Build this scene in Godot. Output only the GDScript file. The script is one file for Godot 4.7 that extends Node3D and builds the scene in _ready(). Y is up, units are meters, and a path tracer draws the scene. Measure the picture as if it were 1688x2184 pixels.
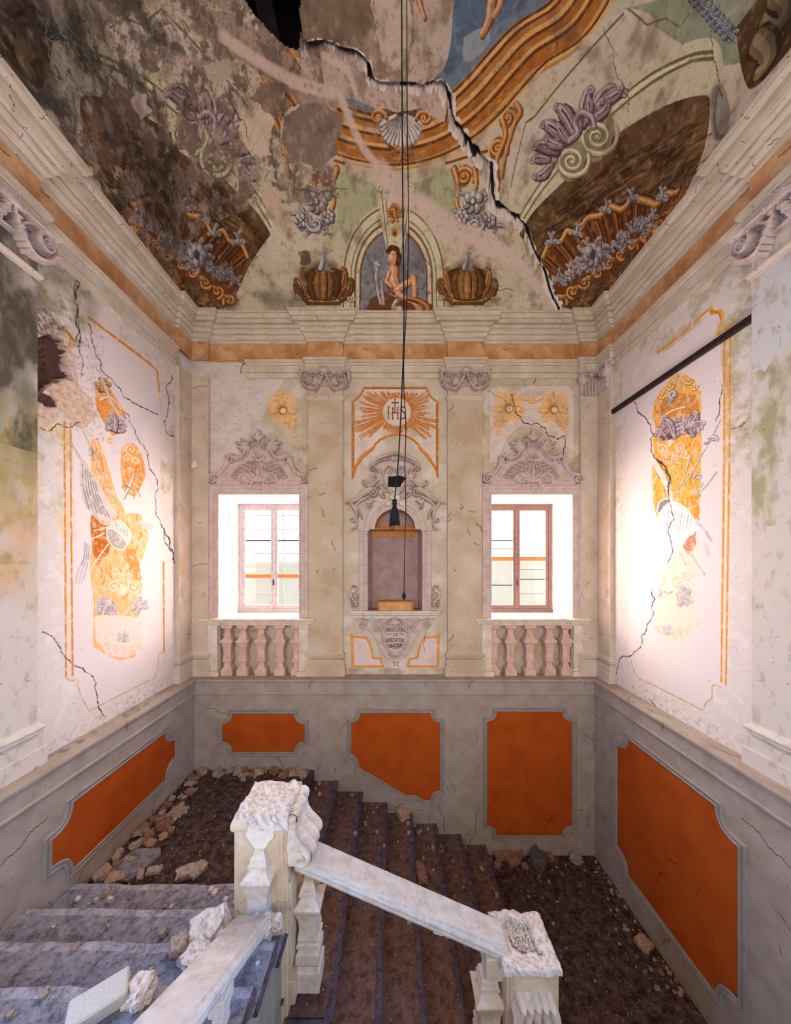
extends Node3D
# A derelict baroque stairwell. Lengths below are in units of S metres, measured from the eye point
# (x to the right, y up, z into the room towards the window wall); V() turns them into metres, floor of the lower landing at y = 0.
const S := 0.0064
const EY := 612.0
const WX := 436.0       # upper side walls
const WZ := 700.0       # upper window wall
const DX := 412.0       # dado, side walls
const DZ := 676.0       # dado, window wall
const FZ := -300.0      # wall behind
const CZ := 200.0       # middle of the room
const CA := 404.0       # half width and half length of the vault
const CB := 468.0
const CH := 503.0       # springing and rise of the vault
const CR := 240.0
const FLOOR_Y := -612.0
const LAND_Y := -436.0
const RISE := 22.0
const GO := 50.4

static func V(x: float, y: float, z: float) -> Vector3:
	return Vector3(x * S, (y + EY) * S, -z * S)

static func VV(p: Vector3) -> Vector3:
	return Vector3(p.x * S, (p.y + EY) * S, -p.z * S)


# ---------------------------------------------------------------- curves and the form of the vault
class U:
	static func VV(p: Vector3) -> Vector3:
		return Vector3(p.x * S, (p.y + EY) * S, -p.z * S)
	static func cr(pts: PackedVector2Array, per := 8) -> PackedVector2Array:
		# Catmull-Rom curve through the points
		var out := PackedVector2Array()
		var n := pts.size()
		for i in n - 1:
			var a: Vector2 = pts[maxi(i - 1, 0)]
			var b: Vector2 = pts[i]
			var c: Vector2 = pts[i + 1]
			var d: Vector2 = pts[mini(i + 2, n - 1)]
			for k in per:
				out.append(b.cubic_interpolate(c, a, d, float(k) / per))
		out.append(pts[n - 1])
		return out

	static func P(l: Array) -> PackedVector2Array:
		var out := PackedVector2Array()
		for i in range(0, l.size(), 2):
			out.append(Vector2(l[i], l[i + 1]))
		return out

	static func vault(x: float, z: float) -> float:
		var u := clampf(absf(x) / CA, 0.0, 1.0)
		var w := clampf(absf(z - CZ) / CB, 0.0, 1.0)
		u *= u; w *= w
		return CH + CR * sqrt((1.0 - u * u) * (1.0 - w * w))

	static var run_x := PackedFloat32Array()   # length along the vault's cross-section, from the middle out, at 256 steps
	static var run_z := PackedFloat32Array()
	static func prepare_runs() -> void:
		run_x = PackedFloat32Array([0.0])
		run_z = PackedFloat32Array([0.0])
		for i in 256:
			var a := i / 256.0
			var b := (i + 1) / 256.0
			var ha := CR * sqrt(1.0 - a ** 4)
			var hb := CR * sqrt(1.0 - b ** 4)
			run_x.append(run_x[i] + Vector2(CA / 256.0, ha - hb).length())
			run_z.append(run_z[i] + Vector2(CB / 256.0, ha - hb).length())

	static func along(run: PackedFloat32Array, u: float) -> float:
		var t := clampf(u, 0.0, 1.0) * 256.0
		var i := mini(int(t), 255)
		return lerpf(run[i], run[i + 1], t - i)

	static func back_along(run: PackedFloat32Array, s: float) -> float:
		var lo := 0
		var hi := 256
		while hi - lo > 1:
			var m := (lo + hi) / 2
			if run[m] <= s:
				lo = m
			else:
				hi = m
		return (lo + clampf((s - run[lo]) / maxf(run[hi] - run[lo], 1e-6), 0.0, 1.0)) / 256.0

	# where the line of sight through a point measured on the photograph meets the vault: (x, z)
	static func sight_vault(px: float, py: float) -> Vector2:
		var dx := (px - 842.0) / 700.0
		var dy := (1191.0 - py) / 700.0
		var z := 5.0
		while z < 680.0 and dy * z < vault(dx * z, z):
			z += 12.0
		var lo := z - 12.0
		var hi := z
		for i in 10:
			var m := (lo + hi) * 0.5
			if dy * m < vault(dx * m, m):
				lo = m
			else:
				hi = m
		return Vector2(dx * hi, hi)


static func cr(pts: PackedVector2Array, per := 8) -> PackedVector2Array:
	return U.cr(pts, per)
static func P(l: Array) -> PackedVector2Array:
	return U.P(l)
static func vault(x: float, z: float) -> float:
	return U.vault(x, z)
static func sight_vault(px: float, py: float) -> Vector2:
	return U.sight_vault(px, py)

# ---------------------------------------------------------------- meshes
class MB:
	var v := PackedVector3Array()
	var uv := PackedVector2Array()
	var own_uv := false
	func tri(a: Vector3, b: Vector3, c: Vector3, ua := Vector2.ZERO, ub := Vector2.ZERO, uc := Vector2.ZERO) -> void:
		v.append(a); v.append(b); v.append(c)
		uv.append(ua); uv.append(ub); uv.append(uc)
	func quad(a: Vector3, b: Vector3, c: Vector3, d: Vector3, ua := Vector2.ZERO, ub := Vector2.ZERO, uc := Vector2.ZERO, ud := Vector2.ZERO) -> void:
		tri(a, b, c, ua, ub, uc)
		tri(a, c, d, ua, uc, ud)
	func box(x0: float, x1: float, y0: float, y1: float, z0: float, z1: float, b := 0.0) -> void:
		# a box whose edges are chamfered by b
		var c := Vector3(x0 + x1, y0 + y1, z0 + z1) * 0.5
		var h := Vector3(absf(x1 - x0), absf(y1 - y0), absf(z1 - z0)) * 0.5
		hull(c, h, minf(b, minf(h.x, minf(h.y, h.z)) * 0.9), Basis())
	func hull(c: Vector3, h: Vector3, b: float, r: Basis) -> void:
		var ax := [Vector3.RIGHT, Vector3.UP, Vector3.BACK]
		for k in 3:
			var n: Vector3 = ax[k]
			var u: Vector3 = ax[(k + 1) % 3]
			var w: Vector3 = ax[(k + 2) % 3]
			var hn: float = h[k]
			var hu: float = h[(k + 1) % 3] - b
			var hw: float = h[(k + 2) % 3] - b
			for s: float in [-1.0, 1.0]:
				var o: Vector3 = n * hn * s
				quad(c + r * (o - u * hu - w * hw), c + r * (o + u * hu * s - w * hw * s), c + r * (o + u * hu + w * hw), c + r * (o - u * hu * s + w * hw * s))
				if b > 0.0:
					for t: float in [-1.0, 1.0]:
						# edge strip between face n*s and face u*t
						var e0: Vector3 = n * hn * s + u * hu * t
						var e1: Vector3 = n * (hn - b) * s + u * h[(k + 1) % 3] * t
						quad(c + r * (e0 - w * hw), c + r * (e0 + w * hw), c + r * (e1 + w * hw), c + r * (e1 - w * hw))
		if b > 0.0:
			for sx: float in [-1.0, 1.0]:
				for sy: float in [-1.0, 1.0]:
					for sz: float in [-1.0, 1.0]:
						var q := Vector3(sx, sy, sz)
						tri(c + r * (q * Vector3(h.x, h.y - b, h.z - b)), c + r * (q * Vector3(h.x - b, h.y, h.z - b)), c + r * (q * Vector3(h.x - b, h.y - b, h.z)))
	# sweep a profile of (out, height) points along a plan path of (x, z) points; the profile lies to the right of the way
	func mould(profile: PackedVector2Array, path: PackedVector2Array, closed := false, caps := true) -> void:
		var n := path.size()
		var offs := PackedVector2Array()
		for i in n:
			var a: Vector2 = path[(i - 1 + n) % n]
			var b: Vector2 = path[i]
			var c: Vector2 = path[(i + 1) % n]
			var d0 := (b - a).normalized()
			var d1 := (c - b).normalized()
			if not closed and i == 0:
				d0 = d1
			if not closed and i == n - 1:
				d1 = d0
			var n0 := Vector2(d0.y, -d0.x)
			var n1 := Vector2(d1.y, -d1.x)
			var m := n0 + n1
			offs.append(m / maxf(0.2, m.dot(n0)))
		var last := n if closed else n - 1
		for i in last:
			var j := (i + 1) % n
			for k in profile.size() - 1:
				var p: Vector2 = profile[k]
				var q: Vector2 = profile[k + 1]
				var a2: Vector2 = path[i] + offs[i] * p.x
				var b2: Vector2 = path[j] + offs[j] * p.x
				var c2: Vector2 = path[j] + offs[j] * q.x
				var d2: Vector2 = path[i] + offs[i] * q.x
				quad(Vector3(a2.x, p.y, a2.y), Vector3(b2.x, p.y, b2.y), Vector3(c2.x, q.y, c2.y), Vector3(d2.x, q.y, d2.y))
		if caps and not closed:
			var t := Geometry2D.triangulate_polygon(profile)
			for e in [0, n - 1]:
				for k in range(0, t.size(), 3):
					var w := []
					for g in 3:
						var p2: Vector2 = profile[t[k + g]]
						var at: Vector2 = path[e] + offs[e] * p2.x
						w.append(Vector3(at.x, p2.y, at.y))
					tri(w[0], w[1], w[2])
	# a frame: the profile (across, proud) swept round a closed outline that lies in the plane (origin, ux, uy), proud towards n
	func frame(outline: PackedVector2Array, profile: PackedVector2Array, o: Vector3, ux: Vector3, uy: Vector3, nn: Vector3, closed := true) -> void:
		var n := outline.size()
		var offs := PackedVector2Array()
		for i in n:
			var a: Vector2 = outline[(i - 1 + n) % n]
			var b: Vector2 = outline[i]
			var c: Vector2 = outline[(i + 1) % n]
			var d0 := (b - a).normalized()
			var d1 := (c - b).normalized()
			if not closed and i == 0:
				d0 = d1
			if not closed and i == n - 1:
				d1 = d0
			var n0 := Vector2(d0.y, -d0.x)
			var n1 := Vector2(d1.y, -d1.x)
			var m := n0 + n1
			offs.append(m / maxf(0.5, m.dot(n0)))
		for i in (n if closed else n - 1):
			var j := (i + 1) % n
			for k in profile.size() - 1:
				var p: Vector2 = profile[k]
				var q: Vector2 = profile[k + 1]
				var a2: Vector2 = outline[i] + offs[i] * p.x
				var b2: Vector2 = outline[j] + offs[j] * p.x
				var c2: Vector2 = outline[j] + offs[j] * q.x
				var d2: Vector2 = outline[i] + offs[i] * q.x
				quad(o + ux * a2.x + uy * a2.y + nn * p.y, o + ux * b2.x + uy * b2.y + nn * p.y, o + ux * c2.x + uy * c2.y + nn * q.y, o + ux * d2.x + uy * d2.y + nn * q.y)
	# a slab with a polygon outline
	func slab(outline: PackedVector2Array, o: Vector3, ux: Vector3, uy: Vector3, nn: Vector3, t0: float, t1: float) -> void:
		var t := Geometry2D.triangulate_polygon(outline)
		for k in range(0, t.size(), 3):
			var a: Vector2 = outline[t[k]]
			var b: Vector2 = outline[t[k + 1]]
			var c: Vector2 = outline[t[k + 2]]
			tri(o + ux * a.x + uy * a.y + nn * t1, o + ux * b.x + uy * b.y + nn * t1, o + ux * c.x + uy * c.y + nn * t1)
			tri(o + ux * a.x + uy * a.y + nn * t0, o + ux * c.x + uy * c.y + nn * t0, o + ux * b.x + uy * b.y + nn * t0)
		for i in outline.size():
			var p: Vector2 = outline[i]
			var q: Vector2 = outline[(i + 1) % outline.size()]
			quad(o + ux * p.x + uy * p.y + nn * t0, o + ux * q.x + uy * q.y + nn * t0, o + ux * q.x + uy * q.y + nn * t1, o + ux * p.x + uy * p.y + nn * t1)
	# profile of (half width, height) points turned round as an n-sided column; n = 4 gives a square baluster
	func turned(profile: PackedVector2Array, c: Vector3, n: int, phase := 0.0, sx := 1.0, sz := 1.0) -> void:
		var k2 := 1.0 / cos(PI / n)
		for k in profile.size() - 1:
			for i in n:
				var w := []
				for g in [[i, k], [i + 1, k], [i + 1, k + 1], [i, k + 1]]:
					var ang: float = TAU * (g[0] + 0.5) / n + phase
					var p: Vector2 = profile[g[1]]
					w.append(c + Vector3(cos(ang) * p.x * k2 * sx, p.y, sin(ang) * p.x * k2 * sz))
				quad(w[0], w[1], w[2], w[3])
		for e in [0, profile.size() - 1]:
			for i in range(1, n - 1):
				var w2 := []
				for g2 in [0, i, i + 1]:
					var ang2: float = TAU * (g2 + 0.5) / n + phase
					w2.append(c + Vector3(cos(ang2) * profile[e].x * k2 * sx, profile[e].y, sin(ang2) * profile[e].x * k2 * sz))
				tri(w2[0], w2[1], w2[2])
	func tube(pts: PackedVector3Array, r0: float, r1: float, n := 6) -> void:
		var rings := []
		var up := Vector3(0.13, 0.2, 0.97)
		for i in pts.size():
			var d: Vector3 = (pts[mini(i + 1, pts.size() - 1)] - pts[maxi(i - 1, 0)]).normalized()
			var a := d.cross(up if absf(d.dot(up)) < 0.95 else Vector3.RIGHT).normalized()
			var b := d.cross(a)
			var r := lerpf(r0, r1, float(i) / maxi(1, pts.size() - 1))
			var ring := []
			for k in n:
				ring.append(pts[i] + (a * cos(TAU * k / n) + b * sin(TAU * k / n)) * r)
			rings.append(ring)
		for i in pts.size() - 1:
			for k in n:
				quad(rings[i][k], rings[i][(k + 1) % n], rings[i + 1][(k + 1) % n], rings[i + 1][k])
		for e in [0, pts.size() - 1]:
			for k in range(1, n - 1):
				tri(rings[e][0], rings[e][k], rings[e][k + 1])
	# o: the point (in units) that becomes the mesh's origin
	func finish(o: Vector3, smooth := 0.0) -> ArrayMesh:
		var n := v.size()
		var wv := PackedVector3Array(); wv.resize(n)
		var nor := PackedVector3Array(); nor.resize(n)
		for i in n:
			var p: Vector3 = v[i] - o
			wv[i] = Vector3(p.x * S, p.y * S, -p.z * S)
		for i in range(0, n, 3):
			var f := (wv[i + 1] - wv[i]).cross(wv[i + 2] - wv[i])
			nor[i] = f; nor[i + 1] = f; nor[i + 2] = f
			if not own_uv:
				# laid out in metres on the plane the face looks along
				var a := f.abs()
				for k in 3:
					var p: Vector3 = U.VV(v[i + k]) if o != Vector3.ZERO else v[i + k] * 0.07
					uv[i + k] = Vector2(p.z, -p.y) if a.x >= a.y and a.x >= a.z else (Vector2(p.x, p.z) if a.y >= a.z else Vector2(p.x, -p.y))
		if smooth > 0.0:
			var at := {}
			var keys: Array[Vector3i] = []
			keys.resize(n)
			for i in n:
				var key := Vector3i((v[i] * 40.0).round())
				keys[i] = key
				if at.has(key):
					at[key].append(nor[i])
				else:
					at[key] = [nor[i]]
			var lim := cos(deg_to_rad(smooth))
			var out := PackedVector3Array(); out.resize(n)
			for i in n:
				var me: Vector3 = nor[i]
				var u := me.normalized()
				var sum := Vector3.ZERO
				for f2 in at[keys[i]]:
					if u.dot(f2.normalized()) > lim:
						sum += f2
				out[i] = sum.normalized() if sum.length_squared() > 1e-20 else Vector3.UP
			nor = out
		else:
			for i in n:
				nor[i] = nor[i].normalized() if nor[i].length_squared() > 1e-24 else Vector3.UP
		var idx := PackedInt32Array(); idx.resize(n)
		for i in range(0, n, 3):
			idx[i] = i; idx[i + 1] = i + 2; idx[i + 2] = i + 1
		var arr := []
		arr.resize(Mesh.ARRAY_MAX)
		arr[Mesh.ARRAY_VERTEX] = wv
		arr[Mesh.ARRAY_NORMAL] = nor
		arr[Mesh.ARRAY_TEX_UV] = uv
		arr[Mesh.ARRAY_INDEX] = idx
		var m := ArrayMesh.new()
		m.add_surface_from_arrays(Mesh.PRIMITIVE_TRIANGLES, arr)
		return m

# an indexed, smoothly shaded sheet
class Sheet:
	var v := PackedVector3Array()
	var uv := PackedVector2Array()
	var idx := PackedInt32Array()
	var level := false
	func finish(o: Vector3) -> ArrayMesh:
		var n := v.size()
		var wv := PackedVector3Array(); wv.resize(n)
		var nor := PackedVector3Array(); nor.resize(n)
		var lay := uv.size() != n
		if lay:
			uv.resize(n)
		for i in n:
			var p: Vector3 = v[i] - o
			wv[i] = Vector3(p.x * S, p.y * S, -p.z * S)
			if lay:
				var q: Vector3 = wv[i] + U.VV(o)
				uv[i] = Vector2(q.x + q.y * 0.8, q.z + q.y * 0.6) if level else Vector2(q.x + q.z, -q.y)
		for i in range(0, idx.size(), 3):
			var a := idx[i]; var b := idx[i + 2]; var c := idx[i + 1]
			var f := (wv[b] - wv[a]).cross(wv[c] - wv[a])
			nor[a] += f; nor[b] += f; nor[c] += f
		for i in n:
			nor[i] = nor[i].normalized() if nor[i].length_squared() > 1e-24 else Vector3.UP
		var arr := []
		arr.resize(Mesh.ARRAY_MAX)
		arr[Mesh.ARRAY_VERTEX] = wv
		arr[Mesh.ARRAY_NORMAL] = nor
		arr[Mesh.ARRAY_TEX_UV] = uv
		arr[Mesh.ARRAY_INDEX] = idx
		var m := ArrayMesh.new()
		m.add_surface_from_arrays(Mesh.PRIMITIVE_TRIANGLES, arr)
		return m

# ---------------------------------------------------------------- naming
func put(called: String, mesh: Mesh, mat: Material, o: Vector3, parent: Node3D = null) -> MeshInstance3D:
	var m := MeshInstance3D.new()
	m.name = called
	m.mesh = mesh
	m.material_override = mat
	if parent == null:
		m.position = VV(o)
		m.name = numbered(called)
		add_child(m, true)
	else:
		var po: Vector3 = parent.get_meta("at_units")
		m.position = Vector3(o.x - po.x, o.y - po.y, -(o.z - po.z)) * S
		parent.add_child(m, true)
	m.set_meta("at_units", o)
	return m

var used_names := {}
func numbered(n: String) -> String:
	var k: int = used_names.get(n, 0)
	used_names[n] = k + 1
	return n if k == 0 else "%s_%03d" % [n, k]

func thing(called: String, label: String, category: String, o: Vector3, group := "") -> Node3D:
	var t := Node3D.new()
	t.name = numbered(called)
	t.position = VV(o)
	t.set_meta("at_units", o)
	add_child(t, true)
	tag(t, label, category, group)
	return t

func tag(t: Node3D, label: String, category: String, group := "") -> void:
	t.set_meta("label", label)
	t.set_meta("category", category)
	if group != "":
		t.set_meta("group", group)

func struct(called: String, mesh: Mesh, mat: Material, o: Vector3, label := "") -> MeshInstance3D:
	var m := put(called, mesh, mat, o)
	m.set_meta("kind", "structure")
	if label != "":
		m.set_meta("label", label)
	return m


var M := {}

func _ready() -> void:
	# ---- camera, sky, daylight, exposure
	var cam := Camera3D.new()
	cam.name = "camera"
	cam.projection = Camera3D.PROJECTION_FRUSTUM
	cam.near = 0.05
	cam.far = 200.0
	cam.size = 2184.0 / 700.0 * cam.near
	cam.frustum_offset = Vector2(2.0, 99.0) / 700.0 * cam.near
	cam.position = V(0, 0, 0)
	add_child(cam)
	cam.current = true
	var env := Environment.new()
	var sky := Sky.new()
	var sm := ProceduralSkyMaterial.new()
	sm.sky_top_color = Color(0.86, 0.93, 1.0)
	sm.sky_horizon_color = Color(1.0, 0.99, 0.97)
	sm.ground_horizon_color = Color(0.97, 1.0, 0.92)
	sm.ground_bottom_color = Color(0.90, 0.96, 0.82)
	sm.sky_energy_multiplier = 1.0
	sm.ground_energy_multiplier = 0.5
	sky.sky_material = sm
	env.background_mode = Environment.BG_SKY
	env.sky = sky
	env.background_energy_multiplier = 2.0
	env.tonemap_mode = Environment.TONE_MAPPER_LINEAR
	env.tonemap_exposure = 0.87
	env.sdfgi_enabled = true
	env.ssao_enabled = true
	env.ssil_enabled = true
	var we := WorldEnvironment.new()
	we.name = "sky"
	we.environment = env
	add_child(we)
	# daylight through the two windows of the window wall, and through three unseen openings placed behind the viewer to light the room
	daylight("daylight_window", Vector3(-287, 4, 810), Vector2(168, 256), PI, Color(1.0, 0.955, 0.955), 31.0)
	daylight("daylight_window", Vector3(291, 4, 810), Vector2(168, 256), PI, Color(1.0, 0.955, 0.955), 31.0)
	for x: float in FRONT_X:
		daylight("unseen_rear_daylight", Vector3(x, 65, FZ - 70), Vector2(150, 470), 0.0, Color(1.0, 0.975, 0.95), 9.5)
	for side: float in [-1.0, 1.0]:  # unseen side openings, placed to light the near steps and dado cool
		daylight("unseen_side_daylight", Vector3(side * 530, -80, 95), Vector2(145, 285), side * PI / 2.0, Color(0.48, 0.72, 1.0), 21.0)
	# ---- the place
	U.prepare_runs()
	make_tiles()
	make_materials()
	build_shell()
	build_vault()
	build_mouldings()
	build_windows()
	build_stairs()
	build_orders()
	build_dado()
	build_niche()
	build_small()

const SIDE_Z := [20.0, 170.0]   # unseen openings in the side walls, placed to light the near steps and dado
const FRONT_X := [-270.0, 0.0, 270.0]

func daylight(called: String, at: Vector3, size: Vector2, turn: float, c: Color, e: float) -> void:
	var l := AreaLight3D.new()
	l.name = called
	l.area_size = size * S
	l.area_range = 30.0
	l.area_attenuation = 2.0
	l.light_color = c
	l.light_energy = e
	l.shadow_enabled = true
	l.position = VV(at)
	l.rotation.y = turn
	add_child(l, true)

# ---------------------------------------------------------------- painting on walls
class Cv:
	var im: Image
	var w: int
	var h: int
	var mode := 4
	var k := 1.0
	var grid := PackedVector2Array()
	var brushes := {}
	var strips := {}
	var rng := RandomNumberGenerator.new()
	func _init(ww: int, hh: int, c: Color) -> void:
		w = ww; h = hh
		im = Image.create(w, h, false, Image.FORMAT_RGBA8)
		im.fill(c)
		rng.seed = 11
	# a place measured on the photograph, as a place on the painted surface
	func m(p: Vector2) -> Vector2:
		match mode:
			0:
				return Vector2((p.x - 406.0) * k, (p.y - 686.0) * k)
			1:
				var z := 700.0 * 436.0 / maxf(842.0 - p.x, 1.0)
				return Vector2((z - 385.0) * k, (420.0 - (1191.0 - p.y) * z / 700.0) * k)
			2:
				var z2 := 700.0 * 436.0 / maxf(p.x - 842.0, 1.0)
				return Vector2((700.0 - z2) * k, (420.0 - (1191.0 - p.y) * z2 / 700.0) * k)
			3:
				var gx := clampf((p.x + 64.0) / 16.0, 0.0, 113.9)
				var gy := clampf((p.y + 64.0) / 16.0, 0.0, 45.9)
				var i := int(gx)
				var j := int(gy)
				var a: Vector2 = grid[j * 116 + i].lerp(grid[j * 116 + i + 1], gx - i)
				var b: Vector2 = grid[(j + 1) * 116 + i].lerp(grid[(j + 1) * 116 + i + 1], gx - i)
				return a.lerp(b, gy - j)
		return p * k
	func ms(pts: PackedVector2Array) -> PackedVector2Array:
		var out := PackedVector2Array()
		for p in pts:
			out.append(m(p))
		return out
	func scale_at(p: Vector2) -> float:
		var o := m(p)
		return 0.5 * ((m(p + Vector2(3, 0)) - o).length() + (m(p + Vector2(0, 3)) - o).length()) / 3.0
	func prepare_grid(kk: float) -> void:
		k = kk
		mode = 3
		for j in 47:
			for i in 116:
				var q: Vector2 = preload_sight(i * 16.0 - 64.0, j * 16.0 - 64.0)
				grid.append(q)
	func preload_sight(x: float, y: float) -> Vector2:
		var q := U.sight_vault(x, y)
		var su := signf(q.x) * U.along(U.run_x, absf(q.x) / CA)
		var sv := U.along(U.run_z, absf(q.y - CZ) / CB)
		return Vector2((su + U.run_x[256]) * k, (U.run_z[256] - sv) * k)
	func strip(c: Color) -> Image:
		var key := c.to_rgba32()
		if not strips.has(key):
			var s := Image.create(2048, 1, false, Image.FORMAT_RGBA8)
			s.fill(c)
			strips[key] = s
		return strips[key]
	func fill(q: PackedVector2Array, c: Color) -> void:
		var n := q.size()
		var y0 := 1e9
		var y1 := -1e9
		for p in q:
			y0 = minf(y0, p.y)
			y1 = maxf(y1, p.y)
		var st := strip(c)
		for y in range(maxi(0, int(ceil(y0 - 0.5))), mini(h - 1, int(y1 - 0.5)) + 1):
			var yy := y + 0.5
			var xs := PackedFloat32Array()
			var a: Vector2 = q[n - 1]
			for i in n:
				var b: Vector2 = q[i]
				if (a.y <= yy) != (b.y <= yy):
					xs.append(a.x + (yy - a.y) / (b.y - a.y) * (b.x - a.x))
				a = b
			xs.sort()
			for i in range(0, xs.size() - 1, 2):
				var x0 := maxi(0, int(round(xs[i])))
				var x1 := mini(w, int(round(xs[i + 1])))
				if x1 > x0:
					im.blend_rect(st, Rect2i(0, 0, x1 - x0, 1), Vector2i(x0, y))
	func poly(pts: PackedVector2Array, c: Color) -> void:
		fill(ms(pts), c)
	func poly_s(l: Array, c: Color, per := 6) -> void:   # closed smooth outline
		var q := U.P(l)
		q.append(q[0])
		fill(ms(U.cr(q, per)), c)
	func ragged(l: Array, c: Color, amp := 0.14, sd := 1) -> void:
		var q := U.P(l)
		var r := RandomNumberGenerator.new()
		r.seed = sd
		for it in 5:
			var o := PackedVector2Array()
			for i in q.size():
				var a: Vector2 = q[i]
				var b: Vector2 = q[(i + 1) % q.size()]
				o.append(a)
				o.append((a + b) * 0.5 + (b - a).orthogonal() * r.randf_range(-amp, amp))
			q = o
		fill(ms(q), c)
	func brush(r: float, c: Color, soft: float) -> Image:
		var rr := maxf(0.5, snappedf(r, 0.5 if r < 8.0 else (2.0 if r < 40.0 else 8.0)))
		var key := "%s_%s_%s" % [rr, c.to_rgba32(), soft]
		if not brushes.has(key):
			var real := minf(rr, 24.0)
			var s := int(ceil(real * 2.0 + 1.5))
			var b := Image.create(s, s, false, Image.FORMAT_RGBA8)
			var mid := (s - 1) * 0.5
			for y in s:
				for x in s:
					var d := Vector2(x - mid, y - mid).length()
					var a: float
					if soft > 0.0:
						a = clampf((real - d) / (real * soft), 0.0, 1.0)
						a = a * a * (3.0 - 2.0 * a)
					else:
						a = clampf(real - d + 0.5, 0.0, 1.0)
					b.set_pixel(x, y, Color(c.r, c.g, c.b, c.a * a))
			if rr > real:
				b.resize(int(rr * 2.0), int(rr * 2.0), Image.INTERPOLATE_BILINEAR)
			brushes[key] = b
		return brushes[key]
	func dab(p: Vector2, r: float, c: Color, soft := 0.0) -> void:   # on the surface, in its own pixels
		var b := brush(r, c, soft)
		var s := b.get_width()
		im.blend_rect(b, Rect2i(0, 0, s, s), Vector2i(int(round(p.x - s * 0.5)), int(round(p.y - s * 0.5))))
	func spot(x: float, y: float, r: float, c: Color, soft := 1.0) -> void:
		var p := Vector2(x, y)
		dab(m(p), r * scale_at(p), c, soft)
	# one stroke along measured points; the width goes r0 -> r1 (-> r0 when belly)
	func path(q: PackedVector2Array, r0: float, r1: float, c: Color, soft := 0.0, belly := false) -> void:
		var n := q.size()
		if n < 2:
			return
		var sc := scale_at(q[n / 2])
		var prev := m(q[0])
		var carry := 0.0
		for i in range(1, n):
			var b := m(q[i])
			var d := prev.distance_to(b)
			var t := float(i) / (n - 1)
			var r := lerpf(r0, r1, sin(t * PI) if belly else t) * sc
			var step := maxf(0.7, r * (0.3 if soft > 0.0 else 0.45))
			var g := carry
			while g < d:
				dab(prev.lerp(b, g / d), r, c, soft)
				g += step
			carry = g - d
			prev = b
	func line(l: Array, r0: float, r1: float, c: Color, soft := 0.0, belly := false) -> void:
		path(U.cr(U.P(l), 8), r0, r1, c, soft, belly)
	# a rounded stroke painted as relief: dark edge, body, light
	func round_stroke(q: PackedVector2Array, r0: float, r1: float, cs: Array, belly := false) -> void:
		var o := PackedVector2Array()
		var u := PackedVector2Array()
		for p in q:
			o.append(p + Vector2(0.5, 0.7) * maxf(r0, r1) * 0.35)
			u.append(p - Vector2(0.5, 0.7) * maxf(r0, r1) * 0.32)
		path(o, r0 * 1.2, r1 * 1.2, cs[0], 0.0, belly)
		path(q, r0 * 0.92, r1 * 0.92, cs[1], 0.0, belly)
		path(u, r0 * 0.38, r1 * 0.38, cs[2], 0.0, belly)
	func scroll(c: Vector2, r: float, turns: float, dir: float, a0: float, wd: float, cs: Array, inner := 0.15) -> void:
		var q := PackedVector2Array()
		var n := int(turns * 26)
		for i in n + 1:
			var t := float(i) / n
			var rr := lerpf(r, r * inner, pow(t, 0.8))
			var a := a0 + dir * TAU * turns * t
			q.append(c + Vector2(cos(a), sin(a)) * rr)
		round_stroke(q, wd, wd * 0.45, cs)
		spot(c.x, c.y, wd * 0.7, cs[2], 0.3)
	# an acanthus lobe that swells, bends and rolls up at its tip
	func leaf(p: Vector2, a: float, ln: float, wd: float, bend: float, cs: Array, roll := 1.0) -> void:
		var q := PackedVector2Array()
		var at := p
		for i in 11:
			q.append(at)
			at += Vector2.from_angle(a + bend * pow(i / 10.0, 1.5)) * ln / 10.0
		round_stroke(q, wd * 0.55, wd * 1.1, cs, true)
		path(q.slice(1, 9), wd * 0.1, wd * 0.14, cs[0])
		if roll <= 0.0:
			return
		wd *= roll
		var side := 1.0 if bend >= 0.0 else -1.0
		var e := a + bend
		var c := q[10] + Vector2.from_angle(e + side * PI / 2) * wd * 0.55
		var sp := PackedVector2Array()
		for i in 12:
			var t := i / 11.0
			sp.append(c + Vector2.from_angle(e - side * PI / 2 + side * TAU * 0.95 * t) * wd * lerpf(0.75, 0.25, t))
		round_stroke(sp, wd * 0.34, wd * 0.22, cs)
	func spray(p: Vector2, a: float, size: float, n: int, cs: Array, open := 1.2) -> void:
		for i in n:
			var t := float(i) / maxi(1, n - 1) * 2.0 - 1.0
			var sg := 1.0 if t >= 0.0 else -1.0
			leaf(p + Vector2.from_angle(a) * size * 0.1 * (1.0 - absf(t)), a + t * open, size * (0.95 - 0.3 * absf(t)) * rng.randf_range(0.85, 1.1), size * 0.17, sg * (0.7 + 0.9 * absf(t)), cs)
		leaf(p, a, size, size * 0.14, 0.5 if rng.randf() > 0.5 else -0.5, cs)
	func flower(c: Vector2, r: float, n: int, cs: Array) -> void:
		var a0 := rng.randf() * TAU
		for i in n:
			var a := a0 + TAU * i / n
			var q := c + Vector2.from_angle(a) * r * 0.62
			var s := scale_at(c)
			dab(m(q + Vector2(1, 1.5) * r * 0.08), r * 0.44 * s, cs[0])
			dab(m(q), r * 0.36 * s, cs[1])
			dab(m(q - Vector2(0.7, 1) * r * 0.1), r * 0.2 * s, cs[2])
		spot(c.x, c.y, r * 0.3, cs[0], 0.0)
		spot(c.x - r * 0.05, c.y - r * 0.06, r * 0.2, cs[2], 0.0)
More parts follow.
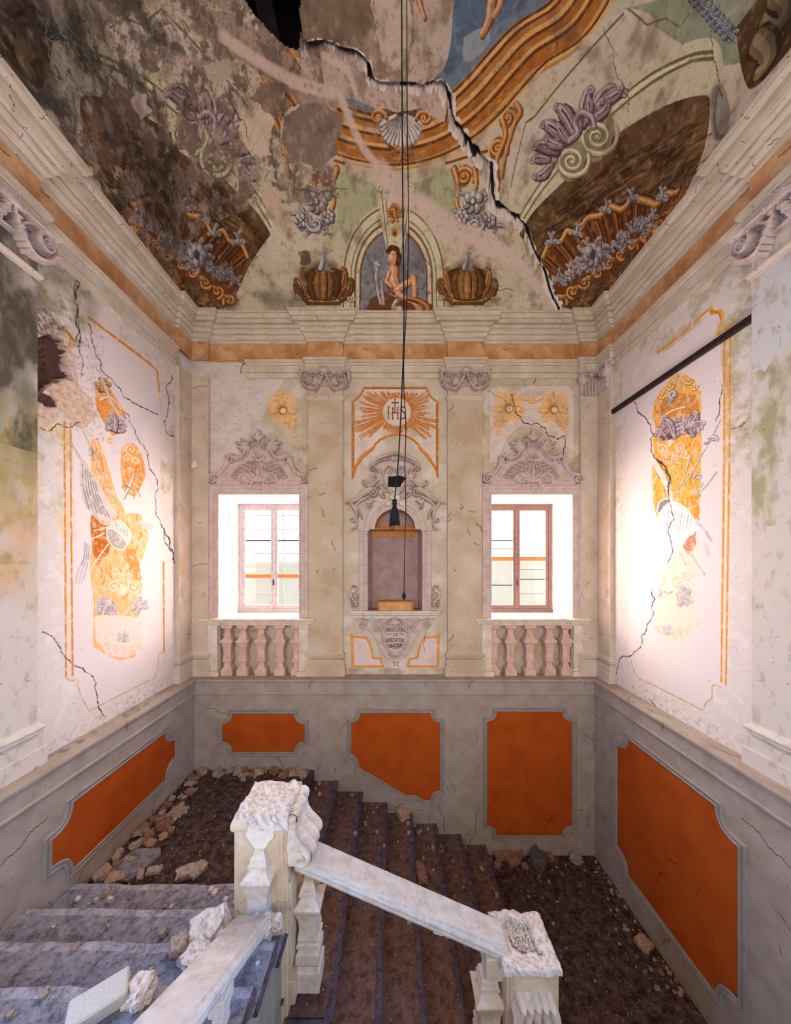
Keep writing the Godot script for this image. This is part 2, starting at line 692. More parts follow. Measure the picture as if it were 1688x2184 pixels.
	func crack(l: Array, r: float, c: Color, sd := 3) -> void:
		var q := U.P(l)
		var rr := RandomNumberGenerator.new()
		rr.seed = sd
		for it in 4:
			var o := PackedVector2Array()
			for i in q.size() - 1:
				o.append(q[i])
				o.append((q[i] + q[i + 1]) * 0.5 + (q[i + 1] - q[i]).orthogonal() * rr.randf_range(-0.16, 0.16))
			o.append(q[q.size() - 1])
			q = o
		for i in q.size() - 1:
			path(PackedVector2Array([q[i], q[i + 1]]), r * rr.randf_range(0.4, 1.3), r * rr.randf_range(0.4, 1.3), c)
	# cloudy patches of one colour laid over a part of the surface (in its own pixels)
	func clouds(sd: int, freq: float, c: Color, lo: float, hi: float, strength: float, rect := Rect2i(), div := 2, warp := 0.0) -> void:
		var r := rect if rect.size.x > 0 else Rect2i(0, 0, w, h)
		var ww := r.size.x / div
		var hh := r.size.y / div
		var n := FastNoiseLite.new()
		n.seed = sd
		n.frequency = freq * div
		n.noise_type = FastNoiseLite.TYPE_SIMPLEX_SMOOTH
		n.fractal_octaves = 5
		n.fractal_gain = 0.55
		if warp > 0.0:
			n.domain_warp_enabled = true
			n.domain_warp_amplitude = warp / div
			n.domain_warp_frequency = freq * div * 1.7
		var d := n.get_image(ww, hh).get_data()
		var lut := PackedByteArray()
		lut.resize(256)
		for i in 256:
			lut[i] = int(255.0 * strength * smoothstep(lo, hi, i / 255.0))
		var o := Image.create(ww, hh, false, Image.FORMAT_RGBA8)
		o.fill(Color(c.r, c.g, c.b, 0.0))
		var b := o.get_data()
		var j := 3
		for i in d.size():
			b[j] = lut[d[i]]
			j += 4
		o = Image.create_from_data(ww, hh, false, Image.FORMAT_RGBA8, b)
		if div > 1:
			o.resize(r.size.x, r.size.y, Image.INTERPOLATE_BILINEAR)
		im.blend_rect(o, Rect2i(0, 0, r.size.x, r.size.y), r.position)
	# cloudy patches kept inside a smooth outline
	func clouds_in(l: Array, sd: int, freq: float, c: Color, lo: float, hi: float, strength: float, warp := 20.0) -> void:
		var q := P2(l)
		var a := Vector2(1e9, 1e9)
		var b := Vector2(-1e9, -1e9)
		for p in q:
			a = a.min(p)
			b = b.max(p)
		a = a.max(Vector2.ZERO).floor()
		b = b.min(Vector2(w - 1, h - 1)).ceil()
		var r := Rect2i(int(a.x), int(a.y), int(b.x - a.x), int(b.y - a.y))
		var whole := im
		var copy := im.get_region(r)
		clouds(sd, freq, c, lo, hi, strength, r, 1, warp)
		# put back what lies outside the outline
		var done := im.get_region(r)
		var mask := Cv.new(r.size.x, r.size.y, Color(0, 0, 0, 0))
		var local := PackedVector2Array()
		for p in q:
			local.append(p - a)
		mask.fill(local, Color.WHITE)
		copy.blit_rect_mask(done, mask.im, Rect2i(0, 0, r.size.x, r.size.y), Vector2i.ZERO)
		whole.blit_rect(copy, Rect2i(0, 0, r.size.x, r.size.y), r.position)
	func P2(l: Array) -> PackedVector2Array:
		var q := U.P(l)
		q.append(q[0])
		return ms(U.cr(q, 6))
	# plaster that has come away in flakes: a pale broken rim, then the coarse coat below
	func peel(sd: int, freq: float, under: Color, at: float, rect: Rect2i, strength := 0.95, warp := 40.0) -> void:
		clouds(sd, freq, C(206, 188, 166), at - 0.03, at - 0.01, 0.55 * strength, rect, 1, warp)
		clouds(sd, freq, under, at, at + 0.012, strength, rect, 1, warp)
		clouds(sd + 1, freq * 5.0, Color(under.r * 0.7, under.g * 0.7, under.b * 0.7), 0.55, 0.8, 0.25, rect, 1)
	static func C(r: int, g: int, b: int, a := 1.0) -> Color:
		return Color(r / 255.0, g / 255.0, b / 255.0, a)
	func specks(n: int, r0: float, r1: float, c: Color, sd := 5, rect := Rect2()) -> void:
		var rr := RandomNumberGenerator.new()
		rr.seed = sd
		var b := rect if rect.size.x > 0.0 else Rect2(0, 0, w, h)
		for i in n:
			dab(b.position + Vector2(rr.randf(), rr.randf()) * b.size, rr.randf_range(r0, r1) * rr.randf_range(0.4, 1.0), c)
	func hairs(n: int, ln: float, c: Color, sd := 7) -> void:
		var rr := RandomNumberGenerator.new()
		rr.seed = sd
		for i in n:
			var p := Vector2(rr.randf() * w, rr.randf() * h)
			var a := rr.randf() * TAU
			for s in int(ln * rr.randf_range(0.3, 1.2)):
				dab(p, 0.6, c)
				p += Vector2.from_angle(a)
				a += rr.randf_range(-0.5, 0.5)
	func tex() -> ImageTexture:
		return ImageTexture.create_from_image(im)

# ---------------------------------------------------------------- materials
static func C(r: int, g: int, b: int, a := 1.0) -> Color:
	return Color(r / 255.0, g / 255.0, b / 255.0, a)

var t_plaster: ImageTexture
var t_bump: ImageTexture
var t_grain: ImageTexture
var t_dirt: ImageTexture
var t_white: ImageTexture
var t_grit: ImageTexture
var t_dado: ImageTexture
var t_frieze: ImageTexture
var t_orange: ImageTexture

func surface(c: Color, tex: Texture2D, rough := 0.92, size := 1.0, bump: Texture2D = null, depth := 0.0, bsize := 1.0) -> StandardMaterial3D:
	var m := StandardMaterial3D.new()
	m.albedo_color = c
	m.roughness = rough
	m.metallic_specular = 0.3
	m.cull_mode = BaseMaterial3D.CULL_DISABLED
	if tex:
		m.albedo_texture = tex
	m.uv1_scale = Vector3.ONE / size
	if bump:
		m.heightmap_enabled = true
		m.heightmap_texture = bump
		m.heightmap_scale = depth
	return m

func painted(tex: Texture2D, rough := 0.92) -> StandardMaterial3D:
	var m := StandardMaterial3D.new()
	m.albedo_texture = tex
	m.roughness = rough
	m.metallic_specular = 0.25
	m.cull_mode = BaseMaterial3D.CULL_DISABLED
	return m

# a tile that repeats: drawn once, wrapped by blending its own shifted copy over the seams
func tile(n: int, sd: int, freq: float, a: Color, b: Color, c: Color, gain := 0.6) -> Image:
	var f := FastNoiseLite.new()
	f.seed = sd
	f.frequency = freq
	f.fractal_octaves = 6
	f.fractal_gain = gain
	var d := f.get_seamless_image(n, n).get_data()
	var lut: Array[int] = []
	for i in 256:
		var t := i / 255.0
		var q := a.lerp(b, smoothstep(0.2, 0.55, t)).lerp(c, smoothstep(0.5, 0.85, t))
		lut.append(q.r8 | q.g8 << 8 | q.b8 << 16 | 255 << 24)
	var o := PackedInt32Array()
	o.resize(d.size())
	for i in d.size():
		o[i] = lut[d[i]]
	return Image.create_from_data(n, n, false, Image.FORMAT_RGBA8, o.to_byte_array())

func wrap_marks(im: Image, sd: int, n: int, r0: float, r1: float, c: Color) -> void:
	var rr := RandomNumberGenerator.new()
	rr.seed = sd
	var cv := Cv.new(8, 8, Color.WHITE)
	cv.im = im; cv.w = im.get_width(); cv.h = im.get_height()
	for i in n:
		cv.dab(Vector2(rr.randf_range(8, cv.w - 8), rr.randf_range(8, cv.h - 8)), rr.randf_range(r0, r1), c, 0.0)

func wrap_scratches(im: Image, sd: int, n: int, ln: float, c: Color) -> void:
	var rr := RandomNumberGenerator.new()
	rr.seed = sd
	var cv := Cv.new(8, 8, Color.WHITE)
	cv.im = im; cv.w = im.get_width(); cv.h = im.get_height()
	for i in n:
		var p := Vector2(rr.randf_range(40, cv.w - 40), rr.randf_range(40, cv.h - 40))
		var a := rr.randf() * TAU
		var kink := 0.0
		for s in int(ln * rr.randf_range(0.3, 1.3)):
			cv.dab(p, 0.7 + 0.5 * rr.randf(), c)
			p += Vector2.from_angle(a + kink) * 0.9
			if s % 7 == 0:
				kink = rr.randf_range(-0.9, 0.9)
			a += rr.randf_range(-0.06, 0.06)

func make_tiles() -> void:
	var im := tile(768, 3, 0.006, C(230, 218, 202), C(242, 236, 228), C(255, 251, 248))
	wrap_marks(im, 1, 200, 0.6, 1.7, C(90, 78, 72, 0.6))
	wrap_scratches(im, 2, 34, 34.0, C(95, 84, 80, 0.65))
	wrap_scratches(im, 12, 2, 190.0, C(80, 68, 66, 0.7))
	t_plaster = ImageTexture.create_from_image(im)
	im = tile(512, 9, 0.012, C(226, 222, 218), C(246, 243, 240), C(255, 255, 255), 0.72)
	wrap_marks(im, 4, 60, 0.6, 1.2, C(110, 100, 96, 0.5))
	t_grain = ImageTexture.create_from_image(im)
	im = tile(512, 21, 0.015, C(60, 60, 60), C(128, 128, 128), C(235, 235, 235), 0.7)
	t_bump = ImageTexture.create_from_image(im)
	im = tile(1024, 33, 0.013, C(112, 102, 106), C(184, 172, 168), C(240, 224, 214), 0.74)
	wrap_marks(im, 5, 1500, 0.6, 1.7, C(236, 226, 216, 0.7))
	wrap_marks(im, 6, 1100, 0.6, 2.4, C(66, 56, 60, 0.6))
	t_dirt = ImageTexture.create_from_image(im)
	im = tile(512, 37, 0.02, C(196, 186, 182), C(238, 232, 228), C(255, 253, 250), 0.7)
	wrap_marks(im, 7, 420, 0.6, 2.0, C(110, 96, 92, 0.7))
	t_white = ImageTexture.create_from_image(im)
	im = tile(1024, 61, 0.011, C(150, 143, 144), C(204, 196, 194), C(234, 226, 220), 0.78)
	wrap_marks(im, 18, 1300, 0.6, 1.6, C(244, 236, 228, 0.75))
	wrap_marks(im, 19, 1300, 0.6, 2.2, C(74, 64, 68, 0.6))
	wrap_marks(im, 20, 40, 3.0, 9.0, C(90, 76, 78, 0.25))
	t_grit = ImageTexture.create_from_image(im)
	im = tile(768, 53, 0.01, C(232, 226, 218), C(244, 240, 235), C(253, 250, 247), 0.6)
	wrap_marks(im, 10, 130, 0.6, 1.6, C(90, 80, 76, 0.6))
	wrap_scratches(im, 16, 26, 36.0, C(90, 80, 76, 0.6))
	wrap_scratches(im, 17, 7, 210.0, C(74, 66, 64, 0.75))
	t_dado = ImageTexture.create_from_image(im)
	im = tile(512, 43, 0.009, C(176, 124, 78), C(196, 148, 104), C(212, 172, 130), 0.6)
	wrap_scratches(im, 13, 14, 40.0, C(90, 60, 44, 0.7))
	t_frieze = ImageTexture.create_from_image(im)
	im = tile(768, 47, 0.008, C(194, 88, 18), C(203, 96, 22), C(208, 102, 30), 0.55)
	wrap_scratches(im, 14, 9, 60.0, C(96, 44, 18, 0.7))
	wrap_scratches(im, 15, 3, 170.0, C(84, 38, 18, 0.8))
	wrap_marks(im, 8, 16, 0.8, 2.0, C(226, 200, 176))
	wrap_marks(im, 9, 60, 0.6, 1.3, C(110, 50, 20, 0.7))
	t_orange = ImageTexture.create_from_image(im)

# ---------------------------------------------------------------- carved relief
# heights over a plane are gathered stroke by stroke, then turned into one smooth skin
class Relief:
	var x0: float
	var y0: float
	var cell: float
	var nx: int
	var ny: int
	var hg: PackedFloat32Array
	func _init(ax0: float, ax1: float, ay0: float, ay1: float, c: float) -> void:
		x0 = ax0; y0 = ay0; cell = c
		nx = int((ax1 - ax0) / c) + 1
		ny = int((ay1 - ay0) / c) + 1
		hg.resize(nx * ny)
	func bump(p: Vector2, r: float, z0: float, z1: float) -> void:
		var i0 := maxi(0, int(ceil((p.x - r - x0) / cell)))
		var i1 := mini(nx - 1, int((p.x + r - x0) / cell))
		var j0 := maxi(0, int(ceil((p.y - r - y0) / cell)))
		var j1 := mini(ny - 1, int((p.y + r - y0) / cell))
		var rr := 1.0 / (r * r)
		for j in range(j0, j1 + 1):
			var dy := y0 + j * cell - p.y
			for i in range(i0, i1 + 1):
				var dx := x0 + i * cell - p.x
				var q := 1.0 - (dx * dx + dy * dy) * rr
				if q > 0.0:
					var z := z0 + (z1 - z0) * sqrt(q)
					var at := j * nx + i
					if z > hg[at]:
						hg[at] = z
	func flat(l: Array, z: float, smooth := 0) -> void:
		var q := U.P(l)
		if smooth > 0:
			q.append(q[0])
			q = U.cr(q, smooth)
		for j in ny:
			var y := y0 + j * cell
			for i in nx:
				if hg[j * nx + i] < z and Geometry2D.is_point_in_polygon(Vector2(x0 + i * cell, y), q):
					hg[j * nx + i] = z
	func path(q: PackedVector2Array, r0: float, r1: float, z0: float, z1: float, belly := false) -> void:
		var n := q.size()
		for i in n - 1:
			var d := q[i].distance_to(q[i + 1])
			var st := maxi(1, int(d / maxf(cell * 0.8, minf(r0, r1) * 0.25)))
			for s in st:
				var t := (i + float(s) / st) / (n - 1)
				bump(q[i].lerp(q[i + 1], float(s) / st), maxf(cell * 0.9, lerpf(r0, r1, sin(t * PI) if belly else t)), z0, z1)
	func sink(l: Array, z: float) -> void:
		var q := U.P(l)
		for j in ny:
			for i in nx:
				if Geometry2D.is_point_in_polygon(Vector2(x0 + i * cell, y0 + j * cell), q):
					hg[j * nx + i] = minf(hg[j * nx + i], z)
	func line(l: Array, r0: float, r1: float, z0: float, z1: float, mirror := false, belly := false) -> void:
		path(U.cr(U.P(l), 6), r0, r1, z0, z1, belly)
		if mirror:
			path(U.cr(U.P(flip(l)), 6), r0, r1, z0, z1, belly)
	func flip(l: Array) -> Array:
		var o := []
		for i in range(0, l.size(), 2):
			o.append(-l[i])
			o.append(l[i + 1])
		return o
	func groove(l: Array, r: float, depth: float, mirror := false) -> void:
		for f in ([l, flip(l)] if mirror else [l]):
			var q := U.cr(U.P(f), 8)
			for p in q:
				var i0 := maxi(0, int((p.x - r - x0) / cell))
				var i1 := mini(nx - 1, int((p.x + r - x0) / cell) + 1)
				var j0 := maxi(0, int((p.y - r - y0) / cell))
				var j1 := mini(ny - 1, int((p.y + r - y0) / cell) + 1)
				for j in range(j0, j1 + 1):
					for i in range(i0, i1 + 1):
						var d := Vector2(x0 + i * cell, y0 + j * cell).distance_to(p) / r
						if d < 1.0 and hg[j * nx + i] > 0.0:
							hg[j * nx + i] = minf(hg[j * nx + i], maxf(0.15, hg[j * nx + i] - depth * 0.25 * (1.0 - d)))
	func volute(c: Vector2, r: float, turns: float, dir: float, a0: float, wd: float, z0: float, z1: float) -> void:
		var q := PackedVector2Array()
		var n := int(turns * 22)
		for i in n + 1:
			var t := float(i) / n
			q.append(c + Vector2.from_angle(a0 + dir * TAU * turns * t) * lerpf(r, r * 0.12, pow(t, 0.85)))
		path(q, wd, wd * 0.5, z0, z1)
		bump(c, wd * 0.8, z0, z1 * 1.08)
	func leaf(p: Vector2, a: float, ln: float, wd: float, bend: float, z0: float, z1: float) -> void:
		var q := PackedVector2Array()
		var at := p
		for i in 11:
			q.append(at)
			at += Vector2.from_angle(a + bend * pow(i / 10.0, 1.4)) * ln / 10.0
		path(q, wd * 0.4, wd, z0, z1, true)
		bump(q[10], wd * 0.62, z0, z1 * 1.15)
	func fan(p: Vector2, a: float, size: float, n: int, open: float, z0: float, z1: float, curl := 0.9) -> void:
		for i in n:
			var t := (float(i) / maxi(1, n - 1) * 2.0 - 1.0) if n > 1 else 0.0
			leaf(p, a + t * open, size * (1.0 - 0.25 * absf(t)), size * 0.62 * open / n + 0.3, t * curl, z0, z1)
	func soften() -> void:
		# rounds off the steps between strokes, leaving the outline where it is
		var o := hg.duplicate()
		for j in range(1, ny - 1):
			for i in range(1, nx - 1):
				var at := j * nx + i
				var c := hg[at]
				if c > 0.0:
					var sum := c * 2.0
					var n := 2.0
					for b in [at - 1, at + 1, at - nx, at + nx]:
						if hg[b] > 0.0:
							sum += hg[b]
							n += 1.0
					o[at] = sum / n
		hg = o
	func sheet(o: Vector3, ux: Vector3, uy: Vector3, nn: Vector3, cut := 0.02, deep := 1.6) -> Sheet:
		soften()
		var s := Sheet.new()
		var at := PackedInt32Array()
		at.resize(nx * ny)
		at.fill(-1)
		for j in ny - 1:
			for i in nx - 1:
				var a := j * nx + i
				if maxf(maxf(hg[a], hg[a + 1]), maxf(hg[a + nx], hg[a + nx + 1])) <= cut:
					continue
				for b in [a, a + 1, a + nx + 1, a + nx]:
					if at[b] < 0:
						at[b] = s.v.size()
						var i2: int = b % nx
						var j2: int = b / nx
						s.v.append(o + ux * (x0 + i2 * cell) + uy * (y0 + j2 * cell) + nn * (hg[b] * deep if hg[b] > cut else -0.6))
				s.idx.append_array([at[a], at[a + 1], at[a + nx + 1], at[a], at[a + nx + 1], at[a + nx]])
		return s

# ---------------------------------------------------------------- window heads, capitals, niche carving
func carve_pediment() -> Relief:
	var r := Relief.new(-108, 108, -16, 116, 0.62)
	r.flat([-92, 2, -92, 10, -78, 24, -64, 42, -56, 52, -40, 52, -28, 62, -20, 84, -14, 92, 14, 92, 20, 84, 28, 62, 40, 52, 56, 52, 64, 42, 78, 24, 92, 10, 92, 2], 1.6)
	r.sink([-54, 12, -62, 17, -44, 42, -24, 54, -6, 44, -4, 34, -14, 24, -36, 20, -42, 12], 0.5)
	r.sink([54, 12, 62, 17, 44, 42, 24, 54, 6, 44, 4, 34, 14, 24, 36, 20, 42, 12], 0.5)
	# raking scrolls
	for s: float in [-1.0, 1.0]:
		r.volute(Vector2(s * 96, 12), 9.5, 1.7, -s, PI * 0.5, 2.7, 0.6, 6.0)
	r.line([-96, 21.5, -86, 23, -76, 31, -69, 42, -66, 54], 4.2, 5.5, 1.2, 5.2, true)
	r.line([-70, 57, -65, 61, -61, 56, -66, 50], 3.0, 2.0, 1.2, 6.4, true)
	r.line([-58, 62, -52, 58, -42, 56, -31, 63, -25, 76, -20, 89, -14, 93, -9, 88, -11, 83], 4.6, 2.4, 1.4, 6.0, true)
	r.line([-88, 16, -78, 24, -68, 38, -60, 50], 1.6, 1.6, 1.6, 4.0, true)
	r.line([-50, 52, -40, 50, -28, 58, -20, 72, -15, 84], 1.5, 1.5, 1.6, 5.0, true)
	r.line([-64, 50, -58, 46, -54, 52, -58, 58], 2.6, 1.4, 1.4, 6.0, true)
	# base band and the two scrolls that meet under the shell
	r.flat([-90, 0.5, -90, 8, -38, 8, -38, 0.5], 3.4)
	r.flat([90, 0.5, 90, 8, 38, 8, 38, 0.5], 3.4)
	r.line([-40, 8, -38, 16, -30, 22, -21, 22, -14, 14, -12, 4, -16, -3, -21, -2, -19, 1], 3.6, 2.4, 2.0, 6.6, true)
	r.flat([-37, 6, -36, 15, -28, 20, -20, 18, -15, 8, -16, 2], 3.0)
	r.flat([37, 6, 36, 15, 28, 20, 20, 18, 15, 8, 16, 2], 3.0)
	r.fan(Vector2(0, 6), PI / 2, 31, 5, 1.15, 1.6, 6.0, 0.7)
	r.leaf(Vector2(-8, 8), 2.3, 22, 4.4, 0.9, 1.6, 5.8)
	r.leaf(Vector2(8, 8), 0.85, 22, 4.4, -0.9, 1.6, 5.8)
	r.leaf(Vector2(0, -2), -PI / 2, 10, 3.4, 0.2, 1.0, 4.6)
	r.leaf(Vector2(1, -2), -PI / 2 + 0.5, 8, 2.2, -0.4, 1.0, 4.2)
	# leaves above and beside the mask
	for t in [[-0.0, 24.0, 6.0], [0.62, 18.0, 4.4], [-0.62, 18.0, 4.4]]:
		r.leaf(Vector2(0, 92), PI / 2 + t[0], t[1] * 0.9, t[2], t[0] * 1.1, 1.0, 6.4)
	for s: float in [-1.0, 1.0]:
		for t in [[1.05, 25.0, 4.6, 0.6], [0.62, 30.0, 5.2, 0.5], [0.18, 24.0, 4.8, 0.2], [-0.42, 18.0, 4.4, -0.6]]:
			var a: float = t[0] if s > 0 else PI - t[0]
			r.leaf(Vector2(s * 19, 76), a, t[1], t[2], -t[3] * s, 0.8, 5.6)
	# swag under the mask
	r.line([-13, 57, -7, 53, 0, 50, 7, 53, 13, 57], 2.6, 2.6, 1.4, 5.4)
	for x in [-9.0, -3.0, 3.0, 9.0]:
		r.leaf(Vector2(x, 55), -PI / 2 + x * 0.03, 9, 2.2, 0.0, 1.4, 5.0)
	r.line([-4, 47, 0, 41, 4, 47], 1.8, 1.8, 1.0, 4.8)
	# the mask
	r.flat([-11, 76, -8, 62, 0, 56, 8, 62, 11, 76, 7, 86, -7, 86], 3.0, 5)
	r.bump(Vector2(0, 72), 12.0, 1.0, 4.6)
	r.bump(Vector2(0, 65), 8.6, 1.0, 4.8)
	r.line([0, 77, 0, 69], 1.0, 1.8, 4.0, 6.6)
	r.line([-7.5, 76.5, -4.5, 78, -1.5, 76.6], 1.0, 1.0, 4.0, 5.9, true)
	r.bump(Vector2(-4.4, 73.6), 1.7, 3.8, 5.3)
	r.bump(Vector2(4.4, 73.6), 1.7, 3.8, 5.3)
	r.line([-3.4, 64.6, 0, 65.6, 3.4, 64.6], 0.8, 0.8, 4.2, 5.9)
	r.line([-2.4, 62.8, 0, 62.3, 2.4, 62.8], 0.8, 0.8, 4.2, 5.7)
	r.bump(Vector2(0, 59.2), 2.6, 3.6, 5.4)
	r.groove([-7, 71.4, -2.2, 71.2], 1.3, 2.6, true)
	r.groove([-3, 63.7, 3, 63.7], 1.0, 2.0)
	for k in 9:
		var a := PI * (0.02 + 0.96 * k / 8.0)
		r.leaf(Vector2(cos(a) * 9.5, 74 + sin(a) * 10.0), a, 5.0, 1.9, 0.9 if k < 4 else -0.9, 2.0, 6.6)
	# lattice: raised threads on the sunk fields
	for k in 7:
		var x := -58.0 + k * 8.0
		r.line([x, 13.0 + k * 0.6, x + 9.0, 24.0 + k * 4.6], 0.55, 0.55, 0.5, 0.95, true)
	for k in 5:
		r.line([-56.0 + k * 5.5, 19.0 + k * 7.0, -38.0 + k * 7.5, 12.0 + k * 6.5], 0.55, 0.55, 0.5, 0.95, true)
	return r

func carve_capital() -> Relief:
	var r := Relief.new(-56, 56, -4, 50, 0.5)
	r.flat([-50, 41, -40, 38.5, -20, 37.5, 20, 37.5, 40, 38.5, 50, 41, 50, 46, -50, 46], 5.0)
	r.line([-52, 43.5, -44, 41.5, -20, 40.5, 0, 40.5, 20, 40.5, 44, 41.5, 52, 43.5], 2.0, 2.0, 4.0, 7.6)
	r.line([-48, 38.5, -20, 36.6, 0, 36.3, 20, 36.6, 48, 38.5], 1.2, 1.2, 2.0, 6.2)
	for s: float in [-1.0, 1.0]:
		r.bump(Vector2(s * 36.4, 25.5), 11.0, 1.5, 4.0)
		r.volute(Vector2(s * 36.4, 25.5), 10.0, 2.3, s, PI / 2, 2.0, 1.6, 8.0)
		r.leaf(Vector2(s * 47, 44), -PI / 2 + s * 0.3, 22, 3.6, -s * 0.5, 1.0, 6.0)
	r.line([-12, 28, -18, 33, -27, 36, -36.4, 35.5], 1.6, 2.2, 1.6, 7.0, true)
	r.flat([-27, 14, -12, 14, -8, 34, -22, 34], 1.2)
	r.flat([27, 14, 12, 14, 8, 34, 22, 34], 1.2)
	r.line([-28, 13, 28, 13], 1.6, 1.6, 1.0, 4.0)
	r.bump(Vector2(-12.5, 26.5), 2.0, 2.0, 6.0)
	r.bump(Vector2(12.5, 26.5), 2.0, 2.0, 6.0)
	for k in 9:
		var a := PI * (0.06 + 0.88 * k / 8.0)
		r.leaf(Vector2(0, 35), a, 11.5, 1.7, 0.0, 3.0, 9.0)
	# garlands
	r.line([-2, 33, -6, 24, -11, 14, -17, 6, -23, 2.5, -31, 4, -39, 9, -46, 17], 2.2, 1.4, 2.4, 7.2, true)
	for k in 12:
		var t := k / 11.0
		var p := Vector2(-2, 33).lerp(Vector2(-20, 3), t) + Vector2(0, -3) * sin(t * PI)
		for s: float in [-1.0, 1.0]:
			var q := Vector2(p.x * -s, p.y)
			r.leaf(q, -PI / 2 + s * 0.5 + (0.7 if k % 2 else -0.6), 6.0, 1.5, 0.5 * s, 3.0, 8.0 - 2.0 * t)
	for k in 6:
		var x := 22.0 + k * 4.2
		var y := 3.0 + k * k * 0.42
		r.leaf(Vector2(x, y), -0.4, 5, 1.3, 0.6, 2.0, 5.6)
		r.leaf(Vector2(-x, y), PI + 0.4, 5, 1.3, -0.6, 2.0, 5.6)
	return r

func carve_niche_head() -> Relief:
	var r := Relief.new(-108, 112, 54, 228, 0.7)
	r.flat([-44, 196, -20, 206, 0, 210, 20, 206, 44, 196, 34, 176, 40, 156, 20, 140, -20, 140, -40, 156, -34, 176], 1.2)
	# segmental scroll at the top
	for s: float in [-1.0, 1.0]:
		r.volute(Vector2(s * 49, 191), 7.5, 1.6, s, PI * 0.5, 2.3, 0.6, 6.4)
	r.line([-49, 198.5, -43, 206, -30, 213, -16, 217, -5, 221], 4.6, 3.4, 1.0, 6.2, true)
	r.line([-46, 195, -38, 202, -24, 208, -9, 211], 1.5, 1.5, 1.0, 5.0, true)
	r.line([-12, 221, -9, 224, -6, 221], 1.4, 1.2, 1.0, 5.6, true)
	for p in [Vector2(-3, 221), Vector2(0, 223.5), Vector2(3, 221), Vector2(0, 219)]:
		r.bump(p, 2.0, 1.0, 6.4)
	r.fan(Vector2(0, 204), PI / 2, 10, 3, 0.7, 1.2, 5.6)
	# rim of the broken roundel
	r.line([-20, 150, -25, 160, -26, 176, -21, 188, -14, 194, -9, 192, -10, 188], 3.0, 1.6, 1.2, 6.4, true)
	r.line([-18, 146, -12, 141, 0, 139, 12, 141, 18, 146], 2.4, 2.4, 1.0, 4.6)
	for k in 6:
		var a := PI * (0.15 + 0.7 * k / 5.0)
		r.leaf(Vector2(cos(a) * 9, 176 + sin(a) * 6), a, 8, 2.0, 0.0, 1.2, 4.6)
	# leaves beside it
	for s: float in [-1.0, 1.0]:
		for t in [[0.5, 18.0], [1.1, 16.0], [-0.1, 14.0]]:
			var a: float = t[0] if s > 0 else PI - t[0]
			r.leaf(Vector2(s * 29, 172), a, t[1], 3.2, 0.7 * s, 1.0, 5.2)
		r.leaf(Vector2(s * 28, 160), 0.9 if s > 0 else PI - 0.9, 12, 2.6, -0.6 * s, 1.0, 4.8)
	r.line([-28, 168, -36, 166, -44, 157, -54, 153, -63, 155, -69, 161, -66, 165], 3.4, 2.0, 1.0, 5.8, true)
	r.line([-24, 156, -34, 158, -42, 149, -54, 145, -66, 146, -72, 141], 2.6, 1.6, 0.8, 4.6, true)
	r.line([-30, 158, -34, 148, -44, 144], 2.2, 1.6, 1.0, 5.0, true)
	# great side scrolls
	for s: float in [-1.0, 1.0]:
		r.volute(Vector2(s * 47, 138), 9.5, 1.7, s, PI * 0.42, 2.9, 0.8, 7.6)
	r.line([-49, 147, -60, 144, -70, 136, -82, 126, -94, 120, -104, 117], 5.4, 2.4, 1.0, 6.4, true)
	r.line([-52, 140, -62, 137, -74, 127, -88, 118], 3.0, 1.6, 1.0, 4.8, true)
	r.line([-58, 130, -66, 126, -78, 118, -86, 108], 3.6, 2.6, 0.8, 4.0, true)
	r.line([-92, 115, -86, 106, -81, 95, -82, 84, -87, 78, -93, 80, -92, 84], 3.8, 1.8, 0.8, 5.6, true)
	r.line([-84, 112, -78, 103, -73, 94, -70, 84], 3.0, 1.4, 0.8, 4.6, true)
	r.line([-82, 82, -80, 74, -84, 64, -90, 60, -91, 64], 2.6, 1.4, 0.8, 4.4, true)
	for s: float in [-1.0, 1.0]:
		for t in [[-0.9, 14.0], [-0.5, 16.0], [-1.4, 13.0]]:
			var a: float = t[0] if s < 0 else PI - t[0]
			r.leaf(Vector2(s * 60, 124), a, t[1], 2.6, -0.9 * s, 0.8, 5.0)
		r.volute(Vector2(s * 55, 109), 4.6, 1.3, -s, 0.6, 1.6, 0.8, 5.6)
		r.volute(Vector2(s * 27, 134), 5.6, 1.4, s, 1.2, 1.8, 0.8, 5.4)
		r.leaf(Vector2(s * 20, 128), 0.2 if s > 0 else PI - 0.2, 14, 2.4, 0.8 * s, 0.8, 4.6)
	# the hole broken through the roundel
	var gap := rough_ring(P([-14.5, 175, -15, 152.5, 12, 152, 13, 157, 17, 162, 19, 166, 24, 168, 23.5, 172, 17, 174, 12, 176, 0, 175]), 3, 0.05)
	for j in r.ny:
		for i in r.nx:
			if Geometry2D.is_point_in_polygon(Vector2(r.x0 + i * r.cell, r.y0 + j * r.cell), gap):
				r.hg[j * r.nx + i] = 0.0
	return r

func carve_broken_keystone() -> Relief:
	var r := Relief.new(-30, 30, 108, 146, 0.6)
	var rr := RandomNumberGenerator.new()
	rr.seed = 8
	for k in 46:
		var p := Vector2(rr.randf_range(-9, 9), rr.randf_range(116, 142))
		r.bump(p, rr.randf_range(2.0, 4.6), 2.0, rr.randf_range(4.0, 8.4))
	for k in 40:
		var sx := 1.0 if k % 2 else -1.0
		var p2 := Vector2(sx * rr.randf_range(8, 26), rr.randf_range(111, 120))
		r.bump(p2, rr.randf_range(1.6, 3.8), 1.4, rr.randf_range(3.4, 6.4))
	return r

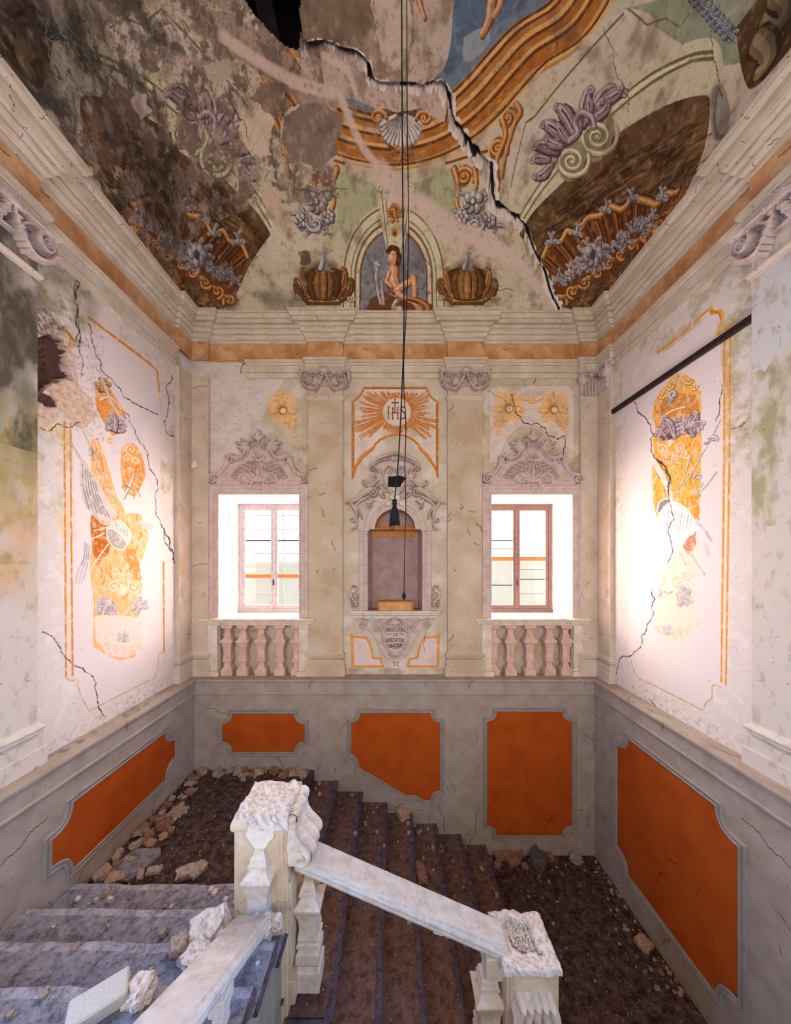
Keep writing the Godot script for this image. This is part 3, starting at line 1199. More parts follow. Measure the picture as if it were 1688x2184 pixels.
func carve_side_leaf() -> Relief:
	var r := Relief.new(-12, 12, -28, 30, 0.5)
	for t in [[1.2, 13.0, 0.8], [1.75, 14.0, 0.2], [2.3, 13.0, -0.6], [2.8, 10.0, -1.0]]:
		r.leaf(Vector2(1, 8), t[0], t[1], 2.6, t[2], 0.6, 5.0)
	r.line([2, 12, 5, 2, 1, -6, -4, -10, -7, -17, -3, -24, 3, -23, 4, -18, 0, -16], 3.4, 1.6, 0.6, 5.2)
	r.line([7, 8, 8, -2, 5, -10, 7, -18], 2.2, 1.2, 0.6, 4.0)
	r.line([-6, 4, -8, -4, -4, -8], 2.0, 1.2, 0.6, 4.0)
	return r

func carve_cartouche() -> Relief:
	var r := Relief.new(-84, 86, -224, -118, 0.62)
	r.flat([-72, -128, -78, -140, -70, -151, -58, -153, -46, -163, -38, -178, -31, -196, -18, -211, 1, -220, 20, -211, 33, -196, 40, -178, 48, -163, 60, -153, 72, -151, 80, -140, 74, -128], 1.4, 4)
	for s: float in [-1.0, 1.0]:
		r.volute(Vector2(1 + s * 69, -140), 9.0, 1.8, s, PI / 2, 2.6, 0.8, 6.6)
		r.volute(Vector2(1 + s * 41, -149), 6.0, 1.5, s, PI * 0.5, 2.1, 0.8, 6.0)
	r.line([-68, -131, -58, -131, -46, -134, -34, -132, -26, -130], 1.8, 1.4, 1.2, 4.2, true)
	r.line([-40, -143, -31, -141, -26, -148, -24, -162, -22, -176, -16, -184], 3.0, 1.8, 1.2, 6.6, true)
	r.line([-46, -141, -36, -136, -27, -138], 2.4, 2.0, 1.2, 5.0, true)
	# shield
	var c := Vector2(2, -168)
	for k in 46:
		var a := TAU * k / 46.0
		r.bump(c + Vector2(cos(a) * 26.0, sin(a) * 31.0), 3.0, 1.4, 6.0)
	for j in r.ny:
		for i in r.nx:
			var d := Vector2((r.x0 + i * r.cell - c.x) / 24.5, (r.y0 + j * r.cell - c.y) / 29.5).length()
			if d < 1.0:
				r.hg[j * r.nx + i] = 2.6 + 1.6 * sqrt(1.0 - d * d)
	r.line([-21, -140, -15, -135, -10, -140, -13, -144], 2.2, 1.2, 1.4, 7.2, true)
	for k in 7:
		var a := PI * (0.05 + 0.9 * k / 6.0)
		r.leaf(Vector2(1, -137), a, 13.0, 2.6, 0.0, 2.0, 7.6)
	r.bump(Vector2(1.5, -138), 6.0, 3.0, 8.4)
	r.line([-26, -178, -18, -181, -12, -187], 2.4, 1.4, 1.2, 5.6, true)
	for k in 5:
		var a2 := -PI * (0.12 + 0.76 * k / 4.0)
		r.leaf(Vector2(1.5, -200), a2, 12, 2.0, 0.0, 1.2, 5.4)
	r.line([-14, -204, -8, -200, -3, -205], 1.5, 1.2, 1.2, 5.0, true)
	return r

# ---------------------------------------------------------------- frescoes
# colour triples for ornament painted as if carved: dark, body, light
var OCHRE := [C(104, 60, 26), C(184, 116, 58), C(226, 172, 108)]
var OCHRE_PALE := [C(206, 138, 66), C(228, 176, 112), C(240, 206, 156)]
var GREY := [C(80, 74, 76), C(158, 148, 142), C(210, 200, 190)]
var MAUVE := [C(86, 62, 72), C(152, 126, 128), C(198, 180, 176)]
var CREAM := [C(112, 98, 62), C(188, 176, 138), C(228, 218, 190)]
var RUST := [C(74, 38, 16), C(150, 84, 36), C(206, 136, 72)]

func scaled(cs: Array, f: float) -> Array:
	return [cs[0] * f, cs[1] * f, cs[2] * f].map(func(c: Color) -> Color: return Color(c.r, c.g, c.b, 1.0))

func paled(cs: Array, to: Color, t: float) -> Array:
	return cs.map(func(c: Color) -> Color: return c.lerp(to, t))

func paint_back() -> ImageTexture:
	var cv := Cv.new(1744, 1514, C(206, 191, 174))
	cv.mode = 0
	cv.k = 2.0
	# olive ground of the bays, pale panels
	cv.poly(P([730, 800, 960, 800, 960, 1450, 730, 1450]), C(203, 187, 165))
	cv.poly(P([1024, 800, 1260, 800, 1260, 1110, 1024, 1110]), C(196, 180, 152))
	cv.poly(P([560, 780, 665, 780, 665, 1040, 560, 1040]), C(198, 182, 156))
	cv.poly(P([1045, 830, 1056, 823, 1214, 823, 1225, 832, 1225, 985, 1190, 990, 1182, 960, 1160, 925, 1136, 908, 1105, 912, 1080, 940, 1068, 985, 1045, 985]), C(218, 198, 184))
	cv.poly(P([777, 827, 910, 827, 916, 846, 934, 860, 934, 1000, 912, 972, 895, 955, 880, 936, 850, 926, 815, 934, 797, 953, 775, 975, 752, 1000, 752, 858, 766, 848]), C(219, 198, 184))
	cv.clouds(4, 0.004, C(150, 140, 100), 0.55, 0.85, 0.5, Rect2i(0, 200, 1744, 500), 4)
	cv.clouds(5, 0.006, C(226, 214, 204), 0.5, 0.8, 0.6, Rect2i(0, 0, 1744, 1514), 4)
	cv.clouds(6, 0.011, C(170, 150, 132), 0.6, 0.9, 0.4, Rect2i(0, 0, 1744, 1514), 4)
	# rough new plaster over the lost architrave at the left
	cv.ragged([404, 700, 560, 735, 520, 768, 600, 790, 606, 810, 580, 850, 556, 900, 560, 960, 530, 1000, 500, 1030, 404, 1040], C(214, 200, 190), 0.07, 3)
	cv.clouds(8, 0.03, C(176, 158, 148), 0.5, 0.95, 0.4, Rect2i(0, 40, 330, 600), 1)
	for k in 60:
		var p := Vector2(cv.rng.randf_range(412, 580), cv.rng.randf_range(740, 980))
		cv.line([p.x, p.y, p.x + cv.rng.randf_range(4, 12), p.y + cv.rng.randf_range(-5, 3), p.x + cv.rng.randf_range(12, 22), p.y + cv.rng.randf_range(-9, 6)], 0.35, 0.3, C(140, 120, 112, 0.5))
	# panel edges: thin incised lines
	for l in [[1045, 985, 1045, 833, 1058, 822, 1212, 822, 1226, 833, 1226, 980], [648, 1000, 646, 862, 636, 850]]:
		cv.path(P(l), 0.35, 0.35, C(150, 126, 104))
	cv.line([1070, 990, 1078, 945, 1104, 915, 1136, 907, 1168, 928, 1190, 965, 1196, 992], 0.4, 0.4, C(168, 144, 116))
	# the sun
	var c := Vector2(847, 879)
	var rr := RandomNumberGenerator.new()
	rr.seed = 12
	for k in 52:
		var a := TAU * k / 52.0 + rr.randf_range(-0.02, 0.02)
		var d := Vector2.from_angle(a)
		var reach := rr.randf_range(66, 84)
		if d.y > 0.2:
			reach += 22.0 * absf(d.x)
		if d.y < -0.55:
			reach = 44.0 / absf(d.y)
		if d.y > 0.72:
			reach = 48.0
		for s in [-1.0, 0.0, 1.0]:
			var e := d.rotated(s * 0.028)
			cv.path(PackedVector2Array([c + e * 31.0, c + e * reach * rr.randf_range(0.85, 1.0)]), 0.55, 1.1, [C(200, 118, 52), C(222, 148, 82), C(182, 100, 42)][int(s) + 1])
	cv.spot(c.x, c.y, 31, C(222, 200, 184), 0.25)
	# its monogram
	var ink := C(104, 52, 36)
	for l in [[829, 868, 829, 893], [838, 870, 838, 893], [849, 868, 849, 893], [838, 880, 849, 880], [843, 852, 843, 880], [837, 859, 849, 859]]:
		cv.path(P(l), 1.0, 1.0, ink)
		cv.spot(l[0], l[1], 1.7, ink, 0.0)
		cv.spot(l[2], l[3], 1.7, ink, 0.0)
	cv.line([864, 869, 858, 868, 857, 875, 862, 880, 865, 887, 861, 893, 855, 892], 1.2, 1.2, ink)
	for l in [[826, 880, 832, 880], [835, 882, 841, 882], [846, 874, 852, 874]]:
		cv.path(P(l), 0.6, 0.6, ink)
	# its painted frame
	var edge := [777, 827, 909, 827, 914, 838, 921, 848, 934, 858, 934, 1000, 934, 1018, 930, 1000, 912, 974, 896, 957, 893, 948, 880, 937, 866, 930, 850, 927, 832, 929, 812, 937, 800, 948, 797, 957, 776, 974, 760, 995, 752, 1020, 752, 858, 765, 848, 772, 838, 777, 827]
	cv.path(P(edge), 2.6, 2.6, C(222, 150, 78))
	cv.path(P(edge), 1.5, 1.5, C(188, 110, 44))
	for l in [[755, 862, 755, 1000], [931, 862, 931, 1000], [780, 829, 906, 829]]:
		cv.path(P(l), 0.7, 0.7, C(110, 66, 22))
	for l in [[757, 994, 772, 972, 795, 955], [928, 994, 914, 972, 897, 955]]:
		cv.line(l, 1.2, 2.4, C(214, 138, 62), 0.0)
	# painted cartouches over the windows
	for f in [[1085, 870, 1.0, 1], [1181, 872, -1.0, 1], [602, 874, -1.0, 0]]:
		paint_cartouche(cv, Vector2(f[0], f[1]), f[2], f[3] == 1)
	cv.round_stroke(cr(P([1110, 846, 1122, 852, 1134, 848, 1146, 852, 1158, 846]), 6), 3.0, 3.0, OCHRE_PALE)
	cv.spray(Vector2(1134, 858), -PI / 2, 14, 4, OCHRE_PALE)
	# painted panels under the niche
	for s: float in [-1.0, 1.0]:
		var q := PackedVector2Array()
		for p in P([-95, 1352, -92, 1358, -62, 1360, -55, 1372, -50, 1388, -48, 1403, -32, 1405, -26, 1421, -90, 1421]):
			q.append(Vector2(843.5 - s * p.x, p.y))
		cv.poly(q, C(216, 196, 184))
		q.append(q[0])
		cv.path(q, 2.4, 2.4, C(236, 180, 118, 0.6), 0.5)
		cv.path(q.slice(0, 9), 2.2, 2.2, C(224, 140, 60, 0.9))
		cv.path(PackedVector2Array([Vector2(843.5 + s * 92, 1356), Vector2(843.5 + s * 91, 1420)]), 3.0, 3.0, C(226, 144, 66))
	cv.line([838, 1414, 842, 1412, 841, 1420, 846, 1413, 851, 1413, 847, 1419, 853, 1420], 0.4, 0.4, C(80, 60, 56))
	cv.clouds(96, 0.03, C(216, 200, 186), 0.52, 0.85, 0.45, Rect2i(), 2)
	cv.clouds(97, 0.008, C(176, 152, 128), 0.5, 0.9, 0.35, Rect2i(), 4)
	# dirt at the foot of the wall, cracks, flakes
	cv.clouds(14, 0.008, C(130, 108, 90), 0.4, 0.9, 0.4, Rect2i(0, 1478, 1744, 36), 1)
	cv.crack([1090, 840, 1100, 880, 1118, 902, 1150, 905, 1170, 930, 1190, 938, 1204, 930, 1202, 960, 1206, 985, 1216, 1000], 0.8, C(70, 52, 44), 5)
	cv.crack([1038, 835, 1060, 845, 1080, 860, 1090, 875], 0.5, C(110, 86, 70), 6)
	cv.crack([1226, 700, 1232, 742, 1220, 780], 0.6, C(80, 60, 50), 7)
	cv.crack([1138, 818, 1150, 792, 1190, 798], 0.6, C(80, 60, 50), 8)
	cv.crack([514, 796, 520, 775, 560, 772, 600, 768], 0.9, C(70, 54, 48), 9)
	cv.crack([800, 1160, 822, 1180, 850, 1210], 0.3, C(110, 84, 80), 10)
	cv.crack([906, 1390, 906, 1360, 900, 1310], 0.5, C(80, 66, 56), 11)
	cv.specks(420, 0.5, 1.7, C(84, 68, 60, 0.75), 3)
	cv.hairs(120, 26, C(96, 78, 70, 0.7), 4)
	return cv.tex()

func paint_cartouche(cv: Cv, p: Vector2, s: float, tail: bool) -> void:
	var cs := OCHRE_PALE
	cv.ragged([p.x - 26, p.y - 30, p.x + 20, p.y - 34, p.x + 32, p.y - 4, p.x + 24, p.y + 26, p.x - 10, p.y + 26, p.x - 30, p.y + 8], C(232, 186, 126), 0.12, int(p.x))
	cv.spray(p + Vector2(0, -14), -PI / 2 + 0.3 * s, 24, 5, cs, 0.9)
	cv.spray(p + Vector2(-14, 4), PI - 0.2, 20, 4, cs, 0.9)
	cv.spray(p + Vector2(14, 4), 0.2, 20, 4, cs, 0.9)
	cv.spray(p + Vector2(-s * 16, 18), PI / 2 + s * 0.3, 24, 4, cs, 0.8)
	for k in 5:
		var q := p + Vector2(-s * (18 + k * 1.5), 18 + k * 9)
		cv.scroll(q, 6.5 - k * 0.5, 1.1, s, 0.5, 1.8, cs)
	cv.scroll(p + Vector2(s * 20, 18), 9, 1.3, -s, 1.0, 2.0, cs)
	cv.spot(p.x, p.y, 14, C(214, 150, 78), 0.1)
	cv.spot(p.x + 1, p.y + 1, 9.5, C(170, 106, 44), 0.1)
	cv.spot(p.x + 2.5, p.y + 2, 6.5, C(226, 206, 186), 0.2)
	for k in 12:
		var a := PI * 0.1 + PI * 0.8 * k / 11.0
		cv.path(PackedVector2Array([p + Vector2.from_angle(a) * 14, p + Vector2.from_angle(a) * 20]), 0.7, 0.3, C(140, 84, 36))

func worked(cv: Cv, r: Rect2, n: int, c: Color) -> void:
	for i in n:
		var p := r.position + Vector2(cv.rng.randf(), cv.rng.randf()) * r.size
		var px := cv.m(p)
		var there := cv.im.get_pixel(clampi(int(px.x), 0, cv.w - 1), clampi(int(px.y), 0, cv.h - 1))
		if there.s > 0.38:   # only where the ground is ochre
			cv.line([p.x, p.y, p.x + cv.rng.randf_range(-3, 3), p.y + 8, p.x + cv.rng.randf_range(-5, 5), p.y + 18], 0.8, 2.2, c, 0.5)

func ghost(cv: Cv, l: Array, c: Color, amp := 0.1, sd := 1) -> void:
	cv.ragged(l, c, amp, sd)

func paint_side(left: bool) -> ImageTexture:
	var base := C(216, 202, 190)
	var cv := Cv.new(945, 2010, base)
	cv.k = 3.0
	cv.clouds(31 if left else 41, 0.005, C(182, 168, 128), 0.5, 0.85, 0.75, Rect2i(0, 0, 945, 1100), 3)
	if left:
		cv.clouds(32, 0.006, C(150, 136, 96), 0.4, 0.8, 0.7, Rect2i(0, 0, 260, 900), 3)
		cv.clouds(37, 0.005, C(226, 190, 130), 0.4, 0.8, 0.6, Rect2i(0, 700, 300, 500), 3)
	else:
		cv.clouds(43, 0.006, C(170, 158, 120), 0.35, 0.8, 0.7, Rect2i(640, 0, 305, 1000), 3)
	cv.clouds(33, 0.012, C(232, 220, 212), 0.5, 0.8, 0.6, Rect2i(), 3)
	cv.clouds(34, 0.03, C(190, 172, 160), 0.6, 0.95, 0.3, Rect2i(), 2)
	cv.mode = 1 if left else 2
	var o1 := C(224, 146, 66)
	var o2 := C(196, 116, 42)
	if left:
		# inner field, frame
		cv.ragged([150, 860, 160, 800, 190, 690, 320, 780, 340, 830, 350, 1180, 352, 1390, 330, 1446, 190, 1512, 160, 1450], C(222, 206, 198), 0.02, 2)
		for l in [[190, 678, 322, 778, 336, 804, 340, 836], [137, 738, 138, 1000, 141, 1445], [150, 720, 151, 1000, 155, 1440], [349, 1200, 350, 1392]]:
			cv.path(cr(P(l), 10), 2.6, 2.2, o1)
			cv.path(cr(P(l), 10), 0.9, 0.7, o2)
		cv.path(cr(P([135, 700, 142, 706, 150, 716, 158, 728]), 6), 4.0, 2.0, C(170, 100, 36))
		for l in [[141, 1446, 152, 1452, 166, 1450, 167, 1466, 176, 1490, 190, 1516], [190, 1517, 230, 1496, 328, 1446], [329, 1448, 336, 1424, 340, 1396, 352, 1390]]:
			cv.path(cr(P(l), 10), 1.8, 1.8, C(222, 184, 150))
			cv.path(cr(P(l), 10), 0.6, 0.6, C(196, 150, 110))
		# grounds of the trophy
		ghost(cv, [203, 838, 213, 817, 228, 820, 240, 838, 269, 880, 269, 902, 242, 932, 226, 910, 206, 872], C(226, 144, 62), 0.06, 4)
		ghost(cv, [194, 938, 208, 934, 232, 1000, 250, 1060, 268, 1096, 300, 1096, 318, 1142, 296, 1210, 302, 1236, 290, 1400, 256, 1410, 200, 1380, 192, 1214, 196, 1098], C(234, 172, 108), 0.04, 5)
		ghost(cv, [259, 953, 284, 944, 303, 968, 311, 1013, 300, 1040, 288, 1060, 266, 1052, 258, 1010], C(228, 150, 78), 0.05, 6)
		ghost(cv, [196, 1098, 226, 1120, 240, 1140, 232, 1180, 212, 1200, 198, 1180], C(186, 96, 28), 0.08, 7)
		ghost(cv, [268, 1172, 286, 1170, 296, 1200, 304, 1234, 290, 1240, 274, 1210], C(210, 136, 66), 0.08, 8)
		worked(cv, Rect2(194, 818, 120, 420), 150, C(190, 104, 34, 0.18))
		# plume and curls at the top
		cv.spray(Vector2(218, 832), -PI / 2, 26, 5, OCHRE, 1.0)
		cv.spray(Vector2(246, 918), -PI / 2 + 0.1, 34, 6, MAUVE, 0.8)
		cv.line([214, 852, 232, 846, 246, 856, 258, 872], 1.6, 1.2, C(240, 206, 168))
		cv.scroll(Vector2(280, 958), 12, 1.5, 1.0, 2.0, 2.6, OCHRE_PALE)
		cv.scroll(Vector2(272, 978), 11, 1.4, -1.0, 0.5, 2.4, OCHRE_PALE)
		cv.scroll(Vector2(290, 980), 9, 1.3, 1.0, 0.5, 2.2, OCHRE_PALE)
		cv.scroll(Vector2(234, 940), 10, 1.3, -1.0, 1.0, 2.4, OCHRE_PALE)
		# standards, spear, sword
		var steel := [C(110, 104, 106), C(166, 158, 156), C(222, 214, 208)]
		cv.round_stroke(P([152, 945, 164, 966, 176, 985]), 1.6, 1.6, steel)
		cv.round_stroke(P([170, 905, 182, 930, 192, 950, 206, 980, 244, 1072]), 1.5, 1.5, CREAM)
		cv.leaf(Vector2(192, 955), 1.3, 14, 4.0, 0.3, steel)
		cv.poly_s([172, 978, 182, 984, 192, 1000, 209, 1026, 234, 1072, 246, 1096, 236, 1112, 214, 1108, 196, 1096, 180, 1076, 172, 1040, 170, 1006], C(206, 190, 176))
		for k in 6:
			cv.line([176.0 + k * 5, 990.0 + k * 6, 178.0 + k * 7, 1040.0 + k * 5, 190.0 + k * 9, 1085.0 + k * 4], 1.0, 2.2, C(150, 138, 130, 0.8))
		cv.round_stroke(P([286, 1012, 278, 1034, 264, 1062]), 2.0, 2.6, steel)
		cv.line([268, 1036, 276, 1040, 284, 1046], 1.6, 1.6, C(120, 110, 106))
		cv.line([196, 1084, 214, 1112, 232, 1116, 250, 1092], 3.5, 2.0, C(190, 172, 160))
		# drum, horse tail, sticks
		cv.poly_s([236, 1114, 256, 1108, 276, 1128, 282, 1144, 270, 1166, 252, 1160, 234, 1144], C(216, 200, 184))
		cv.poly_s([228, 1128, 240, 1128, 258, 1142, 270, 1160, 262, 1172, 244, 1168, 230, 1150], C(172, 156, 142))
		cv.path(cr(P([228, 1128, 240, 1128, 258, 1142, 270, 1160, 262, 1172, 244, 1168, 230, 1150, 228, 1128]), 6), 1.0, 1.0, C(236, 224, 210))
		for k in 4:
			cv.line([246.0 + k * 8, 1112.0 + k * 6, 252.0 + k * 7, 1130.0 + k * 5], 0.6, 0.6, C(150, 130, 112))
		for l in [[223, 1137, 190, 1152], [231, 1160, 200, 1204, 174, 1240], [240, 1122, 200, 1132], [300, 1130, 338, 1164], [300, 1166, 320, 1194]]:
			cv.round_stroke(P(l), 1.3, 1.0, [C(170, 140, 112), C(226, 204, 178), C(244, 232, 216)])
		for k in 9:
			cv.line([180.0 + k * 1.6, 1156.0 + k, 178.0 + k * 1.5, 1190, 166.0 + k * 2.6, 1216, 160.0 + k * 2.0, 1246], 0.8, 0.5, [C(176, 170, 172), C(140, 134, 138), C(214, 206, 204)][k % 3])
		cv.poly_s([300, 1112, 324, 1118, 326, 1130, 304, 1126], C(206, 190, 172))
		# mask and shells below
		var pale := paled(OCHRE_PALE, base, 0.35)  # paler low down: wear, and window glare put into the colour
		for q in [Vector2(244, 1252), Vector2(284, 1252)]:
			cv.scroll(q, 15, 1.6, 1.0 if q.x > 260 else -1.0, 0.0, 3.0, pale)
		cv.spray(Vector2(264, 1238), -PI / 2, 28, 5, pale, 1.2)
		cv.spot(264, 1258, 12, C(238, 206, 168), 0.4)
		cv.line([256, 1268, 264, 1276, 272, 1268], 1.4, 1.4, C(196, 132, 90))
		cv.spray(Vector2(236, 1284), 2.3, 34, 5, paled(MAUVE, base, 0.5), 0.8)
		cv.spray(Vector2(286, 1284), 0.6, 30, 4, paled(MAUVE, base, 0.55), 0.8)
		ghost(cv, [200, 1316, 300, 1316, 304, 1350, 296, 1384, 270, 1402, 226, 1398, 206, 1366], C(228, 202, 182), 0.06, 9)
		for k in 5:
			cv.scroll(Vector2(226 + k * 18, 1386 - absf(k - 2) * 5), 8, 1.2, 1.0 if k > 2 else -1.0, 1.0, 1.8, paled(OCHRE_PALE, base, 0.6))
		cv.spray(Vector2(262, 1366), -PI / 2, 20, 4, paled(GREY, base, 0.6), 0.9)
		# repaired strips of new plaster
		for l in [[180, 705, 200, 760, 226, 830, 250, 880, 290, 920, 310, 960, 322, 1040], [246, 930, 240, 960, 250, 1010, 256, 1060], [270, 905, 330, 880, 350, 840], [300, 940, 290, 930, 250, 960, 238, 1000]]:
			cv.path(cr(P(l), 14), 9.0, 6.0, C(214, 202, 200, 0.10), 0.7)
			cv.path(cr(P(l), 14), 5.0, 4.0, C(214, 202, 200, 0.25), 0.6)
		# decay beside the hole in the plaster
		cv.ragged([80, 700, 112, 704, 136, 722, 150, 740, 162, 780, 168, 830, 196, 850, 206, 880, 180, 916, 150, 900, 128, 880, 116, 900, 90, 920, 80, 880], C(206, 172, 144), 0.1, 10)
		cv.clouds(36, 0.035, C(140, 108, 88), 0.45, 0.95, 0.5, Rect2i(0, 240, 320, 500), 1)
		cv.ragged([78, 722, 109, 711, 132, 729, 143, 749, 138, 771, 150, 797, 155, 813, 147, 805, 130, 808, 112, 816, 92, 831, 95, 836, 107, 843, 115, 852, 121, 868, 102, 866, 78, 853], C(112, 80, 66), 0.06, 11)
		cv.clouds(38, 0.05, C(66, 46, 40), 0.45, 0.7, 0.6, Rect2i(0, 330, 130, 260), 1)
		cv.ragged([96, 690, 122, 700, 138, 728, 128, 742, 110, 732, 84, 712], C(150, 128, 100), 0.12, 12)
		for l in [[166, 556, 160, 620, 164, 668, 170, 700, 168, 740, 176, 800], [188, 690, 200, 740, 214, 770, 240, 812, 270, 850, 310, 872, 338, 885], [270, 880, 292, 930, 318, 985, 330, 1060, 352, 1130, 366, 1178], [85, 910, 104, 920, 120, 905, 150, 912, 172, 900], [90, 1348, 130, 1384, 160, 1420, 192, 1438, 206, 1480, 226, 1530], [366, 800, 360, 860, 350, 900, 362, 930, 380, 930]]:
			cv.crack(l, 0.9, C(74, 58, 54), l.size() + l[0])
		cv.crack([164, 560, 160, 620, 165, 670, 168, 740], 1.8, C(60, 48, 44), 21)
		cv.crack([350, 1130, 362, 1166, 372, 1200], 1.6, C(60, 48, 44), 22)
	else:
		cv.ragged([1335, 860, 1400, 770, 1520, 668, 1536, 720, 1540, 1450, 1500, 1512, 1362, 1444, 1340, 1400], C(222, 206, 198), 0.02, 2)
		cv.path(cr(P([1300, 830, 1340, 760, 1380, 690, 1420, 640, 1470, 600]), 8), 9.0, 9.0, C(214, 202, 200, 0.3), 0.6)
		var y1 := C(232, 160, 66)
		var y2 := C(204, 122, 34)
		for l in [[1404, 752, 1450, 716, 1516, 656], [1546, 712, 1545, 1000, 1539, 1455], [1558, 700, 1556, 1000, 1549, 1462]]:
			cv.path(cr(P(l), 10), 3.2, 2.2, y1)
			cv.path(cr(P(l), 10), 1.0, 0.8, y2)
		cv.path(cr(P([1516, 656, 1520, 668, 1536, 664, 1542, 672, 1538, 692, 1532, 712, 1546, 700, 1562, 690]), 8), 4.0, 3.0, y1)
		cv.path(cr(P([1518, 664, 1534, 668, 1538, 680]), 8), 2.0, 1.4, y2)
		for l in [[1347, 1409, 1352, 1428, 1362, 1446], [1362, 1446, 1420, 1474, 1501, 1516], [1501, 1516, 1506, 1500, 1519, 1488, 1521, 1462, 1540, 1466]]:
			cv.path(cr(P(l), 10), 2.0, 2.0, C(222, 186, 152))
			cv.path(cr(P(l), 10), 0.7, 0.7, C(196, 152, 112))
		ghost(cv, [1394, 866, 1402, 846, 1412, 829, 1437, 809, 1463, 799, 1484, 812, 1486, 832, 1497, 834, 1496, 915, 1492, 1072, 1490, 1108, 1472, 1140, 1440, 1150, 1400, 1100, 1394, 1062, 1394, 984, 1389, 946, 1400, 906, 1392, 890], C(238, 164, 66), 0.04, 4)
		ghost(cv, [1400, 880, 1416, 850, 1450, 838, 1486, 842, 1490, 890, 1450, 880, 1420, 900], C(204, 130, 56), 0.06, 5)
		ghost(cv, [1440, 1150, 1486, 1130, 1488, 1230, 1480, 1280, 1484, 1340, 1460, 1370, 1416, 1368, 1394, 1330, 1396, 1240, 1420, 1190], C(236, 206, 180), 0.06, 6)
		worked(cv, Rect2(1396, 806, 96, 320), 150, C(196, 110, 24, 0.2))
		cv.spray(Vector2(1440, 816), -PI / 2 + 0.3, 24, 5, OCHRE_PALE, 1.3)
		for q in [Vector2(1412, 842), Vector2(1428, 824), Vector2(1468, 812), Vector2(1480, 824)]:
			cv.scroll(q, 9, 1.3, 1.0, 0.0, 2.4, [C(150, 90, 26), C(226, 156, 66), C(248, 208, 140)])
		cv.scroll(Vector2(1437, 842), 10, 1.2, 1.0, 2.0, 4.0, GREY)
		cv.spray(Vector2(1430, 852), 1.6, 12, 3, GREY, 0.8)
		cv.line([1410, 894, 1426, 880, 1444, 872, 1462, 868], 1.4, 1.2, C(240, 214, 176))
		cv.spray(Vector2(1438, 930), -PI / 2 - 0.25, 44, 6, MAUVE, 0.75)
		cv.spray(Vector2(1466, 912), -0.5, 38, 6, MAUVE, 0.8)
		cv.spray(Vector2(1420, 930), -2.4, 26, 4, MAUVE, 0.7)
		cv.scroll(Vector2(1412, 958), 12, 1.5, -1.0, 0.4, 2.8, OCHRE_PALE)
		cv.scroll(Vector2(1454, 954), 13, 1.5, 1.0, 1.4, 2.8, OCHRE_PALE)
		cv.scroll(Vector2(1462, 968), 12, 1.3, 1.0, 0.2, 2.6, OCHRE_PALE)
		cv.spray(Vector2(1436, 966), PI / 2, 26, 6, OCHRE_PALE, 1.2)
		cv.spot(1430, 944, 8, C(240, 206, 180), 0.4)
		var steel := [C(92, 86, 88), C(158, 150, 148), C(226, 218, 212)]
		for l in [[1536, 897, 1516, 940, 1498, 968], [1473, 971, 1464, 1004, 1455, 1034], [1529, 1006, 1508, 1034, 1486, 1058], [1498, 968, 1470, 1020, 1440, 1060], [1400, 1004, 1420, 1032, 1440, 1044], [1462, 1088, 1496, 1121, 1516, 1148], [1462, 1162, 1484, 1196, 1503, 1224], [1450, 1178, 1464, 1204], [1500, 1030, 1470, 1078]]:
			cv.round_stroke(P(l), 1.7, 1.2, steel)
		cv.leaf(Vector2(1514, 934), -0.2, 18, 4.6, 0.8, steel)
		cv.leaf(Vector2(1516, 938), 2.4, 14, 3.0, 0.5, steel)
		cv.poly_s([1512, 1136, 1522, 1158, 1510, 1146, 1504, 1130], C(170, 164, 166))
		cv.poly_s([1500, 1156, 1512, 1166, 1514, 1188, 1504, 1174], C(196, 188, 188))
		cv.scroll(Vector2(1490, 1018), 9, 1.3, 1.0, 3.0, 2.2, GREY)
		cv.poly_s([1400, 1090, 1404, 1074, 1416, 1064, 1428, 1068, 1426, 1084, 1414, 1094], C(128, 120, 120))
		cv.path(cr(P([1402, 1092, 1406, 1074, 1418, 1064, 1430, 1066]), 6), 1.6, 1.6, C(220, 210, 204))
		cv.poly_s([1404, 1096, 1430, 1070, 1456, 1076, 1478, 1100, 1488, 1124, 1474, 1150, 1440, 1172, 1414, 1166, 1402, 1136], C(222, 212, 208))
		for k in 9:
			cv.line([1420.0 + k * 7, 1084.0 + k * 2, 1418.0 + k * 7, 1110, 1414.0 + k * 7, 1146.0 - k * 2], 1.2, 0.6, [C(196, 186, 184, 0.8), C(166, 156, 156, 0.7)][k % 2])
		ghost(cv, [1456, 1164, 1486, 1132, 1486, 1160, 1470, 1184], C(190, 130, 100), 0.08, 9)
		ghost(cv, [1470, 1060, 1488, 1060, 1490, 1108, 1478, 1092], C(226, 140, 40), 0.08, 10)
		var pale := paled(OCHRE_PALE, base, 0.5)  # lower ornaments paled, the window light on them mixed into worn paint
		cv.scroll(Vector2(1446, 1238), 14, 1.5, 1.0, 1.0, 2.6, pale)
		cv.scroll(Vector2(1464, 1226), 11, 1.4, 1.0, 0.0, 2.2, pale)
		cv.scroll(Vector2(1412, 1240), 13, 1.4, -1.0, 0.0, 2.4, pale)
		cv.spot(1424, 1244, 8, C(240, 214, 190), 0.4)
		cv.line([1418, 1262, 1426, 1266, 1434, 1262], 1.6, 1.6, C(196, 140, 110))
		cv.spray(Vector2(1446, 1268), 0.2, 34, 4, paled(MAUVE, base, 0.55), 0.6)
		cv.spray(Vector2(1410, 1262), 2.8, 22, 4, paled(MAUVE, base, 0.65), 0.6)
		for k in 5:
			cv.scroll(Vector2(1400 + k * 17, 1352 - absf(k - 2) * 6), 8, 1.2, 1.0 if k > 2 else -1.0, 1.0, 1.8, paled(OCHRE_PALE, base, 0.55))
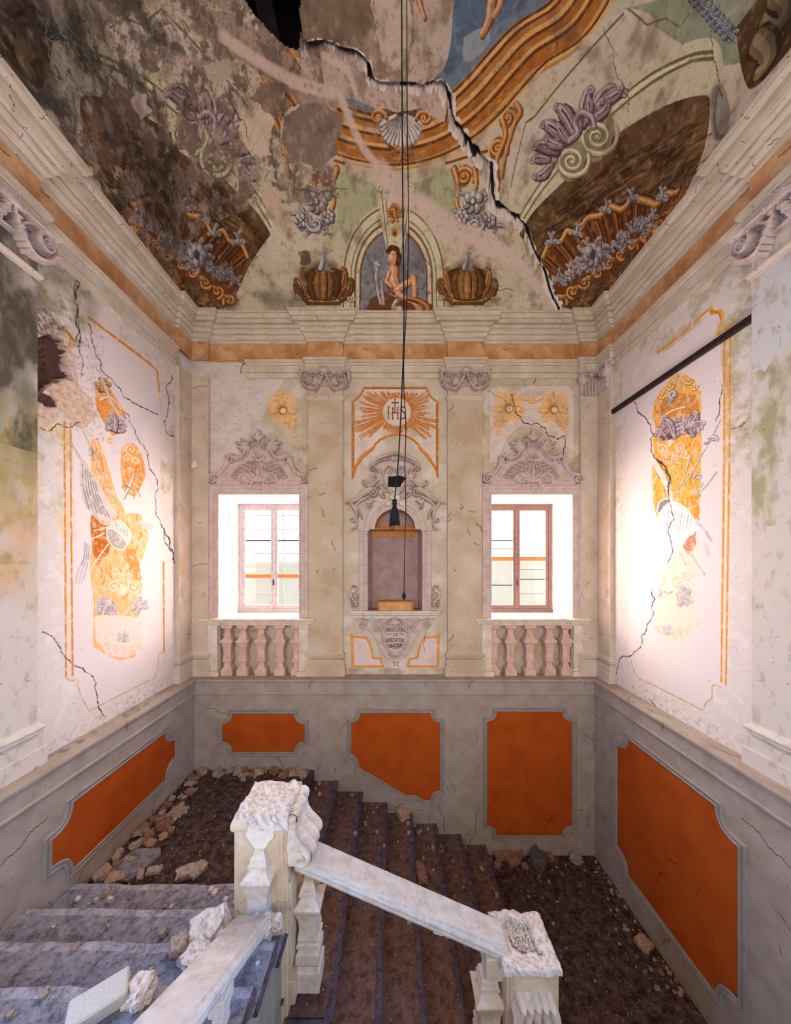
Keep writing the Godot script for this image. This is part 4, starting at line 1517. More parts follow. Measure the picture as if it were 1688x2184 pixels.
		cv.spray(Vector2(1424, 1350), -PI / 2, 18, 4, paled(GREY, base, 0.6), 0.9)
		# the crack's white repair, then the crack
		cv.path(cr(P([1380, 890, 1388, 930, 1394, 980, 1416, 1020, 1432, 1070, 1432, 1140, 1428, 1190, 1404, 1240, 1396, 1290, 1384, 1330]), 10), 8.0, 8.0, C(226, 216, 212, 0.35), 0.6)
		for l in [[1354, 857, 1369, 885, 1389, 908, 1389, 946, 1402, 981, 1430, 1019, 1426, 1050, 1432, 1080, 1430, 1120, 1433, 1160, 1425, 1200], [1390, 1262, 1398, 1278, 1390, 1296, 1394, 1310, 1380, 1340, 1366, 1382, 1340, 1400, 1322, 1404, 1314, 1440], [1540, 820, 1536, 870, 1528, 900], [1562, 916, 1580, 910, 1590, 900], [1384, 1490, 1400, 1520, 1430, 1530]]:
			cv.crack(l, 0.9, C(70, 56, 54), int(l[0]))
		cv.crack([1402, 981, 1430, 1019, 1426, 1050], 1.7, C(56, 46, 44), 4)
	# wear over the painting
	cv.clouds(91 if left else 92, 0.022, C(222, 208, 198), 0.5, 0.8, 0.55, Rect2i(), 2)
	cv.clouds(93, 0.05, C(226, 212, 200), 0.55, 0.85, 0.45, Rect2i(), 2)
	if left:
		for i in 46:
			var u := cv.rng.randf()
			cv.dab(Vector2(u * u * 330.0, cv.rng.randf_range(-20, 430) * (1.0 - 0.4 * u)), 56, C(122, 112, 82, 0.3), 1.0)
		cv.clouds(98, 0.02, C(96, 88, 64), 0.6, 0.95, 0.5, Rect2i(0, 0, 250, 380), 1)
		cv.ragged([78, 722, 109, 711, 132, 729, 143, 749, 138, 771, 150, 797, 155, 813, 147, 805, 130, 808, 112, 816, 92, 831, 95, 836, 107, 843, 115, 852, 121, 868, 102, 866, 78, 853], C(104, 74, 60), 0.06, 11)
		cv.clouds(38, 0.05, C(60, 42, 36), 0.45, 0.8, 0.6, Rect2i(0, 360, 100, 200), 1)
	cv.specks(260, 0.6, 2.2, C(70, 58, 56, 0.8), 8 if left else 9)
	cv.hairs(80, 30, C(90, 76, 72, 0.6), 14 if left else 15)
	cv.clouds(39, 0.03, C(140, 128, 122), 0.5, 0.9, 0.35, Rect2i(0, 1940, 945, 70), 1)
	return cv.tex()

# the two pilasters nearest the viewer: green and brown stains on the left one, darker towards the top, grey on the right one
func paint_pilaster(left: bool) -> StandardMaterial3D:
	var cv := Cv.new(256, 1024, C(204, 190, 176))
	if left:
		for b in [[0, 460, C(84, 76, 56), 1.6], [320, 260, C(160, 140, 88), 1.0], [450, 260, C(200, 160, 112), 0.8]]:
			for j in 40:
				var t := j / 39.0
				cv.dab(Vector2(cv.rng.randf() * 256, b[0] + b[1] * (cv.rng.randf() + cv.rng.randf()) * 0.5), 60, Color(b[2].r, b[2].g, b[2].b, b[3] * 0.3), 1.0)
		cv.clouds(81, 0.01, C(80, 72, 54), 0.25, 0.7, 0.85, Rect2i(0, 0, 256, 420), 1)
		cv.clouds(82, 0.012, C(156, 140, 80), 0.5, 0.85, 0.6, Rect2i(0, 330, 256, 300), 1)
		cv.ragged([150, 330, 220, 350, 250, 400, 200, 440, 120, 400], C(150, 152, 130), 0.15, 4)
	else:
		cv.clouds(83, 0.01, C(156, 148, 104), 0.25, 0.75, 0.85, Rect2i(0, 230, 256, 330), 1)
		cv.ragged([0, 120, 256, 60, 256, 200, 120, 250, 0, 270], C(200, 194, 188), 0.14, 5)
		cv.clouds(85, 0.02, C(160, 150, 124), 0.45, 0.85, 0.5, Rect2i(0, 0, 256, 160), 1)
	cv.clouds(84, 0.02, C(150, 136, 122), 0.55, 0.9, 0.4, Rect2i(), 1)
	cv.specks(120, 0.6, 1.6, C(70, 60, 56, 0.8), 5)
	cv.hairs(30, 26, C(90, 76, 70, 0.6), 6)
	var m := painted(cv.tex())
	# laid out in metres by the mesh: z across, height downwards
	var z0 := -400.0 * S
	var y1 := (390.0 + EY) * S
	m.uv1_scale = Vector3(1.0 / (86.0 * S), 1.0 / (645.0 * S), 1.0)
	m.uv1_offset = Vector3(-z0 / (86.0 * S), y1 / (645.0 * S), 0.0)
	return m

# ---------------------------------------------------------------- the vault's fresco
func flipx(l: Array) -> Array:
	var o := []
	for i in range(0, l.size(), 2):
		o.append(1686.0 - l[i])
		o.append(l[i + 1])
	return o

func paint_vault() -> ImageTexture:
	var k := 1020.0 / U.run_x[256]
	var w := int(2.0 * U.run_x[256] * k)
	var h := int(U.run_z[256] * k)
	var cv := Cv.new(w, h, C(202, 186, 158))
	cv.prepare_grid(k)
	# broad grounds: pale green round the middle, cream bands, grey in the corners
	cv.clouds(51, 0.004, C(216, 200, 176), 0.4, 0.8, 0.7, Rect2i(), 4)
	cv.clouds(52, 0.006, C(180, 170, 132), 0.5, 0.9, 0.5, Rect2i(), 4)
	cv.poly_s([1330, 20, 1500, -20, 1640, -30, 1700, 60, 1560, 140, 1480, 110, 1400, 60], C(150, 152, 124))
	cv.poly(P([705, 350, 740, 372, 800, 392, 806, 440, 760, 480, 736, 520, 722, 470, 712, 400]), C(176, 174, 134))
	cv.poly(P([880, 390, 940, 372, 985, 345, 975, 420, 968, 500, 940, 470, 886, 436]), C(176, 174, 134))
	for s in 2:
		half_vault(cv, s == 1)
	# oval frame in the middle
	var ring := [600, 150, 650, 220, 700, 262, 760, 288, 845, 300, 920, 284, 980, 250, 1030, 205, 1078, 150, 1130, 95, 1200, 50, 1240, 0, 1270, -60]
	var bands := [[62.0, C(196, 130, 64)], [50.0, C(214, 156, 92)], [42.0, C(176, 108, 46)]]
	var rp := cr(P(ring), 10)
	for b in bands:
		cv.path(rp, b[0] * 0.95, b[0] * 0.95, b[1])
	for i in 260:
		var t := cv.rng.randf()
		var p := rp[int(t * (rp.size() - 2))]
		var d := (rp[int(t * (rp.size() - 2)) + 1] - p).normalized()
		var off := Vector2(-d.y, d.x) * cv.rng.randf_range(-55, 55)
		cv.path(PackedVector2Array([p + off, p + off + d * 14.0]), 1.2, 2.2, [C(146, 84, 34, 0.16), C(232, 180, 112, 0.14)][i % 2], 0.6)
	for d in [[-50.0, 2.2, 0], [-42.0, 3.4, 2], [-34.0, 4.5, 0], [-26.0, 6.0, 1], [-16.0, 5.0, 2], [-9.0, 2.0, 0], [12.0, 3.0, 2], [20.0, 2.4, 0], [52.0, 2.0, 0], [57.0, 2.4, 2]]:
		var q := PackedVector2Array()
		for i in rp.size():
			var t := (rp[mini(i + 1, rp.size() - 1)] - rp[maxi(i - 1, 0)]).normalized()
			q.append(rp[i] + Vector2(-t.y, t.x) * d[0] * 1.0)
		cv.path(q, d[1], d[1], OCHRE[d[2]] if d[2] != 0 else C(104, 60, 26))
	# sky inside it
	var inner := PackedVector2Array()
	for i in rp.size():
		var t := (rp[mini(i + 1, rp.size() - 1)] - rp[maxi(i - 1, 0)]).normalized()
		inner.append(rp[i] + Vector2(t.y, -t.x) * 54.0)
	inner.append_array(P([1250, -64, 500, -64, 540, 20]))
	cv.poly(inner, C(112, 128, 142))
	cv.poly_s([940, -60, 1150, -60, 1120, 10, 1050, 60, 1000, 110, 960, 160, 940, 120], C(92, 112, 136))
	cv.poly_s([870, -60, 960, -60, 966, 40, 950, 140, 900, 180, 860, 150], C(196, 176, 158))
	cv.poly_s([990, 80, 1030, 60, 1046, 84, 1020, 120, 990, 130], C(150, 158, 162))
	cv.ragged([640, -60, 880, -60, 884, 60, 870, 170, 820, 180, 770, 140, 700, 110, 650, 90], C(150, 126, 104), 0.08, 3)
	cv.clouds(55, 0.03, C(204, 182, 158), 0.5, 0.7, 0.8, cv_rect(cv, 790, -40, 900, 170), 1, 30.0)
	cv.ragged([800, 0, 860, -20, 880, 60, 864, 150, 826, 140, 806, 80], C(206, 186, 162), 0.14, 5)
	# limbs of a painted figure on the sky
	for l in [[[1052, -20, 1046, 20, 1040, 50, 1028, 74], 13.0], [[1070, -20, 1066, 10, 1052, 36], 10.0], [[886, -30, 896, 10, 906, 40], 8.0]]:
		cv.round_stroke(cr(P(l[0]), 8), l[1], l[1] * 0.5, [C(120, 70, 40), C(196, 134, 92), C(226, 178, 138)])
	# white shell under the frame
	cv.spot(855, 268, 52, C(90, 62, 44), 0.15)
	for i in 15:
		var a := PI * (0.02 + 0.96 * i / 14.0)
		cv.round_stroke(P([855 + cos(a) * 10, 246 + sin(a) * 8, 855 + cos(a) * 30, 254 + sin(a) * 34, 855 + cos(a) * 44, 262 + sin(a) * 50]), 2.0, 5.0, [C(112, 104, 102), C(196, 184, 172), C(236, 226, 212)])
	cv.scroll(Vector2(806, 250), 18, 1.4, -1.0, 0.0, 4.5, OCHRE)
	cv.scroll(Vector2(906, 252), 18, 1.4, 1.0, PI, 4.5, OCHRE)
	cv.spray(Vector2(856, 318), PI / 2, 26, 6, OCHRE, 1.3)
	cv.spray(Vector2(856, 226), -PI / 2, 18, 4, OCHRE, 1.0)
	# arch with the painted lunette over the cornice
	for a in [[112.0, C(206, 194, 158)], [108.0, C(120, 100, 60)], [105.0, C(214, 202, 168)], [92.0, C(122, 104, 66)], [90.0, C(206, 196, 160)], [84.0, C(116, 96, 60)], [80.0, C(222, 196, 168)], [73.0, C(110, 84, 56)], [69.0, C(132, 130, 134)]]:
		var q := PackedVector2Array()
		for i in 33:
			var t := PI * i / 32.0
			q.append(Vector2(840 - cos(t) * a[0], 592 - sin(t) * a[0] * 1.42))
		q.append(Vector2(840 + a[0], 668))
		q.append(Vector2(840 - a[0], 668))
		cv.poly(q, a[1])
	cv.clouds(57, 0.03, C(90, 88, 96), 0.5, 0.75, 0.6, cv_rect(cv, 770, 540, 920, 664), 1)
	# keystone
	cv.poly(P([806, 400, 880, 400, 872, 480, 858, 540, 826, 540, 814, 480]), C(212, 198, 166))
	for l in [[814, 410, 822, 480, 830, 538], [874, 410, 866, 480, 856, 538], [824, 430, 828, 480], [864, 430, 860, 480]]:
		cv.path(P(l), 1.4, 1.0, C(110, 92, 60))
	cv.scroll(Vector2(812, 402), 12, 1.3, -1.0, 0.5, 3.5, CREAM)
	cv.scroll(Vector2(876, 402), 12, 1.3, 1.0, 2.6, 3.5, CREAM)
	cv.spot(842, 448, 14, C(176, 108, 52), 0.2)
	cv.spray(Vector2(842, 446), PI / 2, 26, 5, OCHRE, 0.7)
	cv.spot(842, 496, 10, C(206, 150, 80), 0.2)
	cv.spot(842, 498, 5, C(112, 64, 30), 0.2)
	# the boy seated in the lunette
	var skin := [C(126, 70, 40), C(206, 142, 98), C(234, 186, 146)]
	cv.ragged([790, 640, 820, 622, 850, 640, 890, 636, 920, 664, 780, 668], C(110, 66, 36), 0.1, 6)
	cv.round_stroke(P([838, 576, 836, 592, 842, 612]), 11, 13, skin)
	cv.round_stroke(P([846, 618, 866, 604, 882, 596]), 8, 7, skin)
	cv.round_stroke(P([882, 592, 884, 612, 884, 634]), 7, 5, skin)
	cv.round_stroke(P([850, 626, 876, 640, 896, 658]), 8, 6, skin)
	cv.round_stroke(P([830, 580, 824, 600, 836, 612]), 4.5, 4, skin)
	cv.spot(838, 552, 11, C(210, 148, 106), 0.1)
	cv.spot(834, 548, 6, C(236, 190, 150), 0.4)
	cv.path(P([828, 536, 836, 528, 848, 532, 852, 548, 850, 562]), 5, 6, C(84, 44, 26))
	cv.round_stroke(P([872, 634, 896, 642, 914, 662]), 7, 6, RUST)
	cv.round_stroke(P([846, 640, 838, 656, 856, 664]), 6, 5, [C(120, 104, 96), C(190, 172, 156), C(220, 206, 190)])
	for l in [[806, 560, 802, 590, 806, 620, 812, 650], [814, 600, 818, 650], [800, 562, 810, 566]]:
		cv.round_stroke(P(l), 4, 3, [C(104, 92, 90), C(166, 150, 144), C(206, 192, 184)])
	# urns
	for f in [[690, 1.0, 0.9], [997, -1.0, 1.0]]:
		urn(cv, f[0], f[1], f[2])
	# broken and peeling plaster, mostly on the left
	cv.ragged([640, 92, 700, 98, 770, 130, 792, 176, 860, 188, 940, 186, 962, 240, 946, 262, 900, 232, 850, 240, 800, 232, 760, 214, 700, 204, 650, 180], C(200, 176, 158), 0.08, 9)
	cv.clouds(65, 0.05, C(150, 122, 106), 0.55, 0.75, 0.6, cv_rect(cv, 650, 100, 940, 240), 1)
	cv.ragged([430, 20, 540, 60, 620, 120, 660, 180, 720, 210, 742, 300, 706, 280, 640, 210, 560, 160, 470, 110, 400, 60], C(168, 144, 126), 0.1, 19)
	var lr := cv_rect(cv, -20, -60, 660, 430)
	cv.peel(161, 0.012, C(124, 102, 88), 0.56, lr, 0.92)
	cv.peel(164, 0.022, C(104, 86, 74), 0.64, lr, 0.85)
	cv.peel(167, 0.018, C(160, 140, 124), 0.66, lr, 0.7)
	cv.clouds(63, 0.009, C(60, 54, 48), 0.5, 0.8, 0.7, cv_rect(cv, -60, -60, 330, 420), 2, 40.0)
	for p in [[[604, 250, 640, 222, 700, 226, 734, 262, 716, 300, 722, 330, 696, 352, 700, 372, 672, 360, 640, 346, 612, 350, 600, 300], C(136, 114, 102)], [[392, 250, 420, 262, 430, 300, 410, 336, 384, 320], C(128, 106, 94)], [[560, 180, 610, 190, 600, 230, 556, 240, 530, 210], C(134, 110, 96)], [[636, 540, 660, 536, 664, 560, 640, 566], C(110, 88, 80)], [[626, 20, 700, -40, 790, -40, 800, 40, 776, 80, 770, 130, 720, 104, 690, 92, 660, 100, 640, 70], C(132, 110, 92)]]:
		cv.ragged(p[0], C(206, 188, 168), 0.17, int(p[0][0]))
		cv.ragged(p[0], p[1], 0.16, int(p[0][0]) + 1)
	for p in [[[508, 230, 548, 218, 566, 240, 584, 250, 574, 300, 580, 330, 552, 336, 530, 320, 510, 290], C(214, 190, 164)], [[280, 210, 312, 200, 326, 236, 300, 256], C(196, 176, 158)], [[430, 140, 480, 132, 494, 158, 466, 180], C(184, 164, 146)], [[556, 390, 590, 400, 620, 460, 632, 520, 606, 500, 570, 450], C(204, 178, 150)]]:
		cv.ragged(p[0], p[1], 0.18, int(p[0][1]))
	# soft dark spots in the corners and low down on the left
	for d in [[40, 40, 190, 0.75], [20, 160, 150, 0.6], [150, 330, 110, 0.45], [1660, 60, 120, 0.4], [330, 380, 130, 0.45], [470, 560, 110, 0.4], [590, 640, 60, 0.4], [470, 430, 70, 0.4], [230, 460, 80, 0.45], [640, 640, 60, 0.3]]:
		cv.spot(d[0], d[1], d[2] * 0.8, C(36, 28, 22, d[3]), 1.0)
	# salt veils in the left corner
	for j in 26:
		var x := 90.0 + cv.rng.randf() * 110.0
		var y := -20.0 + cv.rng.randf() * 190.0
		cv.line([x, y, x + 10, y + 14, x + 8, y + 30, x + 22, y + 44], 0.8, 1.4, C(146, 150, 140, 0.35), 0.0)
	# age: fading and grime over everything painted
	cv.clouds(191, 0.03, C(206, 190, 164), 0.55, 0.9, 0.4, Rect2i(), 2)
	cv.clouds(192, 0.01, C(84, 66, 48), 0.5, 0.9, 0.4, Rect2i(), 2)
	cv.clouds(193, 0.06, C(120, 98, 74), 0.6, 0.95, 0.35, Rect2i(), 2)
	for d in [[250, 250, 130, 0.35], [360, 470, 120, 0.4], [180, 90, 140, 0.35], [60, 250, 90, 0.5], [1540, 330, 90, 0.3], [1690, 0, 110, 0.45]]:  # more dark spots, mostly on the left, one by the right corner
		cv.spot(d[0], d[1], d[2] * 0.8, C(34, 27, 21, d[3]), 1.0)
	# bands of new plaster along the break
	var fresh := C(214, 188, 172)
	for b in [[[474, 78, 520, 110, 600, 160, 660, 186, 722, 206, 744, 250, 772, 310, 812, 362, 850, 398], 15.0], [[812, 362, 850, 410, 900, 436, 960, 482, 1020, 512, 1080, 545, 1130, 590, 1180, 650], 26.0], [[1010, 500, 1060, 530, 1110, 566], 22.0], [[900, 440, 940, 500, 990, 530], 16.0], [[690, 120, 740, 150, 760, 200], 10.0], [[620, 176, 700, 196], 14.0]]:
		var bp := cr(P(b[0]), 12)
		cv.path(bp, b[1] * 1.3, b[1] * 1.3, Color(fresh.r, fresh.g, fresh.b, 0.09), 0.9)
		cv.path(bp, b[1], b[1] * 0.8, Color(fresh.r, fresh.g, fresh.b, 0.42), 0.5)
	cv.clouds(66, 0.02, C(196, 164, 146), 0.55, 0.8, 0.4, cv_rect(cv, 480, 80, 900, 420), 2)
	# plaster fringe of the great crack
	var cq := P([655, 96, 690, 92, 720, 104, 760, 114, 784, 140, 790, 168, 806, 180, 850, 186, 905, 190, 940, 182, 954, 205, 960, 232, 970, 270, 987, 292, 1002, 318, 1030, 346, 1048, 356, 1050, 400, 1056, 440, 1084, 462, 1116, 488, 1130, 520, 1144, 556, 1162, 590, 1174, 622, 1192, 658])
	var rr := RandomNumberGenerator.new()
	rr.seed = 6
	var fine := cr(cq, 10)
	for i in fine.size():
		var p := fine[i]
		var big := 10.0 if p.y > 180 and p.y < 480 else 7.0
		for s in 3:
			cv.spot(p.x + rr.randf_range(-big, big), p.y + rr.randf_range(-big * 0.6, big * 0.6), rr.randf_range(3.0, big * 0.9), C(232, 216, 204), 0.15)
	for i in fine.size():
		var p := fine[i]
		if rr.randf() < 0.5:
			cv.spot(p.x + rr.randf_range(-7, 7), p.y + rr.randf_range(-5, 5), rr.randf_range(1.0, 3.0), [C(170, 146, 132), C(200, 180, 166), C(130, 106, 96)][rr.randi() % 3], 0.1)
	cv.path(fine, 3.6, 4.4, C(40, 32, 34))
	for l in [[1290, 60, 1310, 110, 1330, 180, 1340, 240], [1180, 60, 1186, 110], [1520, 60, 1530, 160, 1540, 210], [620, 395, 700, 408, 740, 404], [1000, 580, 1100, 620], [500, 230, 520, 260, 530, 300]]:
		cv.crack(l, 0.6, C(70, 54, 44), int(l[0]))
	cv.specks(700, 0.6, 1.6, C(60, 44, 34, 0.6), 8)
	cv.clouds(68, 0.03, C(90, 68, 48), 0.6, 0.95, 0.3, Rect2i(), 2)
	return cv.tex()

func cv_rect(cv: Cv, x0: float, y0: float, x1: float, y1: float) -> Rect2i:
	var a := Vector2(1e9, 1e9)
	var b := Vector2(-1e9, -1e9)
	for i in 7:
		for j in 7:
			var q := cv.m(Vector2(lerpf(x0, x1, i / 6.0), lerpf(y0, y1, j / 6.0)))
			a = a.min(q)
			b = b.max(q)
	a = a.max(Vector2.ZERO)
	b = b.min(Vector2(cv.w, cv.h))
	return Rect2i(int(a.x), int(a.y), int(b.x - a.x), int(b.y - a.y))

# the painted architecture of one side: drawn as on the right, or mirrored
func half_vault(cv: Cv, mirror: bool) -> void:
	var X := func(l: Array) -> Array: return flipx(l) if mirror else l
	var V2 := func(x: float, y: float) -> Vector2: return Vector2(1686.0 - x if mirror else x, y)
	var dirn := -1.0 if mirror else 1.0
	var A := func(a: float) -> float: return PI - a if mirror else a
	# broad cream arch bands
	cv.poly_s(X.call([1095, 470, 1120, 400, 1180, 320, 1260, 240, 1360, 150, 1470, 90, 1530, 90, 1540, 170, 1480, 205, 1390, 240, 1290, 310, 1200, 400, 1140, 460, 1110, 500]), C(208, 196, 160))
	cv.poly_s(X.call([1080, 330, 1140, 240, 1200, 160, 1280, 70, 1340, 20, 1400, 50, 1330, 110, 1240, 190, 1160, 290, 1110, 380, 1090, 440]), C(210, 194, 172))
	for l in [[1100, 476, 1140, 410, 1200, 330, 1290, 240, 1380, 165, 1470, 120, 1520, 112], [1108, 484, 1150, 416, 1214, 338, 1300, 250, 1390, 178, 1470, 134, 1522, 126]]:
		cv.path(cr(P(X.call(l)), 10), 1.6, 2.2, C(116, 104, 62))
	cv.path(cr(P(X.call([1104, 480, 1145, 413, 1207, 334, 1295, 245, 1385, 171, 1470, 127])), 10), 1.6, 2.0, C(226, 216, 186))
	for l in [[1090, 400, 1096, 370, 1122, 262, 1140, 250, 1330, 30], [1340, 20, 1380, 54, 1420, 40, 1450, 60, 1470, 30]]:
		cv.path(P(X.call(l)), 1.4, 1.6, C(122, 108, 74))
	# the brown recess with the shell
	var rec: Array = X.call([1108, 500, 1140, 450, 1200, 390, 1270, 320, 1350, 265, 1430, 222, 1490, 205, 1514, 216, 1506, 300, 1470, 400, 1400, 500, 1300, 640, 1230, 668, 1190, 640, 1150, 560])
	cv.poly_s(rec, C(108, 78, 50))
	cv.clouds_in(rec, 71 if mirror else 72, 0.012, C(66, 44, 26), 0.4, 0.8, 0.8)
	cv.clouds_in(rec, 73, 0.05, C(154, 114, 72), 0.5, 0.95, 0.5)
	for i in 130:
		var t := cv.rng.randf()
		var u := cv.rng.randf_range(0.0, 1.0)
		var p := Vector2(lerpf(1130, 1480, t), lerpf(500, 232, pow(t, 0.8)) + u * lerpf(60, 190, t) * 0.9 + 8)
		var q: Array = X.call([p.x, p.y, p.x + 22, p.y - 20, p.x + 50, p.y - 34])
		cv.path(cr(P(q), 5), 1.0, 3.4, [C(56, 38, 24, 0.16), C(168, 126, 80, 0.13)][i % 2], 0.6)
	# darker under the scrolls
	cv.path(cr(P(X.call([1120, 520, 1160, 470, 1210, 430, 1262, 400, 1300, 352, 1340, 318])), 8), 12.0, 9.0, C(60, 40, 22, 0.10), 0.9)
	# scrolls and plume on the band
	for v in [[1274, 292, 44.0, 1.9], [1220, 344, 38.0, -0.2]]:
		var c: Vector2 = V2.call(v[0], v[1])
		cv.spot(c.x, c.y, v[2] * 1.05, C(150, 138, 98), 0.1)
		cv.scroll(c, v[2], 2.2, dirn, A.call(-0.4), 5.2, CREAM, 0.12)
	cv.round_stroke(cr(P(X.call([1258, 262, 1268, 240, 1290, 215, 1330, 190])), 8), 5, 4, CREAM)
	cv.round_stroke(cr(P(X.call([1190, 330, 1180, 350, 1160, 372])), 8), 4, 3, CREAM)
	# plume of broad mauve leaves
	for v in [[1176, 352, 2.2, 44, 9, 0.8, 0.9], [1170, 340, -2.9, 36, 8, -0.7, 0.9], [1188, 322, -2.6, 52, 11, -0.9, 0.7], [1206, 300, -2.2, 62, 12, -0.8, 0.7], [1196, 312, -2.9, 40, 8, 0.8, 0.8], [1224, 282, -1.9, 68, 13, -0.7, 0.6], [1244, 262, -1.6, 74, 13, 0.6, 0.7], [1262, 244, -1.2, 76, 12, 0.8, 0.7], [1276, 226, -0.8, 66, 11, 0.9, 0.8], [1284, 216, -0.3, 50, 9, -0.7, 0.9], [1270, 250, -0.5, 44, 9, -0.9, 0.7], [1236, 280, -1.75, 46, 9, 0.5, 0.0], [1254, 256, -1.4, 48, 9, -0.4, 0.0], [1212, 300, -2.3, 40, 8, 0.5, 0.0]]:
		cv.leaf(V2.call(v[0], v[1]), A.call(v[2]), v[3], v[4], v[5] * dirn, MAUVE, v[6])
	var ss := V2.call(1246, 268) as Vector2
	cv.round_stroke(cr(P(X.call([1214, 300, 1232, 284, 1226, 262, 1240, 240, 1262, 250, 1268, 272])), 8), 7, 5, MAUVE)
	# shell edge, ribs, flowers, scrolls along the cornice
	var lip := cr(P(X.call([1158, 548, 1172, 520, 1196, 514, 1210, 492, 1232, 498, 1252, 466, 1282, 458, 1300, 440, 1326, 446, 1350, 424, 1382, 430, 1400, 436, 1420, 414, 1446, 410])), 8)
	var bowl := lip.duplicate()
	bowl.append_array(P(X.call([1440, 470, 1380, 520, 1300, 590, 1210, 650, 1176, 600])))
	cv.poly(bowl, C(112, 62, 28))
	for i in 40:
		var t := (i + 0.5) / 40.0
		var top: Vector2 = lip[int(t * (lip.size() - 1))]
		var foot: Vector2 = V2.call(lerpf(1214, 1400, t), lerpf(600, 505, t))
		var mid := top.lerp(foot, 0.5) + Vector2(dirn * 4.0, 0)
		cv.path(cr(PackedVector2Array([top, mid, foot]), 5), 1.6, 0.8, [C(64, 34, 16, 0.7), C(158, 96, 46, 0.55), C(84, 46, 20, 0.6)][i % 3])
	for i in 8:
		var t := i / 7.0
		var top: Vector2 = lip[int(t * (lip.size() - 1))]
		var foot: Vector2 = V2.call(lerpf(1214, 1400, t), lerpf(600, 505, t))
		cv.path(PackedVector2Array([top + Vector2(2, 2), foot]), 4.4, 2.4, C(58, 30, 14))
		cv.path(PackedVector2Array([top, foot]), 2.6, 1.4, C(170, 104, 52))
	cv.path(lip, 7.5, 7.5, C(70, 38, 18))
	cv.round_stroke(lip, 5.0, 5.0, OCHRE)
	var mist := [C(96, 86, 86), C(156, 146, 142), C(204, 194, 186)]
	for i in 5:
		var q: Vector2 = lip[int((i + 0.5) / 5.0 * (lip.size() - 1))]
		cv.spray(q, -PI / 2 + cv.rng.randf_range(-0.3, 0.3), 22, 3, mist, 1.1)
	# ochre scrolls along the cornice
	for i in 11:
		var t := i / 10.0
		var q: Vector2 = V2.call(lerpf(1196, 1452, t), lerpf(642, 446, t))
		cv.spot(q.x, q.y, 20, C(112, 64, 30, 0.9), 0.4)
		cv.scroll(q, 15.0 - 4.0 * t, 1.4, dirn * (1.0 if i % 2 else -1.0), A.call(0.6 + i), 3.2, OCHRE)
		cv.leaf(q + Vector2(0, -6), A.call(-0.6), 20, 3.4, 1.2 * dirn, OCHRE)
	# grey flowers
	for i in 30:
		var t := i / 29.0
		var q: Vector2 = V2.call(lerpf(1176, 1396, t) + cv.rng.randf_range(-6, 6), lerpf(606, 466, t) + cv.rng.randf_range(-9, 9) + 8.0 * sin(t * PI))
		cv.spray(q, -PI / 2 + cv.rng.randf_range(-1.6, 1.6), cv.rng.randf_range(12, 22), 3, mist, 1.2)
	var fc: Vector2 = V2.call(1266, 544)
	for i in 9:
		cv.spray(fc + Vector2.from_angle(TAU * i / 9.0) * 14.0, TAU * i / 9.0, 24, 3, mist, 0.7)
	cv.flower(fc, 22, 7, mist)
	cv.spot(fc.x, fc.y, 8, C(70, 66, 72), 0.1)
	for v in [[1326, 506], [1216, 586], [1364, 478]]:
		cv.flower(V2.call(v[0], v[1]), 13, 6, mist)
	var dim := scaled(OCHRE, 0.8)
	for v in [[1440, 440], [1452, 420], [1300, 600], [1240, 640]]:
		cv.spray(V2.call(v[0], v[1]), A.call(0.5), 22, 4, dim, 1.0)
	# dark corner with shells and hanging drapes far out
	cv.poly_s(X.call([1570, 60, 1640, -20, 1720, -20, 1700, 80, 1640, 160, 1600, 190, 1580, 140]), C(86, 60, 34))
	for v in [[1650, 70], [1668, 20], [1630, 120]]:
		cv.round_stroke(cr(P(X.call([v[0] - 14, v[1] - 30, v[0] + 6, v[1] - 10, v[0] + 6, v[1] + 20, v[0] - 14, v[1] + 36])), 6), 16, 10, [C(70, 46, 22), C(150, 122, 80), C(196, 170, 124)])
	for i in 9:
		cv.spray(V2.call(1480 + i * 9, -10 + i * 10), A.call(0.6), 26, 4, [C(58, 66, 74), C(120, 128, 132), C(176, 178, 174)], 1.2)
	cv.poly_s(X.call([1520, 190, 1540, 180, 1556, 230, 1550, 290, 1524, 300, 1516, 250]), C(150, 140, 124))
	cv.line(X.call([1530, 200, 1524, 250, 1530, 290, 1544, 292]), 2.0, 2.4, C(112, 100, 84))
	# scroll consoles beside the oval
	for v in [[1082, 252, 20.0], [1062, 318, 22.0], [990, 376, 22.0]]:
		var c: Vector2 = V2.call(v[0], v[1])
		cv.spot(c.x, c.y, v[2], C(150, 88, 34), 0.15)
		cv.scroll(c, v[2], 1.7, -dirn, A.call(0.4), 4.6, OCHRE)
	for l in [[1100, 222, 1110, 240, 1098, 262, 1086, 300, 1078, 330, 1070, 380], [1070, 250, 1078, 290, 1060, 340, 1062, 390, 1058, 420], [968, 360, 976, 390, 974, 430, 980, 450], [1012, 362, 1016, 392, 1008, 420]]:
		cv.round_stroke(cr(P(X.call(l)), 8), 6, 4, OCHRE)
	cv.path(P(X.call([952, 348, 1040, 322])), 3, 3, C(124, 74, 32))
	cv.path(P(X.call([954, 343, 1040, 316])), 2, 2, C(230, 180, 118))
	# flowers under the consoles
	var px := 1012.0
	for i in 22:
		var q: Vector2 = V2.call(px + cv.rng.randf_range(-34, 44), 436.0 + cv.rng.randf_range(-34, 60))
		cv.spray(q, cv.rng.randf() * TAU, cv.rng.randf_range(14, 24), 3, GREY, 1.2)
	cv.flower(V2.call(px - 2, 430), 24, 7, GREY)
	cv.flower(V2.call(px + 32, 470), 15, 6, GREY)
	cv.flower(V2.call(px - 26, 462), 15, 6, GREY)
	cv.scroll(V2.call(px + 2, 478), 18, 1.3, dirn, A.call(0.0), 4.0, GREY)

